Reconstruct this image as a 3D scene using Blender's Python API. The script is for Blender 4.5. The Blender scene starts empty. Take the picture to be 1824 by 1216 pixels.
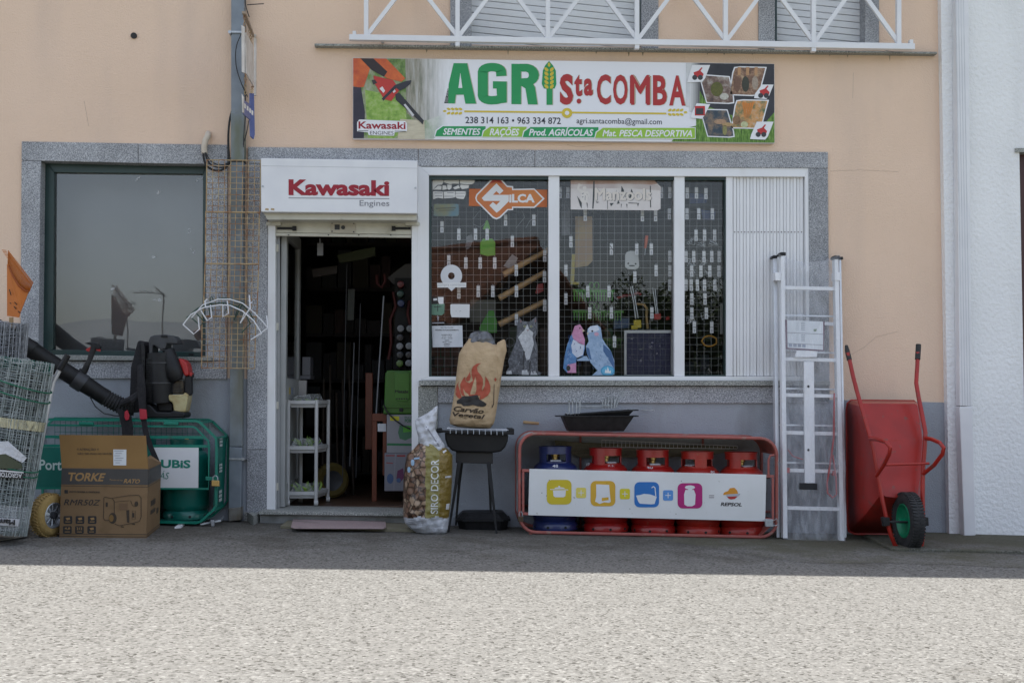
import bpy, bmesh, math, random
from mathutils import Vector, Matrix
from mathutils.bvhtree import BVHTree
random.seed(7)
R = math.radians
sc = bpy.context.scene
C = sc.collection

# ------------------------------------------------------------------ camera
F, CX, CY = 2150.0, 912.0, 608.0
D, ZC = 8.78, 0.95
PITCH, YAW, ROLL = math.atan(96 / F), R(2.7), R(0.0)
CAM = Vector((0, -D, ZC))
RM = Matrix.Rotation(-YAW, 3, 'Z') @ Matrix.Rotation(math.pi / 2 + PITCH, 3, 'X') @ Matrix.Rotation(ROLL, 3, 'Z')
cd = bpy.data.cameras.new('camera'); cam = bpy.data.objects.new('camera', cd); C.objects.link(cam)
cam.matrix_world = Matrix.Translation(CAM) @ RM.to_4x4()
cd.sensor_fit = 'HORIZONTAL'; cd.sensor_width = 36; cd.lens = F / 1824 * 36
cd.clip_start = 0.05; cd.clip_end = 3000
sc.camera = cam
# ------------------------------------------------------------------ sky and sun
SUN_EL, SUN_AZ = R(73), R(-4)
w = bpy.data.worlds.new('World'); sc.world = w; w.use_nodes = True
nt = w.node_tree
sky = nt.nodes.new('ShaderNodeTexSky'); sky.sky_type = 'NISHITA'; sky.sun_disc = False
sky.sun_elevation = SUN_EL; sky.sun_rotation = SUN_AZ; sky.air_density = 1.0; sky.dust_density = 2.2; sky.ozone_density = 1.0
hsv = nt.nodes.new('ShaderNodeHueSaturation'); hsv.inputs['Saturation'].default_value = .62  # thin high haze whitens the sky
nt.links.new(sky.outputs[0], hsv.inputs['Color']); nt.links.new(hsv.outputs[0], nt.nodes['Background'].inputs[0]); nt.nodes['Background'].inputs[1].default_value = 0.15
sl = bpy.data.lights.new('sun', 'SUN'); sl.energy = 4.3; sl.angle = R(0.5); sl.color = (1, 0.965, 0.91)
so = bpy.data.objects.new('sun', sl); C.objects.link(so)
sdir = Vector((-math.sin(SUN_AZ) * math.cos(SUN_EL), -math.cos(SUN_AZ) * math.cos(SUN_EL), -math.sin(SUN_EL)))
so.rotation_euler = sdir.to_track_quat('-Z', 'Y').to_euler(); so.location = (0, 3, 12)
sc.view_settings.view_transform = 'Standard'; sc.view_settings.look = 'None'; sc.view_settings.gamma = 1
sc.view_settings.use_curve_mapping = False; sc.view_settings.exposure = 1.08
sc.render.engine = 'CYCLES'; sc.cycles.max_bounces = 8; sc.cycles.transparent_max_bounces = 16
sc.cycles.caustics_reflective = False; sc.cycles.caustics_refractive = False

# ------------------------------------------------------------------ helpers
def ray(px, py):
    return RM @ Vector(((px - CX) / F, (CY - py) / F, -1))
def P(px, py, Y=0.0):
    d = ray(px, py); t = (Y + D) / d.y
    return CAM + d * t
_a, _b = P(440, 927), P(1690, 956)
GB = (_b.z - _a.z) / (_b.x - _a.x); GA = _a.z - GB * _a.x
def gz(x): return GA + GB * x
def G(px, py):
    d = ray(px, py); t = (GA + GB * CAM.x - CAM.z) / (d.z - GB * d.x)
    return CAM + d * t
OFF = {}
class MB:
    def __init__(s): s.v = []; s.f = []; s.m = []
    def add(s, vs, fs, mi=0):
        n = len(s.v); s.v += [Vector(v) for v in vs]; s.f += [tuple(i + n for i in f) for f in fs]; s.m += [mi] * len(fs); return s
    def loft(s, a, b, mi=0, caps=True):
        n = len(a); fs = [(i, (i + 1) % n, n + (i + 1) % n, n + i) for i in range(n)]
        if caps: fs += [tuple(range(n))[::-1], tuple(range(n, 2 * n))]
        return s.add(list(a) + list(b), fs, mi)
    def slab(s, poly, Y1, mi=0):
        return s.loft(poly, [Vector((p.x, Y1, p.z)) for p in poly], mi)
    def px(s, pts, Y0, Y1, mi=0):
        return s.slab([P(x, y, Y0) for x, y in pts], Y1, mi)
    def rect(s, x0, y0, x1, y1, Y0, Y1, mi=0):
        a, b = P(x0, y0, Y0), P(x1, y1, Y0)
        return s.box((a.x, Y0, b.z), (b.x, Y1, a.z), mi)
    def box(s, a, b, mi=0):
        x0, y0, z0 = [min(p, q) for p, q in zip(a, b)]; x1, y1, z1 = [max(p, q) for p, q in zip(a, b)]
        vs = [(x0, y0, z0), (x1, y0, z0), (x1, y1, z0), (x0, y1, z0), (x0, y0, z1), (x1, y0, z1), (x1, y1, z1), (x0, y1, z1)]
        return s.add(vs, [(0, 3, 2, 1), (4, 5, 6, 7), (0, 1, 5, 4), (1, 2, 6, 5), (2, 3, 7, 6), (3, 0, 4, 7)], mi)
    def obox(s, o, ax, ay, az, mi=0):
        o = Vector(o); vs = []
        for k in (0, 1):
            for (i, j) in ((0, 0), (1, 0), (1, 1), (0, 1)): vs.append(o + ax * i + ay * j + az * k)
        return s.add(vs, [(0, 3, 2, 1), (4, 5, 6, 7), (0, 1, 5, 4), (1, 2, 6, 5), (2, 3, 7, 6), (3, 0, 4, 7)], mi)
    def tube(s, pts, r, n=8, closed=False, mi=0, flat=None):
        pts = [Vector(p) for p in pts]; m = len(pts); rs = r if isinstance(r, (list, tuple)) else [r] * m
        rings = []; up = None
        for i in range(m):
            if closed: t = pts[(i + 1) % m] - pts[i - 1]
            else: t = pts[min(i + 1, m - 1)] - pts[max(i - 1, 0)]
            if t.length < 1e-9: t = Vector((0, 0, 1))
            t.normalize()
            if up is None: up = Vector((0, 1, 0)) if abs(t.y) < .9 else Vector((1, 0, 0))
            u = (up - t * up.dot(t)).normalized(); v = t.cross(u); up = u
            rings.append([pts[i] + (u * math.cos(a) * (flat or 1) + v * math.sin(a)) * rs[i] for a in [2 * math.pi * (k + .5) / n for k in range(n)]])
        vs = [p for q in rings for p in q]; fs = []
        for i in range(m if closed else m - 1):
            j = (i + 1) % m
            for k in range(n): fs.append((i * n + k, i * n + (k + 1) % n, j * n + (k + 1) % n, j * n + k))
        if not closed: fs += [tuple(range(n))[::-1], tuple((m - 1) * n + k for k in range(n))]
        return s.add(vs, fs, mi)
    def lathe(s, c, prof, n=32, axis=None, mi=0, a0=0, a1=2 * math.pi):
        c = Vector(c); q = Vector((0, 0, 1)).rotation_difference(Vector(axis or (0, 0, 1)).normalized())
        full = abs(a1 - a0 - 2 * math.pi) < 1e-6; m = n if full else n + 1
        vs = []
        for (r, z) in prof:
            for k in range(m):
                a = a0 + (a1 - a0) * k / n
                vs.append(c + q @ Vector((r * math.cos(a), r * math.sin(a), z)))
        fs = []
        for i in range(len(prof) - 1):
            for k in range(n if full else n):
                k2 = (k + 1) % m
                fs.append((i * m + k, i * m + k2, (i + 1) * m + k2, (i + 1) * m + k))
        return s.add(vs, fs, mi)
    def arcwall(s, c, r, z0, z1, a0, a1, th, n=10, mi=0):
        pf = [(r, z0), (r, z1), (r - th, z1), (r - th, z0), (r, z0)]
        s.lathe(c, pf, n, None, mi, a0, a1)
        for a in (a0, a1):
            cc = Vector(c); e = Vector((math.cos(a), math.sin(a), 0))
            s.add([cc + e * r + Vector((0, 0, z0)), cc + e * r + Vector((0, 0, z1)), cc + e * (r - th) + Vector((0, 0, z1)), cc + e * (r - th) + Vector((0, 0, z0))], [(0, 1, 2, 3)], mi)
        return s
    def bvh(s): return BVHTree.FromPolygons([tuple(v) for v in s.v], s.f)
    def build(s, name, mat, parent=None, smooth=False, bevel=0, base=None):
        me = bpy.data.meshes.new(name)
        if parent is not None: off = OFF[parent.name]
        elif base is not None: off = Vector(base)
        else:
            xs = [v.x for v in s.v]; ys = [v.y for v in s.v]; zs = [v.z for v in s.v]
            off = Vector(((min(xs) + max(xs)) / 2, (min(ys) + max(ys)) / 2, min(zs)))
        me.from_pydata([tuple(v - off) for v in s.v], [], s.f)
        for m_ in (mat if isinstance(mat, (list, tuple)) else [mat]): me.materials.append(m_)
        for p, mi in zip(me.polygons, s.m): p.material_index = mi
        bm = bmesh.new(); bm.from_mesh(me); bmesh.ops.remove_doubles(bm, verts=bm.verts, dist=1e-6) if smooth else None
        bmesh.ops.recalc_face_normals(bm, faces=bm.faces); bm.to_mesh(me); bm.free()
        if smooth:
            me.polygons.foreach_set('use_smooth', [True] * len(me.polygons))
            me.set_sharp_from_angle(angle=R(40))
        o = bpy.data.objects.new(name, me); C.objects.link(o)
        if parent is None: o.location = off
        else: o.parent = parent
        OFF[o.name] = off
        if bevel:
            b = o.modifiers.new('bevel', 'BEVEL'); b.width = bevel; b.segments = 2; b.limit_method = 'ANGLE'; b.angle_limit = R(40)
        return o
def tag(o, label, cat, group=None, kind=None):
    if label: o['label'] = label
    if cat: o['category'] = cat
    if group: o['group'] = group
    if kind: o['kind'] = kind
    return o
def thing(name, label, cat, loc, group=None):
    o = bpy.data.objects.new(name, None); C.objects.link(o); o.location = loc; o.empty_display_size = .1
    OFF[o.name] = Vector(loc); return tag(o, label, cat, group)
def smoothed(q, n=3):
    q = [tuple(p) for p in q]
    for _ in range(n):
        o = [q[0]]
        for a, b in zip(q, q[1:]): o += [tuple(x * .75 + y * .25 for x, y in zip(a, b)), tuple(x * .25 + y * .75 for x, y in zip(a, b))]
        q = o + [q[-1]]
    return q
def struct(o): o['kind'] = 'structure'; return o
def stuff(o): o['kind'] = 'stuff'; return o

# ------------------------------------------------------------------ materials
def M(name, c, rough=.6, metal=0, c2=None, scale=6, detail=5, lo=.35, hi=.65, bump=0, bscale=150, stretch=(1, 1, 1), spec=.5,
      c3=None, s3=2, lo3=.5, hi3=.75, st3=(1, 1, 1), trans=0, alpha=1, vor=False, bdist=.02, coat=0):
    m = bpy.data.materials.new(name); m.use_nodes = True; t = m.node_tree; N = t.nodes; L = t.links
    b = N['Principled BSDF']; b.inputs['Roughness'].default_value = rough; b.inputs['Metallic'].default_value = metal
    b.inputs['Specular IOR Level'].default_value = spec; b.inputs['Coat Weight'].default_value = coat
    g = N.new('ShaderNodeNewGeometry')
    def noise(sc_, det, st):
        mp = N.new('ShaderNodeMapping'); mp.inputs['Scale'].default_value = st; L.new(g.outputs['Position'], mp.inputs[0])
        if vor: n = N.new('ShaderNodeTexVoronoi'); n.inputs['Scale'].default_value = sc_
        else: n = N.new('ShaderNodeTexNoise'); n.inputs['Scale'].default_value = sc_; n.inputs['Detail'].default_value = det
        L.new(mp.outputs[0], n.inputs['Vector']); return n.outputs[0]
    if c2 is None: c2 = tuple(x * .86 for x in c)
    r = N.new('ShaderNodeValToRGB'); r.color_ramp.elements[0].position = lo; r.color_ramp.elements[1].position = hi
    r.color_ramp.elements[0].color = (*c, 1); r.color_ramp.elements[1].color = (*c2, 1)
    L.new(noise(scale, detail, stretch), r.inputs[0]); out = r.outputs[0]
    if c3 is not None:
        vor_, vor = vor, False
        r3 = N.new('ShaderNodeValToRGB'); r3.color_ramp.elements[0].position = lo3; r3.color_ramp.elements[1].position = hi3
        L.new(noise(s3, 6, st3), r3.inputs[0])
        mx = N.new('ShaderNodeMix'); mx.data_type = 'RGBA'; L.new(r3.outputs[0], mx.inputs[0]); L.new(out, mx.inputs[6]); mx.inputs[7].default_value = (*c3, 1)
        out = mx.outputs[2]; vor = vor_
    L.new(out, b.inputs['Base Color'])
    if bump:
        vor = False
        bp = N.new('ShaderNodeBump'); bp.inputs['Strength'].default_value = bump; bp.inputs['Distance'].default_value = bdist
        L.new(noise(bscale, 3, (1, 1, 1)), bp.inputs['Height']); L.new(bp.outputs[0], b.inputs['Normal'])
    if alpha < 1: b.inputs['Alpha'].default_value = alpha
    return m
def glass(name, ior=1.5, tint=(1, 1, 1), bump=0):
    m = bpy.data.materials.new(name); m.use_nodes = True; t = m.node_tree; N = t.nodes; L = t.links
    for n in list(N):
        if n.type != 'OUTPUT_MATERIAL': N.remove(n)
    tr = N.new('ShaderNodeBsdfTransparent'); tr.inputs[0].default_value = (*tint, 1)
    gl = N.new('ShaderNodeBsdfGlossy'); gl.inputs['Roughness'].default_value = .01
    fr = N.new('ShaderNodeFresnel'); fr.inputs[0].default_value = ior
    mx = N.new('ShaderNodeMixShader'); L.new(fr.outputs[0], mx.inputs[0]); L.new(tr.outputs[0], mx.inputs[1]); L.new(gl.outputs[0], mx.inputs[2])
    g = N.new('ShaderNodeNewGeometry'); n = N.new('ShaderNodeTexNoise'); n.inputs['Scale'].default_value = 2.5; L.new(g.outputs['Position'], n.inputs['Vector'])
    bp = N.new('ShaderNodeBump'); bp.inputs['Strength'].default_value = .02 + bump; bp.inputs['Distance'].default_value = .02
    L.new(n.outputs[0], bp.inputs['Height']); L.new(bp.outputs[0], gl.inputs['Normal'])
    L.new(mx.outputs[0], [x for x in N if x.type == 'OUTPUT_MATERIAL'][0].inputs[0])
    return m
def film(name, opacity=.3, col=(.8, .82, .85), fs=2.6):
    m = bpy.data.materials.new(name); m.use_nodes = True; t = m.node_tree; N = t.nodes; L = t.links
    b = N['Principled BSDF']; b.inputs['Base Color'].default_value = (*col, 1); b.inputs['Roughness'].default_value = .25
    tr = N.new('ShaderNodeBsdfTransparent'); mx = N.new('ShaderNodeMixShader')
    g = N.new('ShaderNodeNewGeometry'); mp = N.new('ShaderNodeMapping'); mp.inputs['Scale'].default_value = (9, 9, 2.2)
    L.new(g.outputs['Position'], mp.inputs[0])
    n = N.new('ShaderNodeTexNoise'); n.inputs['Scale'].default_value = fs; n.inputs['Detail'].default_value = 8; n.inputs['Distortion'].default_value = 1.6
    L.new(mp.outputs[0], n.inputs['Vector'])
    r = N.new('ShaderNodeMapRange'); r.inputs[1].default_value = .35; r.inputs[2].default_value = .7; r.inputs[3].default_value = opacity * .45; r.inputs[4].default_value = min(1, opacity * 1.7)
    L.new(n.outputs[0], r.inputs[0]); L.new(r.outputs[0], mx.inputs[0]); L.new(tr.outputs[0], mx.inputs[1]); L.new(b.outputs[0], mx.inputs[2])
    bp = N.new('ShaderNodeBump'); bp.inputs['Strength'].default_value = .8; bp.inputs['Distance'].default_value = .03; L.new(n.outputs[0], bp.inputs['Height']); L.new(bp.outputs[0], b.inputs['Normal'])
    L.new(mx.outputs[0], N['Material Output'].inputs[0]); return m

peach = M('peach_render', (.79, .59, .45), .9, c2=(.755, .56, .42), scale=1.2, c3=(.64, .49, .39), s3=1.6, lo3=.50, hi3=.95, st3=(1.8, 1, .3), bump=.25, bscale=90, spec=.2)
dado_m = M('dado_grey_paint', (.37, .395, .43), .85, c2=(.33, .35, .385), scale=2.5, c3=(.22, .225, .225), s3=3, lo3=.55, hi3=.8, st3=(1, 1, .5), bump=.35, bscale=120, spec=.2)
def granite_mat(name, k=1.0, warm=0):
    m = bpy.data.materials.new(name); m.use_nodes = True; t = m.node_tree; N = t.nodes; L = t.links; b = N['Principled BSDF']
    b.inputs['Roughness'].default_value = .75; b.inputs['Specular IOR Level'].default_value = .3
    g = N.new('ShaderNodeNewGeometry')
    n = N.new('ShaderNodeTexNoise'); n.inputs['Scale'].default_value = 140; n.inputs['Detail'].default_value = 3; n.inputs['Roughness'].default_value = .75; L.new(g.outputs['Position'], n.inputs['Vector'])
    r = N.new('ShaderNodeValToRGB'); e = r.color_ramp.elements
    e[0].position = .31; e[0].color = (.05 * k, .053 * k, .06 * k, 1); e[1].position = .67; e[1].color = (.52 * k, .52 * k, .53 * k * (1 - warm), 1)
    x = e.new(.45); x.color = (.20 * k, .205 * k, .215 * k * (1 - warm), 1); x = e.new(.55); x.color = (.31 * k, .315 * k, .33 * k * (1 - warm), 1)
    L.new(n.outputs[0], r.inputs[0])
    n2 = N.new('ShaderNodeTexNoise'); n2.inputs['Scale'].default_value = 3; n2.inputs['Detail'].default_value = 6; L.new(g.outputs['Position'], n2.inputs['Vector'])
    mr = N.new('ShaderNodeMapRange'); mr.inputs[1].default_value = .3; mr.inputs[2].default_value = .7; mr.inputs[3].default_value = .8; mr.inputs[4].default_value = 1.15; L.new(n2.outputs[0], mr.inputs[0])
    mx = N.new('ShaderNodeMix'); mx.data_type = 'RGBA'; mx.blend_type = 'MULTIPLY'; mx.inputs[0].default_value = 1; L.new(r.outputs[0], mx.inputs[6]); L.new(mr.outputs[0], mx.inputs[7])
    L.new(mx.outputs[2], b.inputs['Base Color'])
    bp = N.new('ShaderNodeBump'); bp.inputs['Strength'].default_value = .3; bp.inputs['Distance'].default_value = .003; L.new(n.outputs[0], bp.inputs['Height']); L.new(bp.outputs[0], b.inputs['Normal'])
    return m
granite = granite_mat('granite_grey', 1.32); granite2 = granite_mat('granite_grey_dark', 1.12); granite_w = granite_mat('granite_weathered', 1.1, .12)
def asphalt_mat(name, base, dark, light, sc1=75, stain=.5, moss=False):
    m = bpy.data.materials.new(name); m.use_nodes = True; t = m.node_tree; N = t.nodes; L = t.links; b = N['Principled BSDF']
    b.inputs['Roughness'].default_value = .9; b.inputs['Specular IOR Level'].default_value = .25
    g = N.new('ShaderNodeNewGeometry')
    v = N.new('ShaderNodeTexVoronoi'); v.inputs['Scale'].default_value = sc1; L.new(g.outputs['Position'], v.inputs['Vector'])
    sp = N.new('ShaderNodeSeparateColor'); L.new(v.outputs['Color'], sp.inputs[0])
    r = N.new('ShaderNodeValToRGB'); e = r.color_ramp.elements; e[0].position = 0; e[0].color = (*dark, 1); e[1].position = 1; e[1].color = (*light, 1)
    x = e.new(.13); x.color = (*[d * .4 + q * .6 for d, q in zip(dark, base)], 1); x = e.new(.26); x.color = (*base, 1); x = e.new(.85); x.color = (*[q * 1.15 for q in base], 1)
    L.new(sp.outputs[0], r.inputs[0])
    n = N.new('ShaderNodeTexNoise'); n.inputs['Scale'].default_value = 38; n.inputs['Detail'].default_value = 6; n.inputs['Roughness'].default_value = .8; L.new(g.outputs['Position'], n.inputs['Vector'])
    mr = N.new('ShaderNodeMapRange'); mr.inputs[1].default_value = .3; mr.inputs[2].default_value = .62; mr.inputs[3].default_value = .66; mr.inputs[4].default_value = 1.10; L.new(n.outputs[0], mr.inputs[0])
    mx = N.new('ShaderNodeMix'); mx.data_type = 'RGBA'; mx.blend_type = 'MULTIPLY'; mx.inputs[0].default_value = 1; L.new(r.outputs[0], mx.inputs[6]); L.new(mr.outputs[0], mx.inputs[7])
    n2 = N.new('ShaderNodeTexNoise'); n2.inputs['Scale'].default_value = 2.3; n2.inputs['Detail'].default_value = 8; n2.inputs['Roughness'].default_value = .7; L.new(g.outputs['Position'], n2.inputs['Vector'])
    s = N.new('ShaderNodeSeparateXYZ'); L.new(g.outputs['Position'], s.inputs[0])
    near = N.new('ShaderNodeMapRange'); near.inputs[1].default_value = -2.2; near.inputs[2].default_value = -.35; near.inputs[3].default_value = -.16; near.inputs[4].default_value = .20; L.new(s.outputs[1], near.inputs[0])
    ad = N.new('ShaderNodeMath'); ad.operation = 'ADD'; L.new(n2.outputs[0], ad.inputs[0]); L.new(near.outputs[0], ad.inputs[1])
    sr = N.new('ShaderNodeMapRange'); sr.inputs[1].default_value = .44; sr.inputs[2].default_value = .66; sr.inputs[3].default_value = 0; sr.inputs[4].default_value = stain; L.new(ad.outputs[0], sr.inputs[0])
    mx2 = N.new('ShaderNodeMix'); mx2.data_type = 'RGBA'; L.new(sr.outputs[0], mx2.inputs[0]); L.new(mx.outputs[2], mx2.inputs[6]); mx2.inputs[7].default_value = (.055, .045, .030, 1) if not moss else (.085, .08, .045, 1)
    L.new(mx2.outputs[2], b.inputs['Base Color'])
    v2 = N.new('ShaderNodeTexVoronoi'); v2.inputs['Scale'].default_value = sc1; L.new(g.outputs['Position'], v2.inputs['Vector'])
    bp = N.new('ShaderNodeBump'); bp.inputs['Strength'].default_value = .7; bp.inputs['Distance'].default_value = .006; bp.invert = True; L.new(v2.outputs['Distance'], bp.inputs['Height'])
    bp2 = N.new('ShaderNodeBump'); bp2.inputs['Strength'].default_value = .6; bp2.inputs['Distance'].default_value = .012; L.new(n.outputs[0], bp2.inputs['Height']); L.new(bp.outputs[0], bp2.inputs['Normal'])
    L.new(bp2.outputs[0], b.inputs['Normal']); return m
road_m = asphalt_mat('worn_asphalt', (.172, .167, .154), (.045, .041, .034), (.27, .265, .247), 90, .55)
gutter_m = asphalt_mat('old_concrete', (.16, .155, .14), (.06, .06, .05), (.23, .225, .205), 100, .7, True)
white_al = M('white_coated_aluminium', (.78, .78, .79), .35, c2=(.74, .74, .75), scale=3, c3=(.62, .60, .56), s3=4, lo3=.6, hi3=.85, st3=(1, 1, .4))
white_p = M('white_paint', (.76, .76, .77), .5, c2=(.70, .70, .72), scale=5)
white_old = M('aged_cream_paint', (.62, .60, .52), .5, c2=(.52, .50, .43), scale=7, c3=(.30, .27, .2), s3=9, lo3=.65, hi3=.8)
white_st = M('white_rough_render', (.84, .84, .84), .9, c2=(.80, .80, .80), scale=2, bump=.5, bscale=34, bdist=.022, spec=.2, c3=(.6, .6, .6), s3=1, lo3=.6, hi3=.9, st3=(2, 1, .4))
green_fr = M('dark_green_frame', (.012, .035, .033), .35, c2=(.018, .045, .042))
red_p = M('faded_pink_red_paint', (.37, .105, .085), .55, c2=(.31, .085, .07), scale=14, c3=(.30, .17, .14), s3=18, lo3=.58, hi3=.68)
red_cyl = M('red_gas_paint', (.36, .011, .009), .35, c2=(.30, .009, .008), scale=9, c3=(.30, .05, .03), s3=30, lo3=.62, hi3=.7, coat=.3)
red_cyl2 = M('red_orange_gas_paint', (.40, .022, .012), .4, c2=(.33, .018, .012), scale=9, c3=(.35, .08, .05), s3=28, lo3=.62, hi3=.7, coat=.2)
blue_cyl = M('blue_gas_paint', (.015, .028, .13), .35, c2=(.012, .022, .10), scale=9, c3=(.05, .06, .1), s3=26, lo3=.62, hi3=.7, coat=.3)
green_p = M('emerald_cage_paint', (.003, .20, .135), .4, c2=(.003, .17, .115), scale=8, c3=(.02, .1, .07), s3=12, lo3=.6, hi3=.75)
green_pd = M('emerald_panel_paint', (.002, .135, .10), .45, c2=(.002, .115, .085), scale=8)
wb_red = M('wheelbarrow_red', (.38, .020, .012), .36, c2=(.31, .017, .010), scale=7, c3=(.22, .05, .035), s3=22, lo3=.63, hi3=.7)
wb_green = M('wheel_green', (.0, .20, .09), .4)
rubber = M('black_rubber', (.018, .018, .019), .75, c2=(.03, .03, .03), scale=30)
blk = M('black_plastic', (.008, .008, .009), .5, c2=(.014, .014, .015), scale=15, spec=.35)
blk_m = M('black_enamel', (.007, .007, .008), .5, c2=(.013, .013, .013), scale=12, spec=.3)
blk_f = M('black_webbing', (.012, .012, .014), .9, c2=(.022, .02, .022), scale=60)
dgrey = M('dark_grey_plastic', (.038, .04, .045), .45, c2=(.028, .029, .032), scale=15)
galv = M('galvanised_steel', (.48, .50, .52), .45, .7, c2=(.34, .36, .38), scale=30)
galv_w = M('galvanised_wire', (.42, .44, .47), .5, .3, c2=(.24, .25, .27), scale=40)
zinc = M('zinc_downpipe', (.23, .26, .29), .55, .25, c2=(.18, .205, .235), scale=9, c3=(.15, .165, .12), s3=5, lo3=.55, hi3=.7, st3=(1, 1, .3))
alu = M('aluminium', (.70, .71, .73), .35, .4, c2=(.62, .63, .65), scale=10)
rust = M('rusty_wire', (.42, .30, .16), .7, .1, c2=(.26, .12, .05), scale=16, lo=.45, hi=.6, c3=(.45, .38, .24), s3=9)
brass = M('brass', (.55, .38, .14), .35, .8)
wood = M('pale_wood', (.42, .28, .14), .6, c2=(.34, .21, .10), scale=8, stretch=(1, 1, 8))
wood_old = M('weathered_plank', (.20, .18, .12), .85, c2=(.13, .12, .08), scale=10, stretch=(1, 14, 14), bump=.4, bscale=60)
floor_m = M('brown_laminate', (.12, .065, .04), .4, c2=(.08, .045, .03), scale=5, stretch=(1, 8, 1))
mat_m = M('dusty_pink_carpet', (.40, .30, .29), .95, c2=(.34, .255, .25), scale=60, c3=(.16, .13, .12), s3=4, lo3=.58, hi3=.75, bump=.5, bscale=400)
card = M('kraft_cardboard', (.235, .15, .08), .8, c2=(.205, .13, .068), scale=3, c3=(.17, .11, .055), s3=8, lo3=.55, hi3=.75, spec=.2)
card_in = M('kraft_cardboard_flap', (.23, .135, .05), .85, c2=(.20, .115, .043), scale=4, spec=.2)
ink = M('black_ink', (.022, .02, .02), .7, c2=(.03, .027, .024)); ink_d = M('dark_brown_ink', (.05, .035, .022), .8)
gold_ink = M('ochre_print', (.36, .21, .08), .7)
kraft = M('kraft_paper', (.52, .385, .24), .85, c2=(.46, .33, .20), scale=6, c3=(.36, .26, .16), s3=5, lo3=.58, hi3=.8, bump=.4, bscale=45, spec=.15)
flame_m = M('brick_red_print', (.42, .085, .045), .8, c2=(.36, .075, .04))
silver_f = M('silver_plastic_film', (.17, .175, .185), .35, .3, c2=(.10, .10, .11), scale=20, bump=.6, bscale=50)
tyre_y = M('yellow_rubber', (.40, .265, .085), .8, c2=(.28, .19, .065), scale=8, c3=(.22, .15, .06), s3=7, lo3=.5, hi3=.7, bump=.3, bscale=70)
orange_pl = M('orange_plastic', (.52, .145, .008), .4, c2=(.46, .12, .006)); cream = M('cream_fuel_tank', (.48, .42, .22), .35, c2=(.36, .26, .10), scale=12, c3=(.25, .15, .05), s3=18, lo3=.6, hi3=.75)
red_pl = M('red_plastic', (.42, .02, .018), .4); green_pl = M('bright_green_plastic', (.12, .42, .015), .35); green_tw = M('green_twine', (.01, .13, .07), .7)
dark_gap = M('dark_interior', (.02, .02, .02), .9); kaw_red = M('deep_red_vinyl', (.31, .005, .02), .5, c2=(.29, .005, .018)); grey_v = M('grey_vinyl', (.27, .27, .30), .5)
def flatc(name, c, rough=.5): return M(name, c, rough, c2=tuple(x * .94 for x in c))
win_glass = glass('window_glass', 1.44); left_glass = glass('coated_window_glass', 1.72)

# ------------------------------------------------------------------ lettering and flat prints
def textmesh(s, bold=0.0, shear=0.0, space=1.0):
    stack = bold if ('M' in s and bold > 0) else 0     # the built-in M breaks when fattened: overlay shifted copies instead
    if stack: bold = 0
    cu = bpy.data.curves.new('t', 'FONT'); cu.body = s; cu.size = 1; cu.offset = bold; cu.shear = shear; cu.space_character = space
    cu.extrude = .01; cu.resolution_u = 3
    o = bpy.data.objects.new('t', cu); C.objects.link(o); bpy.context.view_layer.update()
    me = bpy.data.meshes.new_from_object(o.evaluated_get(bpy.context.evaluated_depsgraph_get()))
    bpy.data.objects.remove(o); bpy.data.curves.remove(cu)
    vs = [v.co.copy() for v in me.vertices]; fs = [tuple(p.vertices) for p in me.polygons]; bpy.data.meshes.remove(me)
    x0 = min(v.x for v in vs); x1 = max(v.x for v in vs); y0 = min(v.y for v in vs); y1 = max(v.y for v in vs)
    if not stack: return [((v.x - x0) / (x1 - x0), (v.y - y0) / (y1 - y0), 0 if v.z < 0 else 1) for v in vs], fs
    out, fo = [], []; b = stack
    for k, (dx, dy) in enumerate(((-b, 0), (b, 0), (0, b * .8), (0, -b * .8), (-b * .5, b * .5), (b * .5, -b * .5))):
        n = len(out); out += [((v.x + dx - x0 + b) / (x1 - x0 + 2 * b), (v.y + dy - y0 + b * .8) / (y1 - y0 + 1.6 * b), 0 if v.z < 0 else 1 + .25 * k) for v in vs]; fo += [tuple(i + n for i in f) for f in fs]
    return out, fo
def bil(q, u, v):   # q = TL,TR,BR,BL pixel corners; v up
    a = [q[3][i] * (1 - u) + q[2][i] * u for i in (0, 1)]; b = [q[0][i] * (1 - u) + q[1][i] * u for i in (0, 1)]
    return a[0] * (1 - v) + b[0] * v, a[1] * (1 - v) + b[1] * v
def Q(x0, y0, x1, y1): return [(x0, y0), (x1, y0), (x1, y1), (x0, y1)]
def text(s, q, Y, mat, parent, bold=0., shear=0., th=.0012, surf=None, name='lettering', space=1.0, rot=False):
    vs, fs = textmesh(s, bold, shear, space)
    if len(q) == 2: q = Q(*q[0], *q[1])
    out = []
    for u, v, back in vs:
        if rot: u, v = 1 - v, u   # reads upwards
        px, py = bil(q, u, v)
        out.append(on(px, py, Y, surf, th * back))
    return MB().add(out, fs).build(name, mat, parent)
def on(px, py, Y, surf, lift):
    """point of the view ray on plane Y, or on a built surface, lifted off it"""
    if surf is None: return P(px, py, Y - lift)
    d = ray(px, py).normalized(); h = surf.ray_cast(CAM, d)[0]
    if h is None: h = P(px, py, Y)
    return h - d * (lift + .0015)
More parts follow.
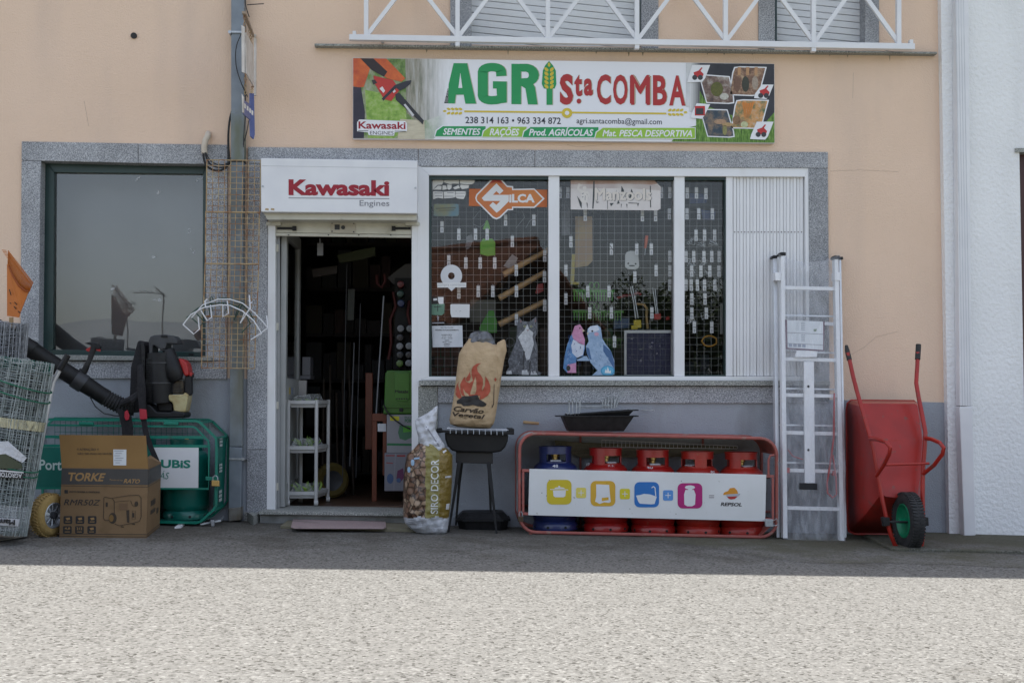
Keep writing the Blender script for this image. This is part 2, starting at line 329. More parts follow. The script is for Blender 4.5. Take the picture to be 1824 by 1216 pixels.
def ngon(pts, Y, mat, parent, th=.001, name='print', surf=None, dens=0):
    if surf is None: return MB().px(pts, Y - th, Y).build(name, mat, parent)
    # conform to the surface: triangulate and subdivide
    bm = bmesh.new(); vs = [bm.verts.new((x, y, 0)) for x, y in pts]; bm.faces.new(vs)
    bmesh.ops.triangulate(bm, faces=bm.faces)
    L_ = dens or 8
    for _ in range(7):
        es = [e for e in bm.edges if e.calc_length() > L_]
        if not es: break
        bmesh.ops.subdivide_edges(bm, edges=es, cuts=1); bmesh.ops.triangulate(bm, faces=bm.faces)
    V = [v.co.copy() for v in bm.verts]; bm.verts.index_update(); Fs = [tuple(v.index for v in f.verts) for f in bm.faces]; bm.free()
    return MB().add([on(v.x, v.y, Y, surf, th) for v in V], Fs).build(name, mat, parent)
def ell(cx, cy, rx, ry, n=20, a0=0, a1=360): return [(cx + rx * math.cos(R(a0 + (a1 - a0) * i / n)), cy + ry * math.sin(R(a0 + (a1 - a0) * i / n))) for i in range(n if a1 - a0 == 360 else n + 1)]
def rrect(x0, y0, x1, y1, r, n=4, dy=0):
    o = []
    for cx, cy, a in ((x1 - r, y0 + r, -90), (x1 - r, y1 - r, 0), (x0 + r, y1 - r, 90), (x0 + r, y0 + r, 180)):
        for i in range(n + 1):
            t = R(a + 90 * i / n); px_ = cx + r * math.cos(t); o.append((px_, cy + r * math.sin(t) + dy * (px_ - x0) / (x1 - x0)))
    return o
# ================================================================== setting: ground, road, hills
def ground_sheet():
    mb = MB(); xs = [-900, -300, -40, -12, 0, 12, 40, 300, 900]; ys = [-900, -300, -60, -14, -6, 0, 3, 60, 300, 900]
    cl = lambda x: max(-14, min(14, x))
    vs = [(x, y, gz(cl(x)) - .03) for y in ys for x in xs]; n = len(xs)
    return mb.add(vs, [(j * n + i, j * n + i + 1, (j + 1) * n + i + 1, (j + 1) * n + i) for j in range(len(ys) - 1) for i in range(n - 1)])
earth = M('dry_earth', (.20, .19, .14), .95, c2=(.10, .13, .06), scale=.08)
struct(ground_sheet().build('ground', earth, base=(0, 0, 0)))
def strip(x0, x1, y0, y1, lift):
    return MB().add([(x0, y0, gz(x0) + lift), (x1, y0, gz(x1) + lift), (x1, y1, gz(x1) + lift), (x0, y1, gz(x0) + lift)], [(0, 1, 2, 3)])
struct(strip(-14, 14, -10, .35, 0).build('road', road_m, base=(0, -5, gz(0))))
# old concrete gutter strip between wall and asphalt on the right, a hand's breadth uneven
def gutter():
    mb = MB(); top = []
    xs = [P(1080, 700).x + i * .12 for i in range(22)]
    for x in xs: top.append((x, min(1, .15 + (x - xs[0]) / 1.1) * G(912, 989).y + .035 * math.sin(x * 5.1) + .02 * math.sin(x * 13), gz(x) + .0015))
    bot = [(x, .02, gz(x) + .006) for x in xs]; n = len(xs)
    return mb.add(top + bot, [(i, i + 1, n + i + 1, n + i) for i in range(n - 1)])
struct(gutter().build('gutter', gutter_m, base=(1.5, -.4, gz(1.5))))
xa = G(1597, 985).x; ya = G(1700, 984).y
pv = MB().loft([Vector((xa, ya, gz(xa) + .022)), Vector((12, ya, gz(12) + .022)), Vector((12, .02, gz(12) + .03)), Vector((xa + .1, .02, gz(xa) + .03))],
               [Vector((xa, ya, gz(xa) - .03)), Vector((12, ya, gz(12) - .03)), Vector((12, .02, gz(12) - .03)), Vector((xa + .1, .02, gz(xa) - .03))])
struct(pv.build('pavement', gutter_m, bevel=.008))
def hill(cx, cy, lx, ly, h, seed):
    rnd = random.Random(seed); mb = MB(); n = 26; vs = []
    ph = [rnd.uniform(0, 6) for _ in range(6)]
    for j in range(n):
        for i in range(n):
            u, v = i / (n - 1) * 2 - 1, j / (n - 1) * 2 - 1; f = max(0, (1 - u * u)) * max(0, (1 - v * v))
            vs.append((cx + u * lx, cy + v * ly, -8 + h * f ** .7 * (1 + .18 * math.sin(u * 6 + ph[0]) + .12 * math.sin(u * 13 + v * 5 + ph[1]) + .05 * math.sin(u * 31 + ph[2]))))
    mb.add(vs, [(j * n + i, j * n + i + 1, (j + 1) * n + i + 1, (j + 1) * n + i) for j in range(n - 1) for i in range(n - 1)])
    return mb
hill_m = M('hazed_hillside', (.15, .17, .18), .95, c2=(.19, .205, .21), scale=.03)  # blue-grey distance haze is mixed into the hill colour
struct(hill(-60, -620, 420, 160, 50, 1).build('hills', hill_m, smooth=True))
struct(hill(330, -560, 380, 150, 66, 5).build('hills', hill_m, smooth=True))
struct(hill(-480, -420, 240, 200, 26, 9).build('hills', hill_m, smooth=True))

# ================================================================== shop building
bld = thing('shop_building', 'peach rendered two storey shop with grey granite trimmed door and windows', 'building', (0, 0, gz(0)))
XL, XR = -12.0, (P(1668, 0).x + P(1687, 950).x) / 2
gl, gr = G(0, 1005), G(1824, 1030)
OV = .35; T = math.tan(SUN_EL) / math.cos(SUN_AZ)
def eave_z(x):
    k = (x - gl.x) / (gr.x - gl.x); y = gl.y + (gr.y - gl.y) * k
    return gz(x) + (-OV - y) * T
def hole(a, b, c, d): p, q = P(a, b), P(c, d); return (p.x, q.z, q.x, p.z)
holes = [hole(58, 270, 388, 655), hole(480, 370, 737, 1000), hole(751, 290, 1444, 692), hole(824, -560, 1158, 84), hole(1366, -560, 1556, 88)]
def wall_skin(x0, x1, z0, z1, holes, y0, y1):
    xs = sorted({x0, x1, *[h[0] for h in holes], *[h[2] for h in holes]}); zs = sorted({z0, z1, *[max(z0, h[1]) for h in holes], *[h[3] for h in holes]})
    mb = MB()
    for i in range(len(xs) - 1):
        for j in range(len(zs) - 1):
            cx, cz = (xs[i] + xs[i + 1]) / 2, (zs[j] + zs[j + 1]) / 2
            if any(h[0] < cx < h[2] and h[1] < cz < h[3] for h in holes): continue
            for y in (y0, y1): mb.add([(xs[i], y, zs[j]), (xs[i + 1], y, zs[j]), (xs[i + 1], y, zs[j + 1]), (xs[i], y, zs[j + 1])], [(0, 1, 2, 3)])
    for h in holes:
        a, b, c, d = h[0], max(z0, h[1]), h[2], h[3]
        for s, e in (((a, b), (a, d)), ((a, d), (c, d)), ((c, d), (c, b))):
            mb.add([(s[0], y0, s[1]), (e[0], y0, e[1]), (e[0], y1, e[1]), (s[0], y1, s[1])], [(0, 1, 2, 3)])
    return mb
TOPZ = min(eave_z(XL), eave_z(XR)) - .12
wall_skin(XL, XR, gz(XR) - .4, TOPZ, holes, 0, .3).build('wall', peach, bld)
# shell round the rooms, floor between storeys, roof
sh = MB(); sh.box((XL, 6, -1), (XR, 6.3, TOPZ)); sh.box((XL, .3, -1), (XL + .3, 6, TOPZ)); sh.box((XR - .3, .3, -1), (XR, 6, TOPZ))
sh.build('back_wall', peach, bld)
zf = P(640, 906, .06).z; zceil = P(900, 250, 0).z
MB().box((XL + .3, .3, zceil), (XR - .3, 6, zceil + .3)).build('upper_floor', M('ceiling_slab', (.25, .24, .23), .9), bld)
MB().box((XL + .3, .3, -1), (XR - .3, 6, zf)).build('shop_floor', floor_m, bld)
roof_t = M('roof_tile', (.34, .13, .07), .85, c2=(.24, .09, .05), scale=6)
rf = MB(); zl, zr = eave_z(XL), eave_z(XR)
rf.loft([Vector((XL, -OV, zl)), Vector((XR, -OV, zr)), Vector((XR, -OV, zr - .1)), Vector((XL, -OV, zl - .1))],
        [Vector((XL, 3.2, zl + 1.1)), Vector((XR, 3.2, zr + 1.1)), Vector((XR, 3.2, zr + 1.0)), Vector((XL, 3.2, zl + 1.0))])
rf.loft([Vector((XL, 3.2, zl + 1.1)), Vector((XR, 3.2, zr + 1.1)), Vector((XR, 3.2, zr + .99)), Vector((XL, 3.2, zl + .99))],
        [Vector((XL, 6.6, zl)), Vector((XR, 6.6, zr)), Vector((XR, 6.6, zr - .1)), Vector((XL, 6.6, zl - .1))])
rf.build('roof', roof_t, bld)
MB().loft([Vector((XL, .002, TOPZ)), Vector((XR, .002, TOPZ)), Vector((XR, .002, zr + .06)), Vector((XL, .002, zl + .06))],
          [Vector((XL, .3, TOPZ)), Vector((XR, .3, TOPZ)), Vector((XR, .3, zr + .12)), Vector((XL, .3, zl + .12))]).build('wall_top', peach, bld)
# painted dado, a thick coat of grey-blue paint standing 3 mm proud of the render
def coat(pts): return MB().px(pts, -.003, .01)
dd = coat([(-900, 640), (36, 672), (36, 960), (-900, 935)]); dd.px([(36, 672.6), (404, 675), (404, 940), (36, 960)], -.003, .01)
dd.px([(404, 673.5), (441, 674.5), (441, 940), (404, 940)], -.003, .01); dd.px([(779, 717), (1478, 718), (1478, 980), (779, 960)], -.003, .01)
dd.px([(1478, 711.5), (1682, 716.5), (1687.4, 985), (1478, 980)], -.003, .01)
dd.build('painted_dado', dado_m, bld)
# ---- granite pieces
def gran(pts, Y0=-.02, Y1=.14, m=granite, name='granite_block', bev=.003): return MB().px(pts, Y0, Y1).build(name, m, bld, bevel=bev)
gran([(38.5, 252), (245.6, 255.6), (245.6, 290.5), (38.2, 285.6)]); gran([(246.4, 255.6), (405, 258), (405, 293), (246.4, 290.5)])
gran([(38.2, 286.4), (72.5, 287), (68.3, 642), (36, 642)]); gran([(367.2, 293), (405, 293.8), (404, 642), (366, 642)])
gran([(36, 642.6), (404, 643.4), (403.6, 675), (35.6, 673)])
gran([(66, 631), (377, 636), (377, 642.6), (66, 641)], -.05, .10, granite_w, 'window_sill')
gran([(441.8, 262), (744.6, 265), (744.6, 296), (441.6, 291)]); gran([(745.4, 265), (952.6, 267), (952.6, 297.4), (745.4, 296)]); gran([(953.4, 267), (1475, 271), (1475, 299.6), (953.4, 297.4)])
gran([(441.4, 291.6), (476.6, 292), (475.4, 800), (439.8, 800)]); gran([(439.8, 800.6), (475.4, 800.6), (475, 930), (439.4, 930)], m=granite2)
gran([(1440.6, 300.2), (1475, 300.2), (1478, 716), (1443, 716)], m=granite2)
gran([(745, 687.6), (779.6, 687.6), (779.6, 940), (745, 940)], m=granite_w)
gran([(780.4, 687.6), (1478, 688), (1478, 718), (780.4, 717.4)])
gran([(746, 677.4), (1479, 678), (1479, 687), (746, 686.4)], -.055, .12, granite_w, 'window_sill')
# reveal lining of the door
MB().px([(470, 291), (744, 296), (744, 330), (470, 330)], .0, .29).build('door_lintel', white_old, bld)
# ---- balcony ledge
gran([(560, 77.6), (1669.5, 92.6), (1669.7, 96.5), (560, 82)], -.06, .02, granite_w, 'ledge', .004)
for a in [(802, 840), (1143, 1173), (1351.5, 1380.5), (1541, 1566)]:
    gran([(a[0], -560), (a[1], -560), (a[1], 88), (a[0], 86)], -.015, .14, granite)
# ---- upper roller shutters, slats slightly askew
def shutter(x0, x1, name):
    pr = MB().px([(x0 - 4, -560), (x1 + 4, -560), (x1 + 4, 94), (x0 - 4, 92)], .13, .16).build(name, M('shutter_backing', (.50, .51, .53), .5), bld)
    y = 112; i = 0
    while y > -300:
        h = 11.2
        MB().px([(x0 - 3, y - h - .105 * (x1 - x0)), (x1 + 3, y - h), (x1 + 3, y - .55), (x0 - 3, y - .55 - .105 * (x1 - x0))], .108, .129).build('shutter_slat', shut_m, pr, bevel=.003)
        y -= h + .45; i += 1
    return pr
shut_m = M('shutter_grey', (.72, .73, .74), .5, c2=(.68, .69, .71), scale=4)
shutter(840, 1141, 'roller_shutter'); shutter(1384, 1541, 'roller_shutter')
MB().px([(1141, -560), (1143.4, -560), (1143.4, 88), (1141, 88)], .02, .10).build('shutter_guide', green_fr, bld)
MB().px([(1380.6, -560), (1384, -560), (1384, 90), (1380.6, 90)], .02, .10).build('shutter_guide', green_fr, bld)
# ---- balcony railing
rl = thing('balcony_railing', 'white metal balcony railing of crossed bars above the shop banner', 'railing', P(1125, 80, -.14))
YR = -.14
def byl(x): return 66 + (x - 622) * .0155
def bar(pts, name, w=0): return MB().px(pts, YR - .02 - w, YR + .02).build(name, white_p, rl, bevel=.002)
bar([(622, 61), (1630, 77.5), (1630, 88), (622, 71)], 'bottom_rail', .004)
bar([(622, -150), (1630, -136), (1630, -126), (622, -140)], 'top_rail', .004)
px_ = [652, 815, 976, 1135, 1293, 1450, 1602]
for x in px_:
    y = byl(x); bar([(x - 3.9, -140), (x + 3.9, -140), (x + 3.9, y - 2), (x - 3.9, y - 2)], 'post')
for x in (815, 1135, 1450): y = byl(x); bar([(x - 4, y + 4), (x + 4, y + 4), (x + 4, y + 13), (x - 4, y + 13)], 'foot')
for x in (631, 1624): y = byl(x); bar([(x - 3, y - 11), (x + 3, y - 11), (x + 3, y - 3), (x - 3, y - 3)], 'end_lug')
for a, b in zip(px_, px_[1:]):
    yb = byl((a + b) / 2) - 3; m_ = (a + b) / 2; ym = yb - 106
    for s, e in ((a, b), (b, a)):
        MB().px([(s - 4.4, yb), (s + 4.4, yb), (e + 4.4, yb - 212), (e - 4.4, yb - 212)], YR - (.012 if s < e else .006), YR + (.010 if s < e else .016)).build('brace', white_p, rl)
for x in (680, 1135, 1590):  # brackets back to the wall
    a = P(x, byl(x), YR + .02); MB().tube([a, Vector((a.x, .0, a.z))], .012, 6).build('bracket', white_p, rl)

# ================================================================== left window
lw = MB(); YF = .08
def frame4(mb, o, i, Y0, Y1):   # o,i = 4 corners outer/inner (TL,TR,BR,BL)
    for k in range(4):
        mb.px([o[k], o[(k + 1) % 4], i[(k + 1) % 4], i[k]], Y0, Y1)
    return mb
frame4(lw, [(76, 280), (372, 284), (371, 636.5), (72, 631.5)], [(96.5, 307), (361.5, 310), (360.5, 626.5), (94.5, 622.5)], YF, YF + .07)
wr = lw.build('window', green_fr, bld, bevel=.003)
MB().px([(93, 303), (364, 306), (364, 630), (90, 626)], YF + .03, YF + .036).build('pane', left_glass, wr)
MB().px([(336, 629.5), (345, 629.6), (345, 633), (336, 633)], YF - .003, YF + .001).build('drain_cap', blk, wr)
# board added behind the left glass so the pane reads as reflection grey
MB().px([(88, 296), (372, 300), (372, 640), (88, 636)], .42, .44).build('pane_backing', M('pane_backing_grey', (.24, .245, .25), .9, c2=(.20, .205, .21), scale=1.2), bld)
# faint hand marks on the glass
sm = MB()
rnd = random.Random(3)
for (x, y) in ((243, 320), (352, 320), (277, 342), (333, 412), (340, 448), (270, 455), (277, 536), (198, 515)):
    for k in range(3):
        xx, yy = x + rnd.uniform(-5, 5), y + rnd.uniform(-4, 4); sm.px([(xx, yy), (xx + 5, yy - 2), (xx + 6, yy), (xx + 1, yy + 1.5)], YF + .028, YF + .029)
stuff(sm.build('smudge', film('dust_smudge', .25), wr))

# ================================================================== shop window
sw_o = [(748, 297), (1442, 301), (1444, 676.5), (748, 678.5)]; sw_i = [(765, 313), (1437, 317), (1438, 668.5), (765, 670.5)]
sw = frame4(MB(), [(748, 297), (1441, 299.5), (1443, 678), (748, 677)], [(764, 312), (1434, 315), (1436, 670), (764, 670.5)], -.012, .09).build('window', white_al, bld, bevel=.003)
frame4(MB(), [(763, 305), (1294, 308), (1294, 676), (763, 676)], [(768.5, 319.5), (1291, 320.5), (1291, 667.5), (768.5, 669)], .02, .085).build('inner_frame', green_fr, sw)
for a, b in ((977, 996.5), (1201, 1219.5)):
    MB().px([(a, 313.5), (b, 313.8), (b, 670), (a, 670)], .004, .088).build('mullion', white_al, sw, bevel=.003)
for a, b in ((764, 981), (992, 1205), (1216, 1295)):
    MB().px([(a, 309), (b, 310), (b, 674), (a, 674)], .06, .066).build('pane', win_glass, sw)
fs = MB().px([(1293.5, 314), (1436, 316), (1437, 671), (1293.5, 671)], .05, .06).build('folding_shutter', white_p, sw)
MB().px([(1293.5, 313.6), (1305.5, 313.8), (1305.5, 669.5), (1293.5, 669.5)], .006, .048).build('lead_slat', white_al, fs, bevel=.003)
x = 1306.3; i = 0
while x < 1437:
    MB().px([(x, 314.2), (x + 5.35, 314.3), (x + 5.35, 669.5), (x, 669.5)], .016 + (i % 2) * .008, .048).build('slat', white_al, fs, bevel=.002)
    MB().px([(x + 1.8, 412.4), (x + 3.4, 412.4), (x + 3.4, 414), (x + 1.8, 414)], .012 + (i % 2) * .008, .017 + (i % 2) * .008).build('rivet', dgrey, fs)
    x += 5.95; i += 1
# panel between door and window
MB().px([(743.5, 286), (750, 286), (750, 790), (743.5, 790)], -.014, .10).build('side_trim', white_al, bld, bevel=.002)

# ================================================================== door
dr = thing('door', None, None, P(610, 905, .1)); dr.parent = bld; dr.location = P(610, 905, .1) - OFF[bld.name]
for k in ('label', 'category'): 
    if k in dr: del dr[k]
MB().px([(477.3, 396), (490.6, 396), (490.4, 908.5), (474.6, 908.5)], -.012, .05).build('shutter_guide', white_al, dr, bevel=.003)
MB().px([(733.2, 402), (745.4, 402), (745.6, 912), (733.4, 912)], -.012, .05).build('shutter_guide', white_al, dr, bevel=.003)
for a, b in ((474, 499), (722, 747)): MB().px([(a, 395), (b, 395.5), (b + 1.5, 399), (b, 401.5), (a, 401)], -.03, .02).build('guide_cap', white_old, dr, bevel=.002)
MB().px([(490.7, 380), (733, 382), (733, 418), (490.7, 414)], .012, .03).build('roller_slat', white_old, dr, bevel=.003)
MB().px([(490.7, 414.5), (733, 418.5), (733, 423.5), (490.7, 420)], .004, .03).build('bottom_bar', white_old, dr, bevel=.003)
for a in (527.5, 697.5):
    s = 1 if a > 600 else -1
    x0, x1 = (a, a + 36) if s > 0 else (a - 36, a)
    MB().px([(x0 + 2, 404.5), (x1 - 2, 404.5), (x1 - 2, 408.5), (x0 + 2, 408.5)], -.006, .011).px([(x0 if s > 0 else x1 - 7, 402.5), (x0 + 7 if s > 0 else x1, 402.5), (x0 + 7 if s > 0 else x1, 410.5), (x0 if s > 0 else x1 - 7, 410.5)], -.012, .0115).build('lifting_handle', blk, dr, bevel=.002)
lp = MB().px([(589, 395), (633, 396), (633, 415.6), (589, 414.6)], .004, .0115).build('lock_plate', M('beige_plate', (.50, .46, .38), .4), dr, bevel=.002)
MB().px([(596, 400), (605, 400), (605, 409), (596, 409)], .001, .004).build('label_square', dgrey, lp); MB().px(ell(611, 405, 3.6, 3.6, 14), -.002, .0038).build('lock_cylinder', dgrey, lp)
for a in ((591.5, 397.5), (630, 398), (591.5, 412), (630, 413)): MB().px(ell(a[0], a[1], 1.3, 1.3, 8), .001, .004).build('screw', dgrey, lp)
for x in (514, 585, 639, 696): MB().px(ell(x, 418.5, 1.4, 1.2, 8), .0, .0035).build('bolt', dgrey, dr)
# inner door frame and open leaf (hinged left, swung into the shop)
xL = P(494, 700, .09).x
frame4(MB(), [(488, 405), (737, 408), (737, 909), (488, 906)], [(497.5, 423), (728, 424), (728, 920), (497.5, 920)], .06, .10)
MB().px([(488, 405), (498, 405), (498, 906.6), (488, 906.6)], .06, .10).build('door_frame', M('grey_aluminium', (.36, .37, .38), .4, .3), dr, bevel=.002)
for y in (435, 715, 860, 575): MB().px([(492.5, y), (496, y), (496, y + 13), (492.5, y + 13)], .046, .06).build('hinge', white_old, dr)
leaf = M('grey_white_door', (.40, .41, .40), .45); Ye = .94
xl = P(499, 700, .12).x; zt = P(497, 400, .1).z; zb = zf + .012; zm = P(520, 690, .5).z; zg = P(520, 674, .5).z
lf = MB().box((xl, .11, zb), (xl + .04, .19, zt)).box((xl, Ye - .09, zb), (xl + .04, Ye, zt)).box((xl, .19, zt - .09), (xl + .04, Ye - .09, zt)).box((xl, .19, zb), (xl + .04, Ye - .09, zb + .16)).box((xl, .19, zm - .09), (xl + .04, Ye - .09, zg)).build('door_leaf', leaf, dr, bevel=.002)
MB().box((xl + .016, .185, zg), (xl + .022, Ye - .085, zt - .09)).build('pane', win_glass, lf); MB().box((xl + .01, .185, zb + .16), (xl + .03, Ye - .085, zm - .09)).build('lower_panel', leaf, lf)
MB().box((xl + .04, Ye - .08, zm - .07), (xl + .10, Ye - .02, zm + .06)).build('handle', M('steel_plate', (.5, .5, .5), .3, .6), lf)
for yy, c_ in ((.30, (.5, .4, .1)), (.42, (.25, .3, .45)), (.56, (.5, .5, .5))): MB().box((xl + .0405, yy, zm - .05), (xl + .042, yy + .07, zm + .0)).build('sticker', flatc('sticker', c_), lf)
# threshold step
MB().px([(461, 909.8), (746, 914.5), (746, 919.6), (461, 916)], -.16, .30).build('threshold', granite_w, dr, bevel=.004)
MB().px([(463, 916.4), (746, 920), (746, 940), (463, 936)], -.11, .28).build('riser', M('dirty_white_plaster', (.34, .35, .34), .9, c2=(.2, .2, .19), scale=9), dr)
# stone corner block jutting from the wall left of the door
A, B, Cc = G(438, 925.5), G(451.5, 935.5), G(463.5, 928)
h = Vector((0, 0, P(451.5, 919, B.y).z - B.z)); Dd = Vector((A.x + .1, .0, A.z))
tag(MB().loft([A, B, Cc, Vector((Cc.x, -.02, Cc.z)), Vector((A.x, -.02, A.z))], [v + h for v in [A, B, Cc, Vector((Cc.x, -.02, Cc.z)), Vector((A.x, -.02, A.z))]]).build('stone_block', granite_w, bevel=.004),
    'small granite block at the foot of the wall left of the doorstep', 'stone block')

# ================================================================== white neighbour building
nb = thing('white_building', 'white building with rough plaster and a square downpipe at the right', 'building', (XR + 2, 0, gz(XR)))
dh = hole(1809, 271, 2060, 1100); hz = eave_z(XR)
wall_skin(XR, 12, gz(12) - .4, hz - .1, [dh], -.06, .3).build('wall', white_st, nb)
MB().add([(XR, -.06, gz(XR) - .3), (XR, .3, gz(XR) - .3), (XR, .3, hz - .1), (XR, -.06, hz - .1)], [(0, 1, 2, 3)]).build('wall_return', white_st, nb)
MB().loft([Vector((XR, -OV, hz)), Vector((12, -OV, eave_z(12))), Vector((12, -OV, eave_z(12) - .1)), Vector((XR, -OV, hz - .1))],
          [Vector((XR, 6, hz + 1.9)), Vector((12, 6, eave_z(12) + 1.9)), Vector((12, 6, eave_z(12) + 1.8)), Vector((XR, 6, hz + 1.8))]).build('roof', roof_t, nb)
MB().box((XR, 5.6, -1), (12, 5.9, hz)).box((11.7, .3, -1), (12, 5.6, hz)).build('back_wall', white_st, nb)
MB().box((dh[0] - .1, .02, gz(12)), (dh[2] + .1, .06, dh[3] + .1)).build('door', M('dark_red_brown_door', (.055, .012, .010), .45, c2=(.045, .010, .009)), nb)
MB().px([(1809, 264), (2060, 265), (2060, 272), (1809, 271)], -.075, .019).build('lintel_strip', granite_w, nb)
pp = thing('downpipe', 'square white downpipe fixed to the white rough plastered wall', 'downpipe', Vector((P(1727, 950, -.1).x, -.1, gz(3.3))))
MB().px([(1697.5, -600), (1721, -600), (1731.5, 723), (1709.5, 723)], -.14, -.062).build('upper_pipe', white_p, pp, bevel=.006)
MB().px([(1709, 724), (1732.6, 724), (1738.5, 953), (1717.5, 955)], -.145, -.065).build('lower_pipe', white_p, pp, bevel=.006)
for k in range(4):
    x0, x1 = 1702 + k * 4.6, 1714 + k * 4.6
    MB().px([(x0, 0), (x0 + 1.1, 0), (x1 + 1.1, 722), (x1, 722)], -.142, -.139).build('groove', M('groove', (.62, .63, .65), .5), pp)

# ================================================================== house opposite (seen only as a reflection)
def opposite():
    hm = M('ochre_house_wall', (.07, .055, .045), .9); t1 = M('old_clay_tile', (.22, .10, .06), .9, c2=(.12, .06, .04), scale=7)
    t = thing('opposite_house', 'low house with weathered clay tiled roof across the road, seen reflected in the shop window', 'house', (-1.5, -19, gz(0)))
    a = R(38); q = Matrix.Rotation(a, 3, 'Z'); c0 = Vector((-1.15, -18.3, gz(0)))
    def T_(x, y, z): return c0 + q @ Vector((x, y, z))
    W_, Dp, Hw, Hr = 3.3, 2.6, 2.35, 3.9
    b = MB(); b.loft([T_(-W_, Dp, 0), T_(W_, Dp, 0), T_(W_, -Dp, 0), T_(-W_, -Dp, 0)], [T_(-W_, Dp, Hw), T_(W_, Dp, Hw), T_(W_, -Dp, Hw), T_(-W_, -Dp, Hw)])
    b.loft([T_(-W_, Dp, Hw), T_(-W_, -Dp, Hw), T_(-W_, 0, Hr)], [T_(W_, Dp, Hw), T_(W_, -Dp, Hw), T_(W_, 0, Hr)])
    b.build('wall', hm, t)
    rr = MB()
    for s in (-1, 1):
        n = 46
        for k in range(n):
            x = -W_ - .3 + (2 * W_ + .6) * (k + .5) / n
            rr.tube([T_(x, s * (Dp + .35), Hw - .1), T_(x, 0, Hr + .12)], .13, 6)
    stuff(rr.build('roof_tiles', t1, t)); MB().tube([T_(-W_ - .3, 0, Hr + .2), T_(W_ + .3, 0, Hr + .2)], .14, 8).build('ridge', t1, t)
    for x, w_ in ((-2.6, .5), (1.2, .5)): MB().loft([T_(x, Dp + .02, 1), T_(x + 1, Dp + .02, 1), T_(x + 1, Dp + .02, 2), T_(x, Dp + .02, 2)], [T_(x, Dp - .02, 1), T_(x + 1, Dp - .02, 1), T_(x + 1, Dp - .02, 2), T_(x, Dp - .02, 2)]).build('window', dgrey, t)
opposite()
def far_tree(px_, top, rad, seed, lb):
    rnd = random.Random(seed); v = P(px_, top, 21.5); x, y, zt_ = v.x, .22 - v.y, v.z; gz0 = gz(max(-12, min(12, x))); t = thing('laurel_tree', lb, 'tree', Vector((x, y, gz0)), 'dense trees across the road')
    MB().tube([Vector((x, y, gz0 - .1)), Vector((x + .05, y, gz0 + 1.2)), Vector((x - .05, y + .05, zt_ - .8))], [.12, .09, .03], 8).build('trunk', M('bark', (.08, .06, .04), .9), t)
    mb = MB(); hc = (zt_ - gz0) / 2; cl = [(rnd.uniform(-.6, .6), rnd.uniform(-.6, .6), rnd.uniform(-.75, .75), rnd.uniform(.3, .5)) for _ in range(16)]
    for k in range(4200):
        a, b, c_, r_ = rnd.choice(cl); d = Vector((rnd.gauss(0, 1), rnd.gauss(0, 1), rnd.gauss(0, 1))).normalized() * r_ * rnd.uniform(.6, 1.05)
        p = Vector((x + (a + d.x) * rad, y + (b + d.y) * rad, gz0 + hc + .15 + (c_ * .9 + d.z * .7) * hc)); s = Vector((rnd.gauss(0, 1), rnd.gauss(0, 1), rnd.gauss(0, 1))).normalized() * .055; u = s.cross(Vector((rnd.gauss(0, 1), rnd.gauss(0, 1), rnd.gauss(0, 1)))).normalized() * .04
        mb.add([p - s, p + u, p + s, p - u], [(0, 1, 2, 3)])
    stuff(mb.build('crown', M('laurel_leaf', (.035, .06, .02), .6, c2=(.06, .09, .03), scale=3), t))
for q in ((1000, 492, 1.25, 1, 'dense dark tree across the road nearest the tiled house, seen only in reflection'), (1075, 500, 1.2, 2, 'second dense tree across the road from the tiled house'), (1150, 486, 1.25, 3, 'third dense tree across the road from the tiled house'), (1225, 505, 1.2, 4, 'fourth dense tree across the road from the tiled house'), (1300, 490, 1.3, 5, 'fifth dense tree across the road, farthest from the tiled house')): far_tree(*q)
am = M('antenna_metal', (.10, .09, .08), .6)
def mirror(px, py, Yv=15.0): v = P(px, py, Yv); return Vector((v.x, .22 - v.y, v.z))
for (mx_, top, arms, lb) in ((290, 521, ((238, 290, 521, 523), (278, 292, 515, 527)), 'tall television aerial across the road, reflected in the left window'), (228, 543, ((218, 240, 545, 541), (219, 238, 553, 549)), 'smaller television aerial across the road, reflected in the left window')):
    a = mirror(mx_, top); t = thing('television_aerial', lb, 'aerial', Vector((a.x, a.y, gz(a.x))))
    MB().tube([a, Vector((a.x, a.y, -.1))], .014, 6).build('mast', am, t)
    for (x0, x1, y0, y1) in arms:
        p, q = mirror(x0, y0), mirror(x1, y1); MB().tube([p, q], .008, 5).build('boom', am, t)
        for k in range(7): c_ = p.lerp(q, k / 6); MB().tube([c_ + Vector((0, -.2, 0)), c_ + Vector((0, .2, .03)), ], .005, 4).build('element', am, t); 
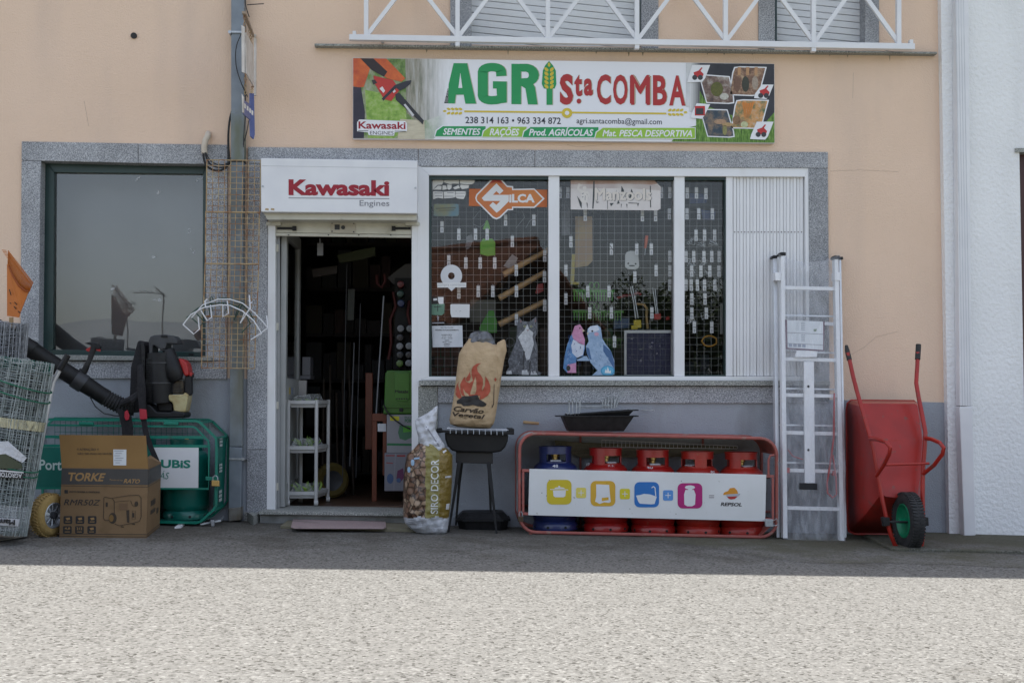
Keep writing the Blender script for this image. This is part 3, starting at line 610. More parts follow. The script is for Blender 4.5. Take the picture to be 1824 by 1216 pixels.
# ================================================================== banner over the window
SY = -.05
bn = thing('shop_banner', 'long printed shop banner with green AGRI and red COMBA lettering under the balcony', 'sign', P(1004, 250, SY))
BQ = [(628.5, 103), (1379.5, 114), (1380, 255), (628.5, 247)]
def bq(x, y): return (x, y)
MB().px(BQ, SY, -.002).build('panel', M('banner_white', (.80, .80, .83), .4, c2=(.78, .78, .81), scale=2), bn, bevel=.002)
def photo_mat(name, cols, scale=14, stretch=(1, 1, 1), seedv=0, fade=None):
    m = bpy.data.materials.new(name); m.use_nodes = True; t = m.node_tree; N = t.nodes; L = t.links; b = N['Principled BSDF']; b.inputs['Roughness'].default_value = .45
    g = N.new('ShaderNodeNewGeometry'); mp = N.new('ShaderNodeMapping'); mp.inputs['Scale'].default_value = stretch; mp.inputs['Location'].default_value = (seedv, seedv, 0); L.new(g.outputs['Position'], mp.inputs[0])
    n = N.new('ShaderNodeTexNoise'); n.inputs['Scale'].default_value = scale; n.inputs['Detail'].default_value = 6; n.inputs['Roughness'].default_value = .65; L.new(mp.outputs[0], n.inputs['Vector'])
    r = N.new('ShaderNodeValToRGB'); e = r.color_ramp.elements
    while len(e) < len(cols): e.new(.5)
    for i, c in enumerate(cols): e[i].position = .3 + .4 * i / (len(cols) - 1); e[i].color = (*c, 1)
    L.new(n.outputs[0], r.inputs[0]); L.new(r.outputs[0], b.inputs['Base Color'])
    if fade:
        s = N.new('ShaderNodeSeparateXYZ'); L.new(g.outputs['Position'], s.inputs[0]); ad = N.new('ShaderNodeMath'); ad.operation = 'MULTIPLY_ADD'; ad.inputs[1].default_value = .12; L.new(n.outputs[0], ad.inputs[0]); L.new(s.outputs[0], ad.inputs[2])
        q = N.new('ShaderNodeMapRange'); q.inputs[1].default_value = fade[0] + .06; q.inputs[2].default_value = fade[1] + .06; L.new(ad.outputs[0], q.inputs[0]); mx = N.new('ShaderNodeMix'); mx.data_type = 'RGBA'; L.new(q.outputs[0], mx.inputs[0]); L.new(r.outputs[0], mx.inputs[6]); mx.inputs[7].default_value = (.80, .80, .82, 1); L.new(mx.outputs[2], b.inputs['Base Color'])
    return m
FX = (P(742, 180, SY).x, P(800, 180, SY).x)
YB = SY
def pr(pts, mat, lay, name='print', parent=None): return ngon(pts, YB - .0008 * lay, mat, parent or bn, .0007, name)
def by(x, y): return y + .0146 * (x - 628) * (250 - y) / 147 + .0106 * (x - 628) * (y - 103) / 147 if False else y
ph = pr([(629, 103.5), (805, 106.2), (805, 222), (772, 247.5), (629, 246.5)], photo_mat('forest_photo', [(.05, .09, .03), (.14, .24, .05), (.30, .33, .20), (.42, .42, .34)], 13, (1, 1, .6), fade=FX), 1)
pr([(722, 104.7), (800, 106), (798, 200), (762, 214), (740, 215), (724, 200)], photo_mat('tree_trunks', [(.10, .12, .07), (.30, .28, .22), (.46, .45, .42)], 9, (5, 1, .5), fade=FX), 2)
pr([(650, 160), (722, 175), (725, 230), (700, 247), (655, 246)], photo_mat('bright_bush', [(.12, .25, .03), (.26, .42, .07), (.4, .5, .2)], 22), 2)
pr([(713, 212), (756, 215), (757, 248), (708, 247.5)], photo_mat('cut_log', [(.45, .40, .28), (.62, .56, .42)], 9, (1, 1, 5)), 3)
pr([(629, 104), (688, 104.5), (722, 140), (715, 146), (690, 140), (660, 120), (648, 155), (640, 156), (629, 154)], photo_mat('orange_jacket', [(.45, .06, .02), (.70, .16, .03)], 12), 4)
pr([(642, 104.4), (665, 104.5), (690, 128), (684, 137), (662, 125)], flatc('black_strap_print', (.03, .02, .02)), 5)
pr([(629, 155), (643, 156), (650, 200), (648, 246.4), (629, 246.4)], photo_mat('dark_trousers', [(.015, .015, .03), (.04, .03, .05)], 14), 4)
pr([(665, 135), (700, 143), (712, 160), (697, 180), (684, 177), (668, 150)], flatc('saw_red', (.52, .04, .03)), 6)
for pts, c in (([(677, 172), (680, 176), (703, 152), (722, 145), (733, 143), (731, 150), (722, 157), (712, 162), (706, 157), (688, 174), (683, 180)], (.03, .03, .04)), ([(704, 168), (711, 165), (748, 207), (755, 215), (753, 222), (745, 214), (705, 178)], (.03, .03, .035)),
               ([(662, 143), (668, 142), (672, 148), (665, 151)], (.04, .03, .03)), ([(676, 158), (681, 154), (686, 162), (683, 166)], (.75, .72, .72)), ([(698, 160), (702, 158), (705, 163), (701, 166)], (.75, .72, .72))):
    pr(pts, flatc('saw_print', c), 7)
pr([(719, 187), (722, 185), (738, 205), (735, 208)], flatc('saw_bar_mark', (.6, .6, .6)), 8)
wht = flatc('white_print', (.80, .80, .82)); agr = flatc('banner_green', (.015, .30, .09)); bred = flatc('banner_red', (.42, .025, .025)); gold = flatc('banner_gold', (.66, .50, .04)); lime = flatc('banner_lime', (.30, .52, .05)); shd = flatc('drop_shadow_print', (.45, .45, .33)); bnk = flatc('banner_ink', (.03, .035, .05))
pr([(636, 218), (640, 213), (722, 216), (725, 220), (725, 234), (703, 236), (702, 242), (657, 241), (655, 236), (636, 234)], wht, 8)
text('Kawasaki', [(638.5, 216.5), (722.5, 217.5), (722.5, 230.5), (638.5, 229.5)], YB - .0070, kaw_red, bn, .025, th=.0006)
pr([(638, 232.6), (656, 232.8), (656, 233.8), (638, 233.6)], bnk, 9); pr([(703, 233.4), (723, 233.6), (723, 234.6), (703, 234.4)], bnk, 9)
text('ENGINES', [(659, 233.6), (701, 234), (701, 240.4), (659, 240)], YB - .0070, bnk, bn, .0, th=.0006)
# AGRI drawn as heavy condensed capitals
def glyph(polys, ox, oy, sx, sy, lay, mat):
    for p in polys: pr([(ox + x * sx, oy + y * sy) for x, y in p], mat, lay, 'letter')
def letter_frame(out, inn, lay, mat):   # outline with a counter joined by a slit
    pr(out + [out[0]] + inn[::-1] + [inn[-1]] if False else out, mat, lay, 'letter')
def band(path, w, lay, mat):  # thick stroke along pixel path
    L_, R_ = [], []
    for i, (x, y) in enumerate(path):
        a = path[max(i - 1, 0)]; b = path[min(i + 1, len(path) - 1)]; dx, dy = b[0] - a[0], b[1] - a[1]; l = math.hypot(dx, dy) or 1
        wx, wy = (w if isinstance(w, tuple) else (w, w)); nx, ny = -dy / l * wx / 2, dx / l * wy / 2
        L_.append((x + nx, y + ny)); R_.append((x - nx, y - ny))
    vs = []; fs = []
    for i in range(len(path)): vs += [P(*L_[i], YB - .0008 * lay), P(*R_[i], YB - .0008 * lay)]
    for i in range(len(path) - 1): fs.append((2 * i, 2 * i + 1, 2 * i + 3, 2 * i + 2))
    return MB().add(vs, fs).build('letter', mat, bn)
def arc(cx, cy, rx, ry, a0, a1, n=10): return [(cx + rx * math.cos(R(a0 + (a1 - a0) * i / n)), cy + ry * math.sin(R(a0 + (a1 - a0) * i / n))) for i in range(n + 1)]
for dx, lay, mt in ((1.4, 1, shd), (0, 2, agr)):
    ox = dx
    pr([(791 + ox, 184.5), (808 + ox, 112.8), (832 + ox, 113), (848 + ox, 185), (829 + ox, 185), (826 + ox, 169), (812 + ox, 169), (810 + ox, 184.6)], mt, lay, 'letter')
    band(arc(876 + ox, 131, 16.5, 10, 0, -90) + arc(876 + ox, 131, 16.5, 10, -90, -180) + arc(876 + ox, 167, 16.5, 10, 180, 90) + [(893 + ox, 178), (893 + ox, 176)] if False else
         [(893 + ox, 136), (892.5 + ox, 128)] + arc(877 + ox, 128, 15.5, 8, -10, -90, 5) + arc(875 + ox, 128, 15, 8, -90, -180, 5) + arc(875 + ox, 171, 15, 8, 180, 90, 5) + [(884 + ox, 178.5), (894 + ox, 176)], (18, 15), lay, mt)
    pr([(878 + ox, 145), (902.5 + ox, 145.5), (902.5 + ox, 183), (886 + ox, 185), (884.5 + ox, 158), (878 + ox, 158)], mt, lay, 'letter')
    pr([(911 + ox, 114), (928 + ox, 114.2), (928 + ox, 186), (911 + ox, 185.6)], mt, lay, 'letter')
    band([(926 + ox, 121), (938 + ox, 121)] + arc(938 + ox, 134, 13, 12.5, -80, 80, 8) + [(926 + ox, 147)], (18, 14), lay, mt)
    pr([(932 + ox, 146), (948 + ox, 148), (953 + ox, 156), (957.5 + ox, 186.5), (940.5 + ox, 186.3), (936 + ox, 158), (930 + ox, 154)], mt, lay, 'letter')
    pr([(973.5 + ox, 158), (984 + ox, 158), (984 + ox, 187), (973.5 + ox, 187)], mt, lay, 'letter')
pr([(816.5, 157), (823.5, 157), (820, 130)], wht, 3, 'letter_gap')
pr([(978, 109), (985, 117), (990, 126), (991, 150), (988, 158), (969, 158), (965, 150), (967, 126), (971, 117)], agr, 2)
def grain(x, y, a, s=4.2, mt=gold, lay=4): pr([(x + px * math.cos(a) - py * math.sin(a), y + px * math.sin(a) + py * math.cos(a)) for px, py in ((-s, 0), (-s * .3, -s * .55), (s * .6, -s * .5), (s, 0), (s * .4, s * .55), (-s * .5, s * .45))], mt, lay, 'grain')
grain(978, 115.5, R(90))
for k in range(5):
    y = 122 + k * 7.6; grain(973.2, y + 2, R(48), 5); grain(983, y + 2, R(132), 5)
for cx, s in ((789, 1), (1224, -1)):
    grain(cx + 3 * s, 198.3 + (2 if s < 0 else 0), 0, 3.6, gold, 2)
    for k in range(4):
        x = cx + (10 + k * 7) * s; y = 198.3 + (2 if s < 0 else 0); grain(x, y - 3.8, R(24 * s), 4, gold, 2); grain(x, y + 3.8, R(-24 * s), 4, gold, 2)
pr([(827, 197), (1187, 201), (1187, 204), (827, 200)], gold, 2, 'rule')
pr(ell(1010, 201.5, 9.5, 9, 20), gold, 3, 'rule_ring'); pr(ell(1010, 201.5, 4, 3.8, 16), wht, 4, 'rule_hole')
for dx, lay, mt in ((1.2, .010, shd), (0, .012, bred)):
    YY = YB - lay / 10 * 1.2
    text('S', [(997 + dx, 132), (1021 + dx, 132), (1021 + dx, 187), (997 + dx, 187)], YY, mt, bn, .045, th=.0006)
    text('t', [(1023 + dx, 133), (1037 + dx, 133), (1037 + dx, 172), (1023 + dx, 172)], YY, mt, bn, .04, th=.0006)
    text('.', [(1027 + dx, 176), (1035 + dx, 176), (1035 + dx, 185), (1027 + dx, 185)], YY, mt, bn, .03, th=.0006)
    text('a', [(1040 + dx, 140), (1056 + dx, 140), (1056 + dx, 171), (1040 + dx, 171)], YY, mt, bn, .04, th=.0006)
    for ch_, a_, b_, w_ in (('C', 1063, 1088, .03), ('O', 1092, 1118, .03), ('M', 1122, 1159, .04), ('B', 1163, 1188, .03), ('A', 1192, 1221, .03)):
        k_ = (a_ - 1063) * .016; text(ch_, [(a_ + dx, 132.5 + k_), (b_ + dx, 132.9 + k_), (b_ + dx, 186.6 + k_), (a_ + dx, 186.2 + k_)], YY, mt, bn, w_, th=.0006)
text('238 314 163 \u2022 963 334 872', [(829, 208), (999, 209.5), (999, 221.5), (829, 220)], YB - .001, bnk, bn, .012, th=.0006)
text('agri.santacomba@gmail.com', [(1027, 209.5), (1179, 211.5), (1179, 225), (1027, 223)], YB - .001, bnk, bn, .004, th=.0006)
def tab(x0, x1, y0, y1, mt, lay, sh=14): pr([(x0, y1), (x0 + 3, y0 + 8), (x0 + sh, y0), (x1, y0 + .2), (x1, y1 + .3)], mt, lay, 'tab')
for x0, x1, mt, s, a, b, l in ((775, 865, agr, 'SEMENTES', 789, 856, 2), (859, 938, lime, 'RA\u00c7\u00d5ES', 872, 925, 4), (931, 1066, agr, 'Prod. AGR\u00cdCOLAS', 942, 1057, 6), (1060, 1238, lime, 'Mat. PESCA DESPORTIVA', 1073, 1233, 8)):
    k = (x0 - 775) * .0105
    pr([(x0 - 1.6, 244 + k), (x0 + 1, 232 + k), (x0 + 13, 223.6 + k), (x1 + 1, 224 + k), (x1 + 1, 244.6 + k)], wht, l)
    tab(x0, x1, 225 + k, 243 + k, mt, l + 1)
    up = -3.4 if '\u00c7' in s or '\u00cd' in s else 0
    text(s, [(a, 228.5 + k + up), (b, 229 + k + up), (b, 241 + k + (3 if '\u00c7' in s else 0)), (a, 240.4 + k + (3 if '\u00c7' in s else 0))], YB - .0008 * (l + 2), wht, bn, .028, .25, th=.0006)
# right hand picture block
pr([(1222, 112.5), (1379, 114.4), (1379.6, 254.4), (1196, 252.4), (1215, 230), (1240, 224), (1240, 200), (1228, 190)], photo_mat('grass_photo', [(.02, .06, .01), (.10, .22, .02), (.30, .45, .12)], 20, (5, 1, .8)), 1)
pr([(1236, 112.6), (1379, 114.4), (1379.3, 200), (1352, 232), (1330, 215), (1262, 190), (1240, 150)], photo_mat('dark_backdrop', [(.015, .015, .02), (.04, .04, .05)], 5), 2)
pr([(1222, 112.5), (1229, 112.6), (1228, 190), (1222, 190)], photo_mat('pale_fade', [(.5, .52, .52), (.72, .72, .74)], 7), 3)
for k in range(6): pr([(1229 + k * 3, 112.6), (1232 + k * 3, 112.7), (1231 + k * 3, 200), (1228 + k * 3, 198)], flatc('fade_step', tuple(.62 * (1 - k / 6) + .03 for _ in range(3))), 3)
def tile(q, cols, lay, sc=40, vor=False):
    cx = sum(p[0] for p in q) / 4; cy = sum(p[1] for p in q) / 4
    def rnd_(q, k, e):
        o = []
        for i, p in enumerate(q):
            a, b = q[i - 1], q[(i + 1) % 4]; e_ = e if i in (0, 2) else .03
            o += [(p[0] + (a[0] - p[0]) * e_, p[1] + (a[1] - p[1]) * e_), (p[0] * (1 - e_ * .3) + (a[0] + b[0]) / 2 * e_ * .3, p[1] * (1 - e_ * .3) + (a[1] + b[1]) / 2 * e_ * .3), (p[0] + (b[0] - p[0]) * e_, p[1] + (b[1] - p[1]) * e_)]
        return [(cx + (x - cx) * k, cy + (y - cy) * k) for x, y in o]
    pr(rnd_(q, 1.0, .22), wht, lay, 'picture_border'); pr(rnd_(q, .92, .22), photo_mat('picture', cols, sc), lay + 1, 'picture')
tile([(1244, 132), (1295, 134), (1310, 185), (1262, 185)][:1] + [(1300, 136), (1310, 186), (1258, 184)], [(.05, .03, .03), (.20, .13, .10), (.45, .42, .38)], 4, 22)
tile([(1306, 118), (1366, 119.5), (1352, 172), (1298, 170)], [(.06, .035, .02), (.24, .13, .08), (.5, .36, .22)], 4, 30)
tile([(1310, 177), (1370, 178), (1356, 230), (1302, 229)], [(.06, .13, .04), (.3, .22, .1), (.6, .3, .1), (.5, .4, .3)], 4, 26)
tile([(1246, 194), (1296, 195), (1311, 246), (1260, 244)], [(.015, .03, .05), (.04, .06, .08), (.3, .2, .12)], 4, 12)
for pts, c, l in ((ell(1277, 159, 11, 13), (.13, .13, .02), 7), (ell(1290, 172, 8, 6), (.6, .58, .5), 7), (ell(1313, 150, 6, 14), (.20, .10, .06), 7), (ell(1328, 150, 6.5, 14), (.05, .05, .03), 7), (ell(1345, 148, 5.5, 12), (.45, .36, .28), 7),
                  (ell(1312, 214, 7, 8), (.30, .17, .08), 7), (ell(1321, 219, 6, 6), (.33, .20, .11), 7), (ell(1326, 222, 6.5, 5.5), (.6, .62, .35), 8), (ell(1283, 217, 11, 4.5), (.48, .30, .18), 7), (ell(1291, 232, 4, 9), (.30, .28, .10), 7), (ell(1296, 222, 10, 3.5), (.5, .33, .15), 7)):
    pr(pts, photo_mat('food_print', [tuple(q * .6 for q in c), c], 60), l, 'picture_detail')
for k in range(5): pr([(1322 + k * 4.5, 184 - abs(k - 2)), (1326 + k * 4.5, 184 - abs(k - 2)), (1330 + (k - 2) * 1.5, 213)], flatc('carrot_print', (.62, .22, .04)), 8, 'picture_detail')
for k in range(3): pr([(1314 + k * 15, 120), (1320 + k * 15, 120), (1319 + k * 15, 134), (1314 + k * 15, 134)], flatc('scoop_print', (.5, .28, .14)), 8, 'picture_detail')
for q, seed in (([(1228, 116), (1265, 116), (1257, 146), (1224, 147)], 1), ([(1352, 151), (1378, 151), (1371, 177), (1343, 175)], 2), ([(1236, 184), (1265, 186), (1256, 212), (1230, 210)], 3), ([(1343, 217), (1378, 217), (1369, 249), (1336, 248)], 4)):
    cx = sum(p[0] for p in q) / 4; cy = sum(p[1] for p in q) / 4
    pr([(q[0][0] + 5, q[0][1]), (q[1]), (q[2][0] - 1, q[2][1] - 6), (q[2][0] - 6, q[2][1]), q[3], (q[3][0] + 2, q[3][1] - 8)], wht, 9, 'badge')
    rd = flatc('machine_red', (.50, .03, .03)); bk = flatc('machine_black', (.04, .04, .045))
    if seed == 3: pr(Q(cx - 9, cy - 9, cx + 9, cy + 8), rd, 10, 'machine_print'); pr(Q(cx - 7, cy - 5, cx + 6, cy + 6), bk, 11, 'machine_print')
    else:
        pr([(cx - 8, cy - 2), (cx + 3, cy - 6), (cx + 10, cy + 1), (cx + 8, cy + 6), (cx - 6, cy + 7)], rd, 10, 'machine_print')
        for dx in (-6, 4): pr(ell(cx + dx, cy + 7, 4.5, 4.5, 14), bk, 11, 'machine_print')
        pr([(cx - 2, cy - 2), (cx + 6, cy - 11), (cx + 8, cy - 10), (cx + 1, cy)], rd, 11, 'machine_print')

# ================================================================== roller box sign
kb = thing('roller_box_sign', 'white roller shutter box over the door with red Kawasaki Engines lettering', 'sign', P(604, 380, -.2))
YK = -.22
MB().slab([P(464.5, 281.5, YK), P(743.5, 286, YK), P(743.6, 380.6, YK), P(465, 377.5, YK)], .0).build('box', white_p, kb, bevel=.006)
MB().px([(466, 295), (742.5, 299.4), (742.5, 300.2), (466, 295.8)], YK - .001, YK + .001).build('fold_line', M('fold', (.55, .55, .56), .5), kb)
text('Kawasaki', [(514, 319.5), (693.5, 321.5), (693.5, 349.5), (514, 348)], YK - .001, kaw_red, kb, .042, th=.001)
MB().px([(514, 351.8), (693.5, 353.3), (693.5, 354.6), (514, 353.1)], YK - .002, YK - .0002).build('underline', grey_v, kb)
text('Engines', [(640.5, 356.5), (693.5, 357), (693.5, 370.4), (640.5, 369.8)], YK - .001, grey_v, kb, .006, th=.001)
for x, y in ((468, 332), (740, 335)): MB().px(ell(x, y, 2, 2, 10), YK - .004, YK).build('screw', galv, kb)
for a in (472, 482): MB().px([(a, 374), (a + 1, 371), (a + 6.5, 371.4), (a + 6.5, 375)], YK - .0015, YK - .0002).build('rust_chip', rust, kb)
MB().px([(470, 380), (742, 383), (742, 392), (476, 391)], -.16, .0).build('box_underside', white_old, kb)

# ================================================================== zinc downpipe and the rack in front
dp = thing('zinc_downpipe', 'grey zinc rectangular downpipe between the left window and the door', 'downpipe', Vector((P(421, 925, -.08).x, -.08, gz(P(421, 925, 0).x))))
YD = -.10
MB().px([(412, -600), (436.5, -600), (434.5, 205), (411.5, 203)], YD, -.02).build('pipe_section', zinc, dp, bevel=.004)
MB().px([(411, 200), (435, 202), (434.5, 285), (411.2, 285)], YD - .004, -.018).build('pipe_section', zinc, dp, bevel=.004)
MB().px([(411.2, 285.6), (433.6, 285.6), (431.5, 795), (408.6, 795)], YD, -.02).build('pipe_section', M('stained_zinc', (.22, .245, .26), .6, .2, c2=(.17, .19, .20), scale=9, c3=(.15, .15, .12), s3=4, lo3=.5, hi3=.65, st3=(1, 1, .3)), dp, bevel=.004)
MB().px([(408, 795.5), (430.6, 796.5), (429, 904), (407, 905)], YD - .004, -.018).build('pipe_section', zinc, dp, bevel=.004)
MB().px([(407, 905), (429, 903), (428.6, 926), (407.4, 928)], YD - .02, -.01).build('shoe', M('rusty_zinc', (.20, .19, .17), .6, c2=(.12, .10, .07), scale=14), dp, bevel=.004)
for y in (55, 815): MB().px([(408, y), (436, y + .6), (436, y + 4), (408, y + 3.4)], YD - .012, -.004).px(ell(409 if y < 100 else 432, y + 2, 3, 3, 10), YD - .016, -.004).build('bracket', galv, dp)
MB().px([(411, 286.2), (434.5, 286.2), (434.5, 288.4), (411, 288.4)], YD - .006, -.016).build('joint_band', blk, dp)
rk = thing('wire_rack', 'tall rusty wire display rack hanging in front of the zinc downpipe', 'wire rack', P(411, 656, -.16))
YQ = -.19
segs = [(285, 377, 368.5, 464.5, 367.5, 463), (378, 469, 366.5, 462, 366, 460.5), (470, 562.5, 365.5, 461, 362, 457.5), (563.5, 655, 360, 456, 359, 453.5)]
for (y0, y1, a0, a1, b0, b1) in segs:
    g = MB(); n = 9
    for k in range(n + 1):
        f = k / n; g.tube([P(a0 + (a1 - a0) * f, y0, YQ), P(b0 + (b1 - b0) * f, y1, YQ)], .0032 if 0 < k < n else .005, 4)
    for k in range(10):
        f = k / 9; y = y0 + (y1 - y0) * f; g.tube([P(a0 + (b0 - a0) * f - 1, y, YQ - .004), P(a1 + (b1 - a1) * f + 1, y + 1, YQ - .004)], .0028 if 0 < k < 9 else .0042, 4)
    stuff(g.build('wire_grid', rust, rk))
for y, a, b in ((377.5, 366, 464), (469.5, 365, 461.5), (563, 360.5, 458)): MB().tube([P(a, y, YQ - .006), P(b, y + 1, YQ - .006)], .006, 6).build('cross_rod', rust, rk)
for x, y in ((369, 290), (462, 291)): MB().tube([P(x, y, YQ), P(x, y, 0)], .004, 6).build('wall_hook', rust, rk)
# plant edging arches hung on the rack
def arch(parent, mat, dx, dy, nm):
    f = MB(); r_ = .0045
    top = [(326, 578), (340, 560), (362, 548), (392, 543), (410, 544), (432, 554), (452, 571), (466, 594)]
    back = [(341, 566), (361, 543), (388, 533), (410, 533), (432, 540), (452, 556), (468, 573), (477, 584)]
    f.tube([P(x + dx, y + dy, -.30) for x, y in top], r_, 6); f.build('front_arch', mat, parent)
    MB().tube([P(x + dx, y + dy, -.24) for x, y in back], r_, 6).build('back_arch', mat, parent)
    for (x0, y0, x1, y1, x2, y2) in ((326, 578, 345, 595, 355, 586), (358, 553, 369, 571, 377, 565), (397, 544, 397, 564, 407, 558), (436, 556, 428, 575, 446, 548), (466, 594, 447, 605, 477, 584)):
        MB().tube([P(x0 + dx, y0 + dy, -.30), P(x1 + dx, y1 + dy, -.29), P(x2 + dx, y2 + dy, -.26), P(x2 + dx - 2, y2 + dy - 22, -.24)], r_, 6).build('spike', mat, parent)
    for x, y in ((366, 540), (446, 545)): MB().tube([P(x + dx, y + dy + 6, -.29), P(x + dx - 1, y + dy - 4, -.28), P(x + dx + 3, y + dy - 7, -.25), P(x + dx + 5, y + dy, -.195)], r_, 6).build('hanging_hook', mat, parent)
wa = thing('edging_arch', 'white wire garden edging arch hung on the rusty rack', 'garden edging', P(400, 605, -.27)); arch(wa, white_p, 0, 0, 'w')
ga = thing('edging_arch', 'dark green wire garden edging arch hung behind the white one', 'garden edging', P(400, 603, -.22))
mt = M('green_wire', (.02, .07, .05), .5)
MB().tube([P(x, y, -.22) for x, y in ((332, 566), (352, 549), (374, 541), (398, 539), (420, 545), (436, 558), (446, 576), (431, 592))], .0042, 6).build('front_arch', mt, ga)
MB().tube([P(x, y, -.21) for x, y in ((348, 553), (368, 540), (392, 531), (412, 532), (432, 542), (447, 560), (452, 571))], .0042, 6).build('back_arch', mt, ga)
for q in (((340, 565), (357, 580), (362, 574)), ((350, 558), (363, 572), (360, 560)), ((372, 545), (374, 561), (378, 552), (374, 531), (377, 528), (380, 534)), ((432, 541), (417, 570), (425, 545), (430, 537), (436, 540)), ((398, 539), (398, 560), (406, 546))):
    MB().tube([P(x, y, -.215) for x, y in q], .004, 6).build('spike', mt, ga)
# conduit and cables
cdt = thing('cable_conduit', 'short cream conduit bending out of the wall above the left window', 'conduit', P(364, 270, -.05))
MB().tube([P(371, 238, .0), P(370, 243, -.05), P(366, 250, -.06), P(363.5, 262, -.06), P(364.5, 274, -.055)], .022, 12).build('conduit', M('cream_conduit', (.62, .54, .44), .6), cdt, smooth=True)
for i, q in enumerate((((362, 272), (363, 285), (368, 297), (383, 305), (398, 303), (409, 290), (406, 255), (408, 215), (416, 190)), ((365, 272), (370, 288), (380, 297), (396, 299), (409, 294), (412, 280)), ((367, 272), (372, 284), (384, 293), (398, 295), (409, 288)), ((362, 274), (364, 288), (372, 300), (390, 306), (404, 300)))):
    MB().tube([P(x, y, -.07 - .012 * i) for x, y in smoothed(q)], [.006, .004, .003, .002][i] * 1.3, 6).build('cable', rubber, cdt, smooth=True)
for q, lb in ((((437, -40), (436, 4), (441, 22), (444, 31)), 'black cable coming down from above onto the hanging sign bracket'), (((440, 9), (455, 8), (470, 7)), 'short black cable sticking out sideways over the peach wall'), (((430, 60), (419, 85), (420, 120), (430, 150), (441, 173)), 'black cable bowed across the front of the zinc downpipe'),
              (((436, 150), (438, 200), (434, 240), (434, 262)), 'black cable running straight down behind the small blue sign'), (((443, 215), (440, 235), (433, 258)), 'black cable end curving below the small blue sign')):
    tag(MB().tube([P(x, y, -.13) for x, y in smoothed(q)], .0034, 6).build('hanging_cable', rubber, smooth=True), lb, 'cable', 'cables beside the downpipe')
tag(MB().px(ell(238, 63.5, 5.5, 5.3, 18), -.012, .0).build('wall_plug', rubber), 'small round black plug in the peach wall above the left window', 'wall plug')
# projecting hanging signs, seen almost edge on
hs = thing('hanging_sign', 'white framed projecting sign seen almost edge on above the door', 'hanging sign', P(444, 160, -.3))
x0 = P(433, 100, -.75).x; xw = P(452, 100, -.2).x
dw = dirty = M('weathered_white_sign', (.66, .62, .58), .6, c2=(.5, .45, .4), scale=10)
MB().px([(430, 45), (435.5, 48), (435.5, 130), (430.5, 128)], -.72, -.70).build('outer_frame', dw, hs)
MB().px([(452, 66), (456.4, 68), (456, 170), (452, 170)], -.16, -.14).build('inner_frame', dw, hs)
MB().loft([P(436, 58, -.70), P(448, 80, -.2), P(451, 155, -.2), P(437.5, 132, -.70)], [P(438, 58, -.70), P(450.5, 80, -.2), P(453, 155, -.2), P(439.5, 132, -.70)]).build('sign_panel', dw, hs)
MB().loft([P(431, 20, -.75), P(438, 21, -.75), P(453, 62, -.2), P(450, 64, -.2)], [P(431, 24, -.75), P(438, 25, -.75), P(453, 66, -.2), P(450, 68, -.2)]).build('top_arm', M('rusty_bracket', (.35, .27, .2), .7), hs)
MB().tube([P(454, 64, -.2), P(454, 64, 0)], .012, 6).build('wall_bracket', dw, hs)
for a, b in (((435, 24, -.7), (436, 58, -.7)), ((444, 48, -.4), (448, 80, -.2)), ((437.5, 132, -.7), (437, 168, -.65)), ((450, 152, -.2), (448, 166, -.3))):
    p0, p1 = P(*a), P(*b)
    for k in range(6):
        c_ = p0.lerp(p1, (k + .5) / 6); d_ = (p1 - p0) / 12 * 1.25; s_ = Vector((.007, 0, 0)) if k % 2 else Vector((0, .007, 0))
        MB().tube([c_ - d_, c_ - d_ * .4 + s_, c_ + d_ * .4 + s_, c_ + d_, c_ + d_ * .4 - s_, c_ - d_ * .4 - s_], .0028, 4, True).build('chain_link', rust, hs)
bs = thing('hanging_sign', 'small blue lettered sign hanging below the white projecting one', 'hanging sign', P(446, 247, -.3))
blu = M('blue_sign', (.10, .13, .32), .5)
MB().loft([P(446, 166, -.28), P(452.5, 167, -.25), P(454, 240, -.25), P(452, 248, -.26), P(447, 243, -.28), P(445.5, 215, -.29)], [v + Vector((-.008, .004, 0)) for v in (P(446, 166, -.28), P(452.5, 167, -.25), P(454, 240, -.25), P(452, 248, -.26), P(447, 243, -.28), P(445.5, 215, -.29))]).build('panel', blu, bs)
MB().loft([P(434, 178, -.7), P(446, 186, -.3), P(446, 214, -.3), P(434, 203, -.7)], [v + Vector((-.008, .004, 0)) for v in (P(434, 178, -.7), P(446, 186, -.3), P(446, 214, -.3), P(434, 203, -.7))]).build('link_panel', blu, bs)
MB().px([(430.4, 167), (433.5, 172), (433.8, 200), (431.4, 200)], -.74, -.71).build('white_edge', dw, bs)
for x, y in ((435, 184), (439.5, 188), (444, 192), (448, 196)): MB().px([(x, y), (x + 3, y + 2), (x + 3, y + 10), (x, y + 8)], -.76, -.755).build('lettering', dw, bs)

# drip marks below the ledge
rnd = random.Random(12)
for x in (760, 905, 1040, 1062, 1120, 1145, 1260, 1290, 1340, 1478, 1510, 1585, 640):
    y = 82 + (x - 560) * .0131 + 2; h_ = rnd.uniform(3, 12); w_ = rnd.uniform(1, 3)
    MB().px([(x - w_, y), (x + w_, y), (x + w_ * .5, y + h_ * .5), (x + .3, y + h_), (x - .3, y + h_), (x - w_ * .6, y + h_ * .4)], -.0012, .001).build('drip_stain', M('drip_dirt', (.30, .24, .18), .9), bld)
for q in (((1478, 305), (1530, 303), (1600, 306)), ((1500, 640), (1540, 618), (1560, 600), (1600, 590)), ((1520, 130), (1519, 175)), ((150, 180), (158, 225)), ((1010, 258), (1030, 262), (1090, 257))):
    MB().tube([P(x, y, 0) for x, y in q], .0012, 4).build('hairline_crack', M('crack', (.42, .33, .26), .9), bld)
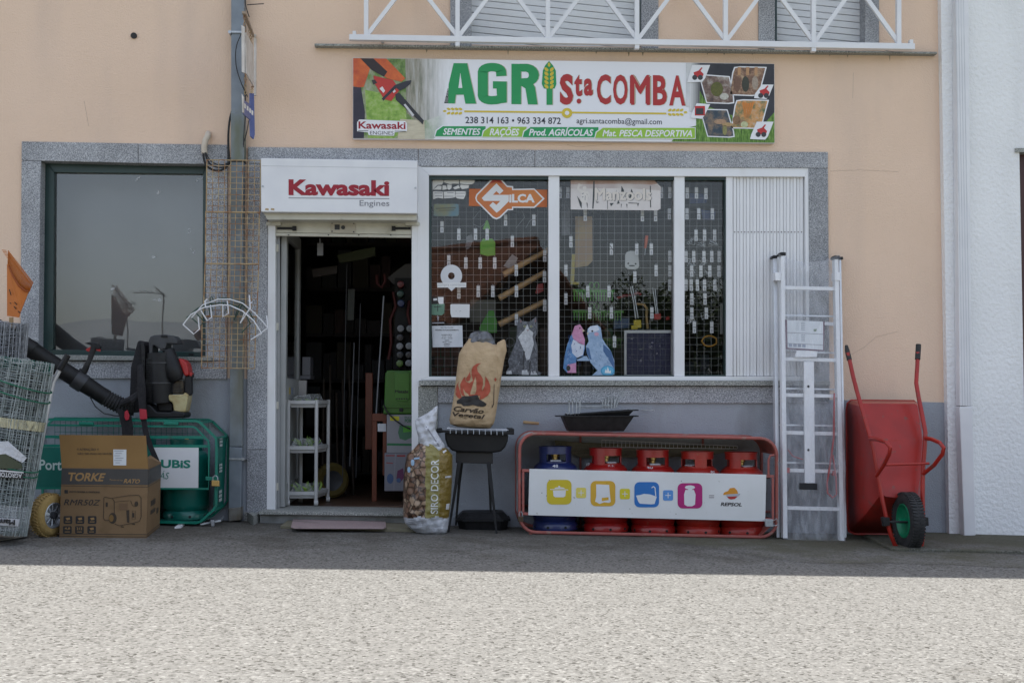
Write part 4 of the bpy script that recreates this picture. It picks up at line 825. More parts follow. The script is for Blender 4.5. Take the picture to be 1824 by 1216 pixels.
# ================================================================== gas cylinders
def cylinder(x, ytop, ybot, Y, mat, name, label, group, rot, solid=False, dia=.325, marks=None):
    """rot: centre direction (degrees, -90 faces the street) of the collar window"""
    b = P(x, ybot, Y); H = P(x, ytop, Y).z - b.z; r = dia / 2; bx, by_, bz = b
    t = thing(name, label, 'gas bottle', (bx, by_, bz), group)
    MB().lathe(b, [(r * .93, 0), (r * .96, .0), (r * .98, .035), (r * .90, .06), (r * .84, .065)], 40).lathe(b, [(r * .84, .065), (r * .93, .0)], 40).build('foot_ring', mat, t, smooth=True)
    body = MB().lathe(b, [(r * .80, .05), (r * .93, .065), (r * 1.0, .10), (r, .38), (r * .985, .412), (r * .92, .438), (r * .78, .460), (r * .58, .475), (r * .3, .483), (.001, .485)], 44)
    bo = body.build('tank', mat, t, smooth=True)
    MB().lathe(b + Vector((0, 0, .235)), [(r * 1.0, 0), (r * 1.012, .004), (r * 1.012, .016), (r, .02)], 40).build('weld_seam', mat, t, smooth=True)
    rc = r * .70; zc0 = .425; th = .006
    cm = MB(); w0 = 38; cz = H - .045
    c2 = cm
    a = rot
    wins = [(a - w0, a + w0), (a + 120 - w0, a + 120 + w0), (a + 240 - w0, a + 240 + w0)]
    c2.arcwall(b, rc, cz, H, 0, 2 * math.pi, th, 40)
    for i in range(3):
        s, e = wins[i][1], wins[(i + 1) % 3][0] + (360 if i == 2 else 0)
        c2.arcwall(b, rc, zc0, cz - .0005, R(s), R(e), th, 10)
    for i in range(3): c2.arcwall(b, rc, zc0, .475, R(wins[i][0] + 1), R(wins[i][1] - 1), th, 10)
    c2.build('collar', mat, t, smooth=True)
    MB().lathe(b, [(rc + .004, H - .002), (rc + .004, H + .006), (rc - .010, H + .006), (rc - .010, H - .002)], 40).build('collar_rim', mat, t, smooth=True)
    MB().lathe(b, [(.022, .48), (.022, .505), (.030, .51), (.030, .53), (.014, .535), (.014, .55), (.001, .55)], 14).build('valve', brass, t, smooth=True)
    e = Vector((math.cos(R(rot)), math.sin(R(rot)), 0)); s = Vector((-e.y, e.x, 0))
    MB().obox(b + e * .055 - s * .04 + Vector((0, 0, .484)), s * .075, e * .03 + Vector((0, 0, -.006)), Vector((.0, 0, .003))).build('paper_tag', white_p, t)
    for k in range(8):
        aa = R(rot + 22 + k * 45); e = Vector((math.cos(aa), math.sin(aa), 0))
        MB().lathe(b + e * r * .94 + Vector((0, 0, .022)), [(.001, 0), (.009, 0), (.009, r * .055), (.001, r * .055)], 10, e).build('vent_hole', dark_gap, t)
    if marks:
        sf = body.bvh()
        for s_, q in marks: text(s_, q, Y, white_p, t, .01, th=.0005, surf=sf, name='stencil')
    return t
# ---- red gas cage
YB0, YB1 = G(930, 950).y - .02, -.022
cg = thing('gas_cage', 'faded red tubular gas bottle cage with a white sign across its front under the window', 'gas cage', Vector((P(1155, 950, YB0).x, (YB0 + YB1) / 2, gz(P(1155, 950, YB0).x))))
def cageloop(x0, y0, x1, y1, rad, dy, Y, n=6):
    return [P(x, y + 0, Y) for x, y in rrect(x0, y0, x1, y1, rad, n, dy)]
fl = cageloop(925.5, 771.5, 1383.5, 947, 29, 9.5, YB0)
MB().tube(fl, .0115, 8, True).build('front_tube', red_p, cg, smooth=True)
back = [Vector((v.x, YB1, v.z)) for v in fl]; MB().tube(back, .0115, 8, True).build('back_tube', red_p, cg, smooth=True)
N_ = len(fl)
def sheet(idx, mat, name, ins=.0, mbk=None):
    mb = MB()
    for a_, b_ in zip(idx, idx[1:]):
        a, b = fl[a_ % N_], fl[b_ % N_]; c = sum((v for v in fl), Vector()) / N_
        pts = [Vector((a.x, YB0 + .012, a.z)), Vector((b.x, YB0 + .012, b.z)), Vector((b.x, YB1 - .012, b.z)), Vector((a.x, YB1 - .012, a.z))]
        nrm = (b - a).cross(Vector((0, 1, 0))).normalized() * .0018
        mb.loft([p + nrm for p in pts], [p - nrm for p in pts])
    return mb.build(name, mat, cg)
sheet([27, 0], red_p, 'top_plate'); sheet([0, 1, 2, 3, 4, 5, 6], red_p, 'right_plate')
sheet([20, 21, 22, 23, 24, 25, 26, 27], M('faded_white_plate', (.60, .60, .60), .5, c2=(.45, .44, .43), scale=9, c3=(.35, .2, .17), s3=12, lo3=.6, hi3=.7), 'left_plate')
MB().loft([fl[13] + Vector((0, .012, .004)), fl[7] + Vector((0, .012, .004)), Vector((fl[7].x, YB1 - .01, fl[7].z + .004)), Vector((fl[13].x, YB1 - .01, fl[13].z + .004))],
          [fl[13] + Vector((0, .012, .0)), fl[7] + Vector((0, .012, .0)), Vector((fl[7].x, YB1 - .01, fl[7].z)), Vector((fl[13].x, YB1 - .01, fl[13].z))]).build('floor_plate', red_p, cg)
for y0, x0, x1 in ((838, 934, 1384), (900, 934, 1384)):
    MB().tube([P(x0 - 6, y0, YB1), P(x1 - 12, y0 + 11, YB1)], .010, 6).build('back_rail', red_p, cg)
for x in (1034, 1252): MB().tube([P(x, 776, YB1), P(x, 945, YB1)], .008, 6).build('back_post', red_p, cg)
for x, y in ((945, 951), (1353, 960)): MB().tube([P(x, y - 2, YB0 + .01), P(x, y + 5, YB0 + .01)], .012, 8).build('foot', red_p, cg)
for x, y in ((960, 951), (1345, 960)):
    a = P(x, y - 2, YB0 + .01); MB().tube([Vector((a.x, YB1, a.z)), Vector((a.x, YB1, a.z - .04))], .012, 8).build('foot', red_p, cg)
gt = MB(); YG = YB0 - .018
MB().px([(930, 835), (1379, 845.5), (1379, 850.5), (930, 840)], YG, YG + .012).px([(930, 912), (1379, 922.5), (1379, 927.5), (930, 917)], YG, YG + .012).px([(930, 840.2), (934, 840.3), (934, 911.9), (930, 911.8)], YG, YG + .012).px([(1375, 851), (1379, 851), (1379, 922), (1375, 922)], YG, YG + .012).build('gate_frame', red_p, cg, bevel=.002)
sg = MB().px([(943, 834.5), (1365, 845), (1363, 928), (941, 917)], YG - .006, YG - .0005).build('sign_board', M('cage_sign_white', (.74, .74, .73), .45, c2=(.68, .68, .66), scale=4, c3=(.42, .38, .33), s3=26, lo3=.68, hi3=.76), cg, bevel=.001)
MB().tube([P(1379, 810, YG), P(1372, 811, YG), P(1369, 818, YG), P(1369, 846, YG)], .008, 8).build('latch_loop', red_p, cg, smooth=True)
def padlock(x, y, w, h, Y, mat, label, side=False):
    p = P(x, y, Y); t = thing('padlock', label, 'padlock', p)
    MB().px([(x - w / 2, y - h), (x + w / 2, y - h + .5), (x + w / 2, y), (x - w / 2, y - .5)], Y - .012, Y + .012).build('lock_body', mat, t, bevel=.003)
    q = [(x - w * .3, y - h), (x - w * .3, y - h - 5), (x - w * .12, y - h - 8), (x + w * .12, y - h - 8), (x + w * .3, y - h - 5), (x + w * .3, y - h)] if not side else [(x + w / 2, y - h + 3), (x + w / 2 + 6, y - h - 1), (x + w / 2 + 9, y - h + 6), (x + w / 2 + 7, y - 3), (x + w / 2, y - 2)]
    MB().tube([P(a, b, Y) for a, b in q], .0035, 8).build('shackle', galv, t, smooth=True)
padlock(927.5, 929, 9.5, 10, YG - .02, M('bronze_lock', (.13, .09, .06), .4, .7), 'small dark bronze padlock on the left end of the red gas cage')
padlock(1370.5, 938, 14, 14, YG - .03, galv, 'silver padlock hanging on the right end of the red gas cage', True)
YS = YG - .0068
def sp(pts, col, lay, name='pictogram'): return ngon(pts, YS - .0006 * lay, flatc('sign_print', col), cg if False else sg, .0005, name)
W_ = (.74, .74, .74)
def sk(x): return (x - 943) * .0255
for x0, x1, y0, y1, col in ((974, 1018, 854, 898, (.62, .48, .02)), (1052, 1096, 856, 901, (.66, .38, .03)), (1130, 1174, 858, 903, (.02, .16, .48)), (1207, 1251, 860, 905, (.42, .01, .16))):
    sp(rrect(x0, y0, x1, y1, 9), col, 1)
for x0, y0, col in ((1026, 868, (.72, .60, .12)), (1104, 870, (.68, .58, .02)), (1181, 872.5, (.10, .28, .62))):
    sp(rrect(x0, y0, x0 + 18, y0 + 18.5, 3), col, 1, 'plus_tile'); sp(Q(x0 + 4, y0 + 8.6, x0 + 14, y0 + 9.9), W_, 2, 'plus_bar'); sp(Q(x0 + 8.4, y0 + 4.2, x0 + 9.7, y0 + 14.3), W_, 3, 'plus_bar')
sp([(985, 873), (1008, 873), (1007, 883), (1004, 885), (989, 885), (986, 883)], W_, 2); sp([(980, 870.5), (1012, 871.3), (1012, 872.5), (980, 871.7)], W_, 2); sp([(987, 870), (989, 868), (996, 867), (1004, 868), (1007, 870)], W_, 3); sp(ell(996, 866, 1.8, 1.4, 8), W_, 2)
sp([(1062, 862), (1085, 863), (1087, 886), (1088, 893), (1085, 895), (1076, 894), (1068, 897), (1063, 894), (1060, 893), (1062, 883)], W_, 2); sp([(1072, 886), (1084, 885), (1084, 890), (1072, 892)], (.66, .38, .03), 3)
sp([(1133, 882), (1140, 881), (1147, 879), (1158, 880), (1170, 884), (1168, 890), (1166, 897), (1160, 897.6), (1140, 896.5), (1137, 893)], W_, 2)
sp([(1169, 883), (1167.5, 868), (1164, 865), (1160, 868), (1161, 869), (1164, 867), (1166, 869), (1167.3, 883)], W_, 3)
sp([(1221, 872), (1236, 872), (1239, 880), (1238, 898), (1233, 901), (1224, 901), (1219, 898), (1218.5, 880)], W_, 2); sp(ell(1229, 867.5, 9, 3.6, 14), W_, 2); sp(Q(1226, 869, 1233, 873), W_, 3)
for y in (881.5, 885): sp(Q(1263, y, 1272, y + 1.1), (.15, .10, .13), 2, 'equals_bar')
sp([(1291, 876), (1297, 874), (1300, 869), (1308, 868), (1313, 873), (1315, 879), (1288, 881), (1289, 878)], (.68, .28, .02), 2, 'logo'); sp([(1294, 880), (1319, 878.5), (1316, 883), (1294, 884)], (.45, .46, .5), 3, 'logo'); sp([(1295, 884), (1314, 883.5), (1309, 888), (1302, 889), (1298, 887.5)], (.45, .03, .03), 2, 'logo')
text('REPSOL', [(1283.5, 894), (1321.5, 895), (1321.5, 901.5), (1283.5, 900.5)], YS - .0003, ink, sg, .03, .22, th=.0006)
for i in range(10): x, y = random.uniform(950, 1355), random.uniform(848, 915); sp(ell(x, y + sk(x) * .5, .8, .9, 6), (.16, .12, .08), 1, 'speck')
YC = YB0 + .205; cgp = 'gas bottles in the red cage'
for (x, yt, yb, m_, rot, lb, mk) in ((989, 796, 941, blue_cyl, -90, 'dark blue gas bottle at the left end of the red cage', [('48', [(984, 827), (994, 827), (994, 832), (984, 832)])]),
    (1079, 799, 944, red_cyl, -62, 'red gas bottle beside the blue one in the cage', [('9157', [(1083, 826), (1096, 826), (1096, 831), (1083, 831)]), ('10', [(1045, 824), (1050, 824), (1050, 829), (1045, 829)])]),
    (1163, 802, 947, red_cyl, -84, 'red gas bottle in the middle of the cage stencilled 40', [('40', [(1152, 829.5), (1163, 829.5), (1163, 834.5), (1152, 834.5)])]),
    (1243, 805, 949, red_cyl2, -148, 'orange red gas bottle with its solid collar side turned to the street', [('90', [(1266, 838), (1273, 838), (1273, 843), (1266, 843)])]),
    (1321, 806, 950, red_cyl2, -66, 'orange red gas bottle at the right end of the red cage', None)):
    cylinder(x, yt, yb, YC, m_, 'gas_bottle', lb, cgp, rot, marks=mk)
# things lying on the cage's rear rail
tag(MB().loft([P(988, 784, YB1 - .03), P(1040, 788, YB1 - .03), P(1312, 795, YB1 - .03), P(1314, 800, YB1 - .03), P(1260, 812, YB1 - .03), P(1035, 815, YB1 - .03), P(990, 797, YB1 - .03)], [P(988, 784, YB1 - .018), P(1040, 788, YB1 - .018), P(1312, 795, YB1 - .018), P(1314, 800, YB1 - .018), P(1260, 812, YB1 - .018), P(1035, 815, YB1 - .018), P(990, 797, YB1 - .018)]).build('old_board', wood_old),
    'weathered board lying behind the gas bottles in the red cage', 'board')
wr2 = thing('wire_grill', 'long narrow white wire grill propped behind the gas bottles', 'wire grill', P(1190, 800, YB1 - .05))
g = MB(); YW = YB1 - .05
g.tube([P(1072, 783, YW), P(1313, 794, YW)], .0026, 5).tube([P(1072, 796, YW), P(1313, 799, YW)], .0026, 5)
for k in range(35): x = 1072 + k * 7.1; g.tube([P(x, 783 + (x - 1072) * .0456, YW), P(x, 796 + (x - 1072) * .0125, YW)], .0018, 4)
stuff(g.build('wires', white_p, wr2))
g = MB()
# ---- roasting pans on the cage
YP = YB0 + .2
ptop = [P(1013, 768, YP), P(1113, 768, YP)]
zc_ = fl[0].z
def pan(label, x0, x1, xb0, xb1, yt, yb, Yf, Yb, m_, name='roasting_pan', tilt=0):
    a = P(x0, yt, Yf); b = P(x1, yt, Yf); c = P(xb0, yb, Yf); d = P(xb1, yb, Yf)
    t = thing(name, label, 'roasting pan', Vector(((a.x + b.x) / 2, (Yf + Yb) / 2, c.z)))
    tl = lambda v, k: v + Vector((0, 0, tilt * k))
    o = [tl(a, 0), tl(b, 1), tl(Vector((b.x, Yb, b.z)), 1), tl(Vector((a.x, Yb, a.z)), 0)]; ins = .03
    bt = [tl(c, 0) + Vector((0, ins, 0)), tl(d, 1) + Vector((0, ins, 0)), tl(Vector((d.x, Yb - ins, d.z)), 1), tl(Vector((c.x, Yb - ins, c.z)), 0)]
    mb = MB(); mb.add(o + bt, [(0, 1, 5, 4), (1, 2, 6, 5), (2, 3, 7, 6), (3, 0, 4, 7), (4, 5, 6, 7)])
    up = Vector((0, 0, .003)); i2 = [v + Vector((s * .006, q * .006, .002)) for v, s, q in zip(o, (1, -1, -1, 1), (1, 1, -1, -1))]; b2 = [v + Vector((s * .005, q * .005, .005)) for v, s, q in zip(bt, (1, -1, -1, 1), (1, 1, -1, -1))]
    mb.add(i2 + b2, [(0, 1, 5, 4), (1, 2, 6, 5), (2, 3, 7, 6), (3, 0, 4, 7), (4, 5, 6, 7)])
    mb.build('bowl', m_, t)
    rm = MB(); e = .014
    oo = [v + Vector((s * e, q * e, 0)) for v, s, q in zip(o, (-1, 1, 1, -1), (-1, -1, 1, 1))]
    for k in range(4):
        rm.loft([oo[k], oo[(k + 1) % 4], i2[(k + 1) % 4], i2[k]], [oo[k] + up * 2, oo[(k + 1) % 4] + up * 2, i2[(k + 1) % 4] + up * 2, i2[k] + up * 2])
    rm.build('rim', m_, t)
    for p, s in ((oo[0], -1), (oo[1], 1)):
        MB().box((p.x, (Yf + Yb) / 2 - .06, p.z), (p.x + s * .03, (Yf + Yb) / 2 + .06, p.z + .008)).build('handle', m_, t, bevel=.003)
    return t
panm = M('black_pan_enamel', (.008, .008, .009), .55, c2=(.016, .016, .017), scale=25, spec=.3)
pan('black roasting pan standing on the red gas cage', 1003, 1129, 1014, 1112, 742, 768, YP - .12, YP + .12, panm)
pan('second black roasting pan nested askew in the one on the cage', 1020, 1128, 1034, 1110, 739, 760, YP - .08, YP + .1, panm, tilt=.03)
wg = thing('roasting_rack', 'chromed wire roasting rack standing in the black pans', 'roasting rack', P(1060, 742, YP))
for k, (x, y0, y1) in enumerate(((1009, 714, 738), (1015, 712, 739), (1022, 710, 739), (1028, 712, 738))):
    MB().tube([P(x, y0 + 2, YP - .08), P(x + 2, y0 - 1, YP - .08), P(x + 5, y0, YP - .06), P(x + 5, y1 - 4, YP - .06), P(x + 2, y1, YP - .08), P(x - 1, y1 - 3, YP - .09)], .0048, 6).build('wire_hoop', galv, wg, smooth=True)
for x in (1073, 1078, 1083, 1089, 1094): MB().tube([P(x, 727, YP), P(x + 1, 707 + (x % 3) * 2, YP), P(x + 4, 706 + (x % 3) * 2, YP + .02), P(x + 4, 725, YP + .02)], .0046, 6).build('wire_hoop', galv, wg, smooth=True)
for y in (724, 727): MB().tube([P(1028, y, YP - .02 + (y - 724) * .02), P(1098, y - 2, YP)], .0036, 6).build('long_wire', galv, wg)
MB().tube([P(1094, 725, YP), P(1097, 712, YP), P(1102, 700, YP), P(1108, 698.5, YP), P(1126, 697, YP)], .0042, 6).build('wire_handle', galv, wg, smooth=True); MB().tube([P(1098, 725, YP), P(1101, 714, YP), P(1106, 703, YP), P(1126, 701, YP)], .0042, 6).build('wire_handle', galv, wg, smooth=True)
tag(MB().tube([P(932, 751.5, -.05), P(960, 754, -.05)], .011, 10).tube([P(938, 752, -.05), P(938, 751, .0)], .006, 6).build('wooden_peg', wood), 'short wooden peg fixed to the grey dado left above the red cage', 'wooden peg')
tag(MB().tube([P(1142, 729, -.05), P(1160, 731, -.05), P(1164, 729, -.05), P(1166, 732, -.05)], .004, 6).tube([P(1146, 730, -.05), P(1146, 730, .0)], .003, 6).build('wall_hook', galv), 'little metal hook bracket sticking out of the grey dado above the red cage', 'hook')

# ================================================================== charcoal grill
YGr = G(884, 950).y + .17
bq_ = thing('charcoal_grill', 'black half barrel charcoal grill on splayed legs below the shop window', 'barbecue', Vector((P(845, 945, YGr).x, YGr, G(845, 945).z)))
def halfbarrel():
    mb = MB(); n = 10; f = []; b = []
    for k in range(n + 1):
        a = R(180 + 180 * k / n); x = 849 + 56 * math.cos(a) * (1.0 if abs(math.cos(a)) > .3 else 1); y = 771 - 34 * math.sin(a)
        f.append((x, y))
    Y0, Y1 = YGr - .14, YGr + .14
    out = [(792, 770), (793, 783), (797, 795), (806, 803), (818, 805.5), (880, 806.5), (893, 804), (901, 796), (905, 785), (906, 773)]
    ff = [P(x, y, Y0) for x, y in out]
    mb.slab([Vector((p.x, Y0 + .03, p.z)) for p in ff], Y1)
    return mb
halfbarrel().build('fire_bowl', blk_m, bq_, bevel=.012)
MB().px([(778, 765.5), (916, 769), (916, 774), (778, 770)], YGr - .16, YGr - .12).px([(778, 765.5), (916, 769), (916, 774), (778, 770)], YGr + .12, YGr + .15).build('rim_bar', blk_m, bq_, bevel=.003)
for x in (782, 911): MB().px([(x - 5, 763), (x + 5, 763.4), (x + 5, 771), (x - 5, 770.6)], YGr - .13, YGr + .13).build('side_handle', blk_m, bq_, bevel=.004)
MB().px([(812, 804), (878, 806), (878, 826), (812, 824)], YGr - .08, YGr + .08).build('ash_box', M('dark_ash_box', (.02, .018, .017), .6), bq_, bevel=.003)
for q in (((818, 822), (811, 870), (799, 948), -.09, -.15), ((870, 824), (876, 870), (884.5, 950), -.09, -.16), ((822, 822), (818, 860), (812, 935), .08, .10), ((871, 824), (873, 870), (874.5, 932), .08, .10)):
    a, b, c_ = P(*q[0], YGr + q[3]), P(*q[1], YGr + (q[3] + q[4]) / 2), P(*q[2], YGr + q[4])
    MB().tube([a, b, c_], [.020, .015, .009], 4, flat=.6).build('leg', blk_m, bq_)
gi = thing('grill_grate', 'chromed wire cooking grate laid over the black charcoal grill', 'grate', P(847, 768, YGr))
for k in range(7): Yk = YGr - .13 + k * .04; MB().tube([P(796, 764.4, YGr - .13) + Vector((0, k * .04, .005)), P(906, 767.5, YGr - .13) + Vector((0, k * .04, .005))], .0025, 5).build('wire', galv, gi)
for k in range(10):
    x = 802 + k * 10.4; p = P(x, 766 + (x - 802) * .03, YGr - .165)
    MB().tube([p + Vector((0, .30, .008)), p + Vector((0, 0, .008)), p + Vector((0, -.004, -.022))], .0024, 5).build('cross_wire', galv, gi)
YT = G(860, 944).y + .16
rt = thing('roasting_tin', 'black octagonal roasting tin with lid on the ground under the charcoal grill', 'roasting tin', Vector((P(860, 940, YT).x, YT, G(860, 944).z)))
def octo(x0, x1, y, Y0, Y1, ch=.05):
    a, b = P(x0, y, (Y0 + Y1) / 2), P(x1, y, (Y0 + Y1) / 2); z = a.z
    return [Vector(v) for v in ((a.x + ch, Y0, z), (b.x - ch, Y0, z), (b.x, Y0 + ch, z), (b.x, Y1 - ch, z), (b.x - ch, Y1, z), (a.x + ch, Y1, z), (a.x, Y1 - ch, z), (a.x, Y0 + ch, z))]
MB().loft(octo(819, 901, 943, YT - .13, YT + .13), octo(814, 905, 925, YT - .15, YT + .15)).build('tin_body', panm, rt, bevel=.003)
MB().loft(octo(811, 908, 924.6, YT - .17, YT + .17), octo(811, 908, 921, YT - .17, YT + .17)).build('rim', panm, rt, bevel=.002)
MB().loft(octo(814, 905, 920.6, YT - .16, YT + .16), octo(824, 896, 910, YT - .12, YT + .12)).build('lid', panm, rt, bevel=.004)

# ================================================================== bags
def bag(rows, Yc, dep, mats, mfun, name='bag_skin', parent=None, nu=26, wr=.006, seed=1, sub=5, pw=.55, lean=None):
    rnd = random.Random(seed); fx = [rnd.uniform(0, 6.28) for _ in range(12)]
    rr = []
    for (y0, a0, b0, d0), (y1, a1, b1, d1) in zip(rows, rows[1:]):
        for k in range(sub): f = k / sub; rr.append((y0 + (y1 - y0) * f, a0 + (a1 - a0) * f, b0 + (b1 - b0) * f, d0 + (d1 - d0) * f))
    rr.append(rows[-1]); m = len(rr); vf = []; vb = []
    for j, (y, a, b, dk) in enumerate(rr):
        for i in range(nu + 1):
            u = i / nu; s = (1 - (2 * u - 1) ** 2) ** pw; px = a + (b - a) * u
            wv = math.sin(px * .16 + y * .11 + fx[0]) + .8 * math.sin(px * .34 - y * .21 + fx[1]) + .6 * math.sin(px * .1 + y * .47 + fx[2]) + .4 * math.sin(px * .6 + y * .3 + fx[3])
            Yl = Yc if lean is None else Yc + (y - lean[0]) * lean[1]
            vf.append(P(px, y, Yl - dep * dk * s / 2 + wr * wv * min(1, s * 1.6))); vb.append(P(px, y, Yl + dep * dk * s / 2 + .0015))
    n = nu + 1; fs = []; mi = []
    mb = MB()
    for j in range(m - 1):
        for i in range(nu):
            mb.f.append((j * n + i, j * n + i + 1, (j + 1) * n + i + 1, (j + 1) * n + i)); y = (rr[j][0] + rr[j + 1][0]) / 2; u = (i + .5) / nu
            mb.m.append(mfun(rr[j][1] + (rr[j][2] - rr[j][1]) * u, y, u))
    mb.v = vf[:]; front = MB(); front.v = vf[:]; front.f = mb.f[:]
    o = len(vf); mb.v += vb
    for j in range(m - 1):
        for i in range(nu): mb.f.append((o + j * n + i, o + (j + 1) * n + i, o + (j + 1) * n + i + 1, o + j * n + i + 1)); mb.m.append(mb.m[j * nu + i])
    for j in range(m - 1):
        for i in (0, nu): mb.f.append((j * n + i, (j + 1) * n + i, o + (j + 1) * n + i, o + j * n + i)); mb.m.append(0)
    for j in (0, m - 1):
        for i in range(nu): mb.f.append((j * n + i, j * n + i + 1, o + j * n + i + 1, o + j * n + i)); mb.m.append(mb.m[0])
    return mb, front
# charcoal bag: outline leans back onto the window sill
YCb = YGr
cb = thing('charcoal_bag', 'brown paper charcoal bag printed with a red flame standing on the grill', 'charcoal bag', P(840, 762, YCb))
rows = [(603, 835, 850, .3), (608, 832, 866, .45), (613, 828, 882, .6), (619, 823.5, 892, .8), (630, 817.5, 896, .95), (657, 814, 895.5, 1), (680, 811.5, 892, 1), (707, 808, 888, 1), (730, 804, 884.5, 1), (748, 800.5, 881.5, .95), (755, 802, 879, .8), (760, 815, 875, .5), (762.5, 850, 873, .2)]
mb, fr = bag(rows, YCb, .17, kraft, lambda x, y, u: 0, seed=4, wr=.003, pw=.42)
mb.build('paper_sack', kraft, cb, smooth=True)
ear, _ = bag([(604.5, 896, 899, .3), (610, 886, 901, .5), (624, 880, 902.6, .7), (640, 878, 898.5, .8), (660, 880, 895, .7), (690, 884, 889, .5)], YCb - .03, .08, kraft, lambda x, y, u: 0, seed=8, wr=.003)
ear.build('torn_corner', kraft, cb, smooth=True)
lin, _ = bag([(590, 846, 868, .3), (594, 838, 874, .7), (603, 834, 879, 1), (616, 832, 884, 1), (626, 834, 886, 1)], YCb + .01, .10, silver_f, lambda x, y, u: 0, seed=11, wr=.006)
lin.build('plastic_liner', silver_f, cb, smooth=True)
S1 = fr.bvh()
def cp(pts, m_, lay=1, sc=6.4, off=(780, 590)): return ngon([(off[0] + x / sc, off[1] + y / sc) for x, y in pts], 0, m_, cb, .0015 + .0009 * lay, 'print', S1, 3.2)
cp([(497, 360), (440, 370), (400, 400), (383, 440), (385, 500), (400, 560), (360, 590), (318, 570), (312, 520), (300, 520), (275, 560), (255, 600), (255, 680), (275, 730), (360, 745), (440, 745), (500, 720), (510, 700), (500, 655), (515, 600), (512, 540), (490, 500), (455, 460), (445, 410), (465, 380)], flame_m)
cp([(370, 440), (366, 470), (375, 510), (365, 555), (340, 570), (322, 560), (322, 530), (345, 500), (360, 470)], flame_m)
cp([(240, 565), (228, 610), (245, 660), (255, 700), (270, 745), (262, 770), (225, 755), (200, 715), (200, 660), (215, 610)], flame_m)
cp([(542, 510), (540, 560), (535, 620), (505, 680), (480, 740), (475, 780), (520, 765), (570, 730), (598, 680), (598, 620), (575, 560)], flame_m)
cp([(427, 515), (437, 560), (438, 620), (440, 660), (425, 715), (370, 720), (372, 690), (400, 650), (425, 600), (430, 560)], kraft, 2)
cp([(290, 650), (310, 690), (345, 715), (360, 740), (310, 735), (295, 700)], kraft, 2)
cp([(215, 790), (245, 770), (280, 740), (370, 735), (450, 722), (475, 775), (520, 800), (556, 825), (545, 850), (505, 860), (455, 852), (400, 838), (350, 848), (290, 850), (262, 825), (215, 822)], ink, 3)
text('Carv\u00e3o', [(808.5, 722.5), (862, 727.5), (861.5, 737), (807.5, 731.5)], 0, ink_d, cb, .022, .28, .004, S1)
text('Vegetal', [(805.5, 733), (864, 738.5), (863.5, 748.5), (807.5, 743.5)], 0, ink_d, cb, .022, .28, .004, S1)
cp([(645, 540), (655, 525), (672, 548), (655, 572), (645, 560)], flame_m)
cp([(640, 600), (645, 600), (640, 830), (620, 870), (612, 870), (632, 820)], ink_d)
# decorative bark bag
YSb = G(765, 953).y + .13
db = thing('bark_bag', 'plastic bag of decorative pine bark with olive printed front on the pavement beside the doorstep', 'bag', Vector((P(762, 950, YSb).x, YSb, G(762, 953).z)))
def bark_mat():
    m = bpy.data.materials.new('printed_bark'); m.use_nodes = True; t = m.node_tree; N = t.nodes; L = t.links; b = N['Principled BSDF']; b.inputs['Roughness'].default_value = .3
    g = N.new('ShaderNodeNewGeometry'); n = N.new('ShaderNodeTexNoise'); n.inputs['Scale'].default_value = 14; L.new(g.outputs['Position'], n.inputs['Vector'])
    mxv = N.new('ShaderNodeMix'); mxv.data_type = 'RGBA'; mxv.inputs[0].default_value = .06; L.new(g.outputs['Position'], mxv.inputs[6]); L.new(n.outputs[1], mxv.inputs[7])
    v = N.new('ShaderNodeTexVoronoi'); v.inputs['Scale'].default_value = 26; L.new(mxv.outputs[2], v.inputs['Vector'])
    v2 = N.new('ShaderNodeTexVoronoi'); v2.feature = 'DISTANCE_TO_EDGE'; v2.inputs['Scale'].default_value = 26; L.new(mxv.outputs[2], v2.inputs['Vector'])
    s = N.new('ShaderNodeSeparateColor'); L.new(v.outputs['Color'], s.inputs[0]); r = N.new('ShaderNodeValToRGB'); e = r.color_ramp.elements
    e[0].color = (.10, .05, .03, 1); e[1].color = (.46, .33, .22, 1); x = e.new(.5); x.color = (.24, .14, .09, 1); L.new(s.outputs[0], r.inputs[0])
    mr = N.new('ShaderNodeMapRange'); mr.inputs[1].default_value = 0; mr.inputs[2].default_value = .18; mr.inputs[3].default_value = .12; L.new(v2.outputs[0], mr.inputs[0])
    mx = N.new('ShaderNodeMix'); mx.data_type = 'RGBA'; mx.blend_type = 'MULTIPLY'; mx.inputs[0].default_value = 1; L.new(r.outputs[0], mx.inputs[6]); L.new(mr.outputs[0], mx.inputs[7]); L.new(mx.outputs[2], b.inputs['Base Color']); return m
olive = M('olive_gold_film', (.20, .165, .035), .3, c2=(.27, .24, .08), scale=9, stretch=(1, 1, 5), bump=.5, bscale=40); olive2 = M('dark_gold_film', (.17, .11, .015), .3, c2=(.22, .15, .03), scale=9, stretch=(1, 1, 5), bump=.5, bscale=40)
bagw = M('white_bag_film', (.56, .57, .60), .35, c2=(.48, .49, .52), scale=9, bump=.6, bscale=30)
rows = [(790, 745, 785, .5), (800, 736, 797, .7), (810, 725, 806, .9), (825, 722, 806, 1), (850, 719, 805.5, 1), (880, 718, 804, 1), (905, 718, 802, 1), (921, 718.5, 799.5, 1), (932, 722, 798.5, .9), (941, 731, 797.5, .8), (948, 742, 795, .6), (953, 760, 786, .3)]
mb, fr = bag(rows, YSb, .24, None, lambda x, y, u: 3 if y > 921 + (x - 720) * .0 + 1.5 * math.sin(x * .2) else (0 if x < 758 - (921 - y) * .0 else (1 if x < 783 else 2)), seed=21, wr=.0035, nu=36, sub=7)
mb.build('bag_body', [bark_mat(), olive, olive2, bagw], db, smooth=True)
S2 = fr.bvh()
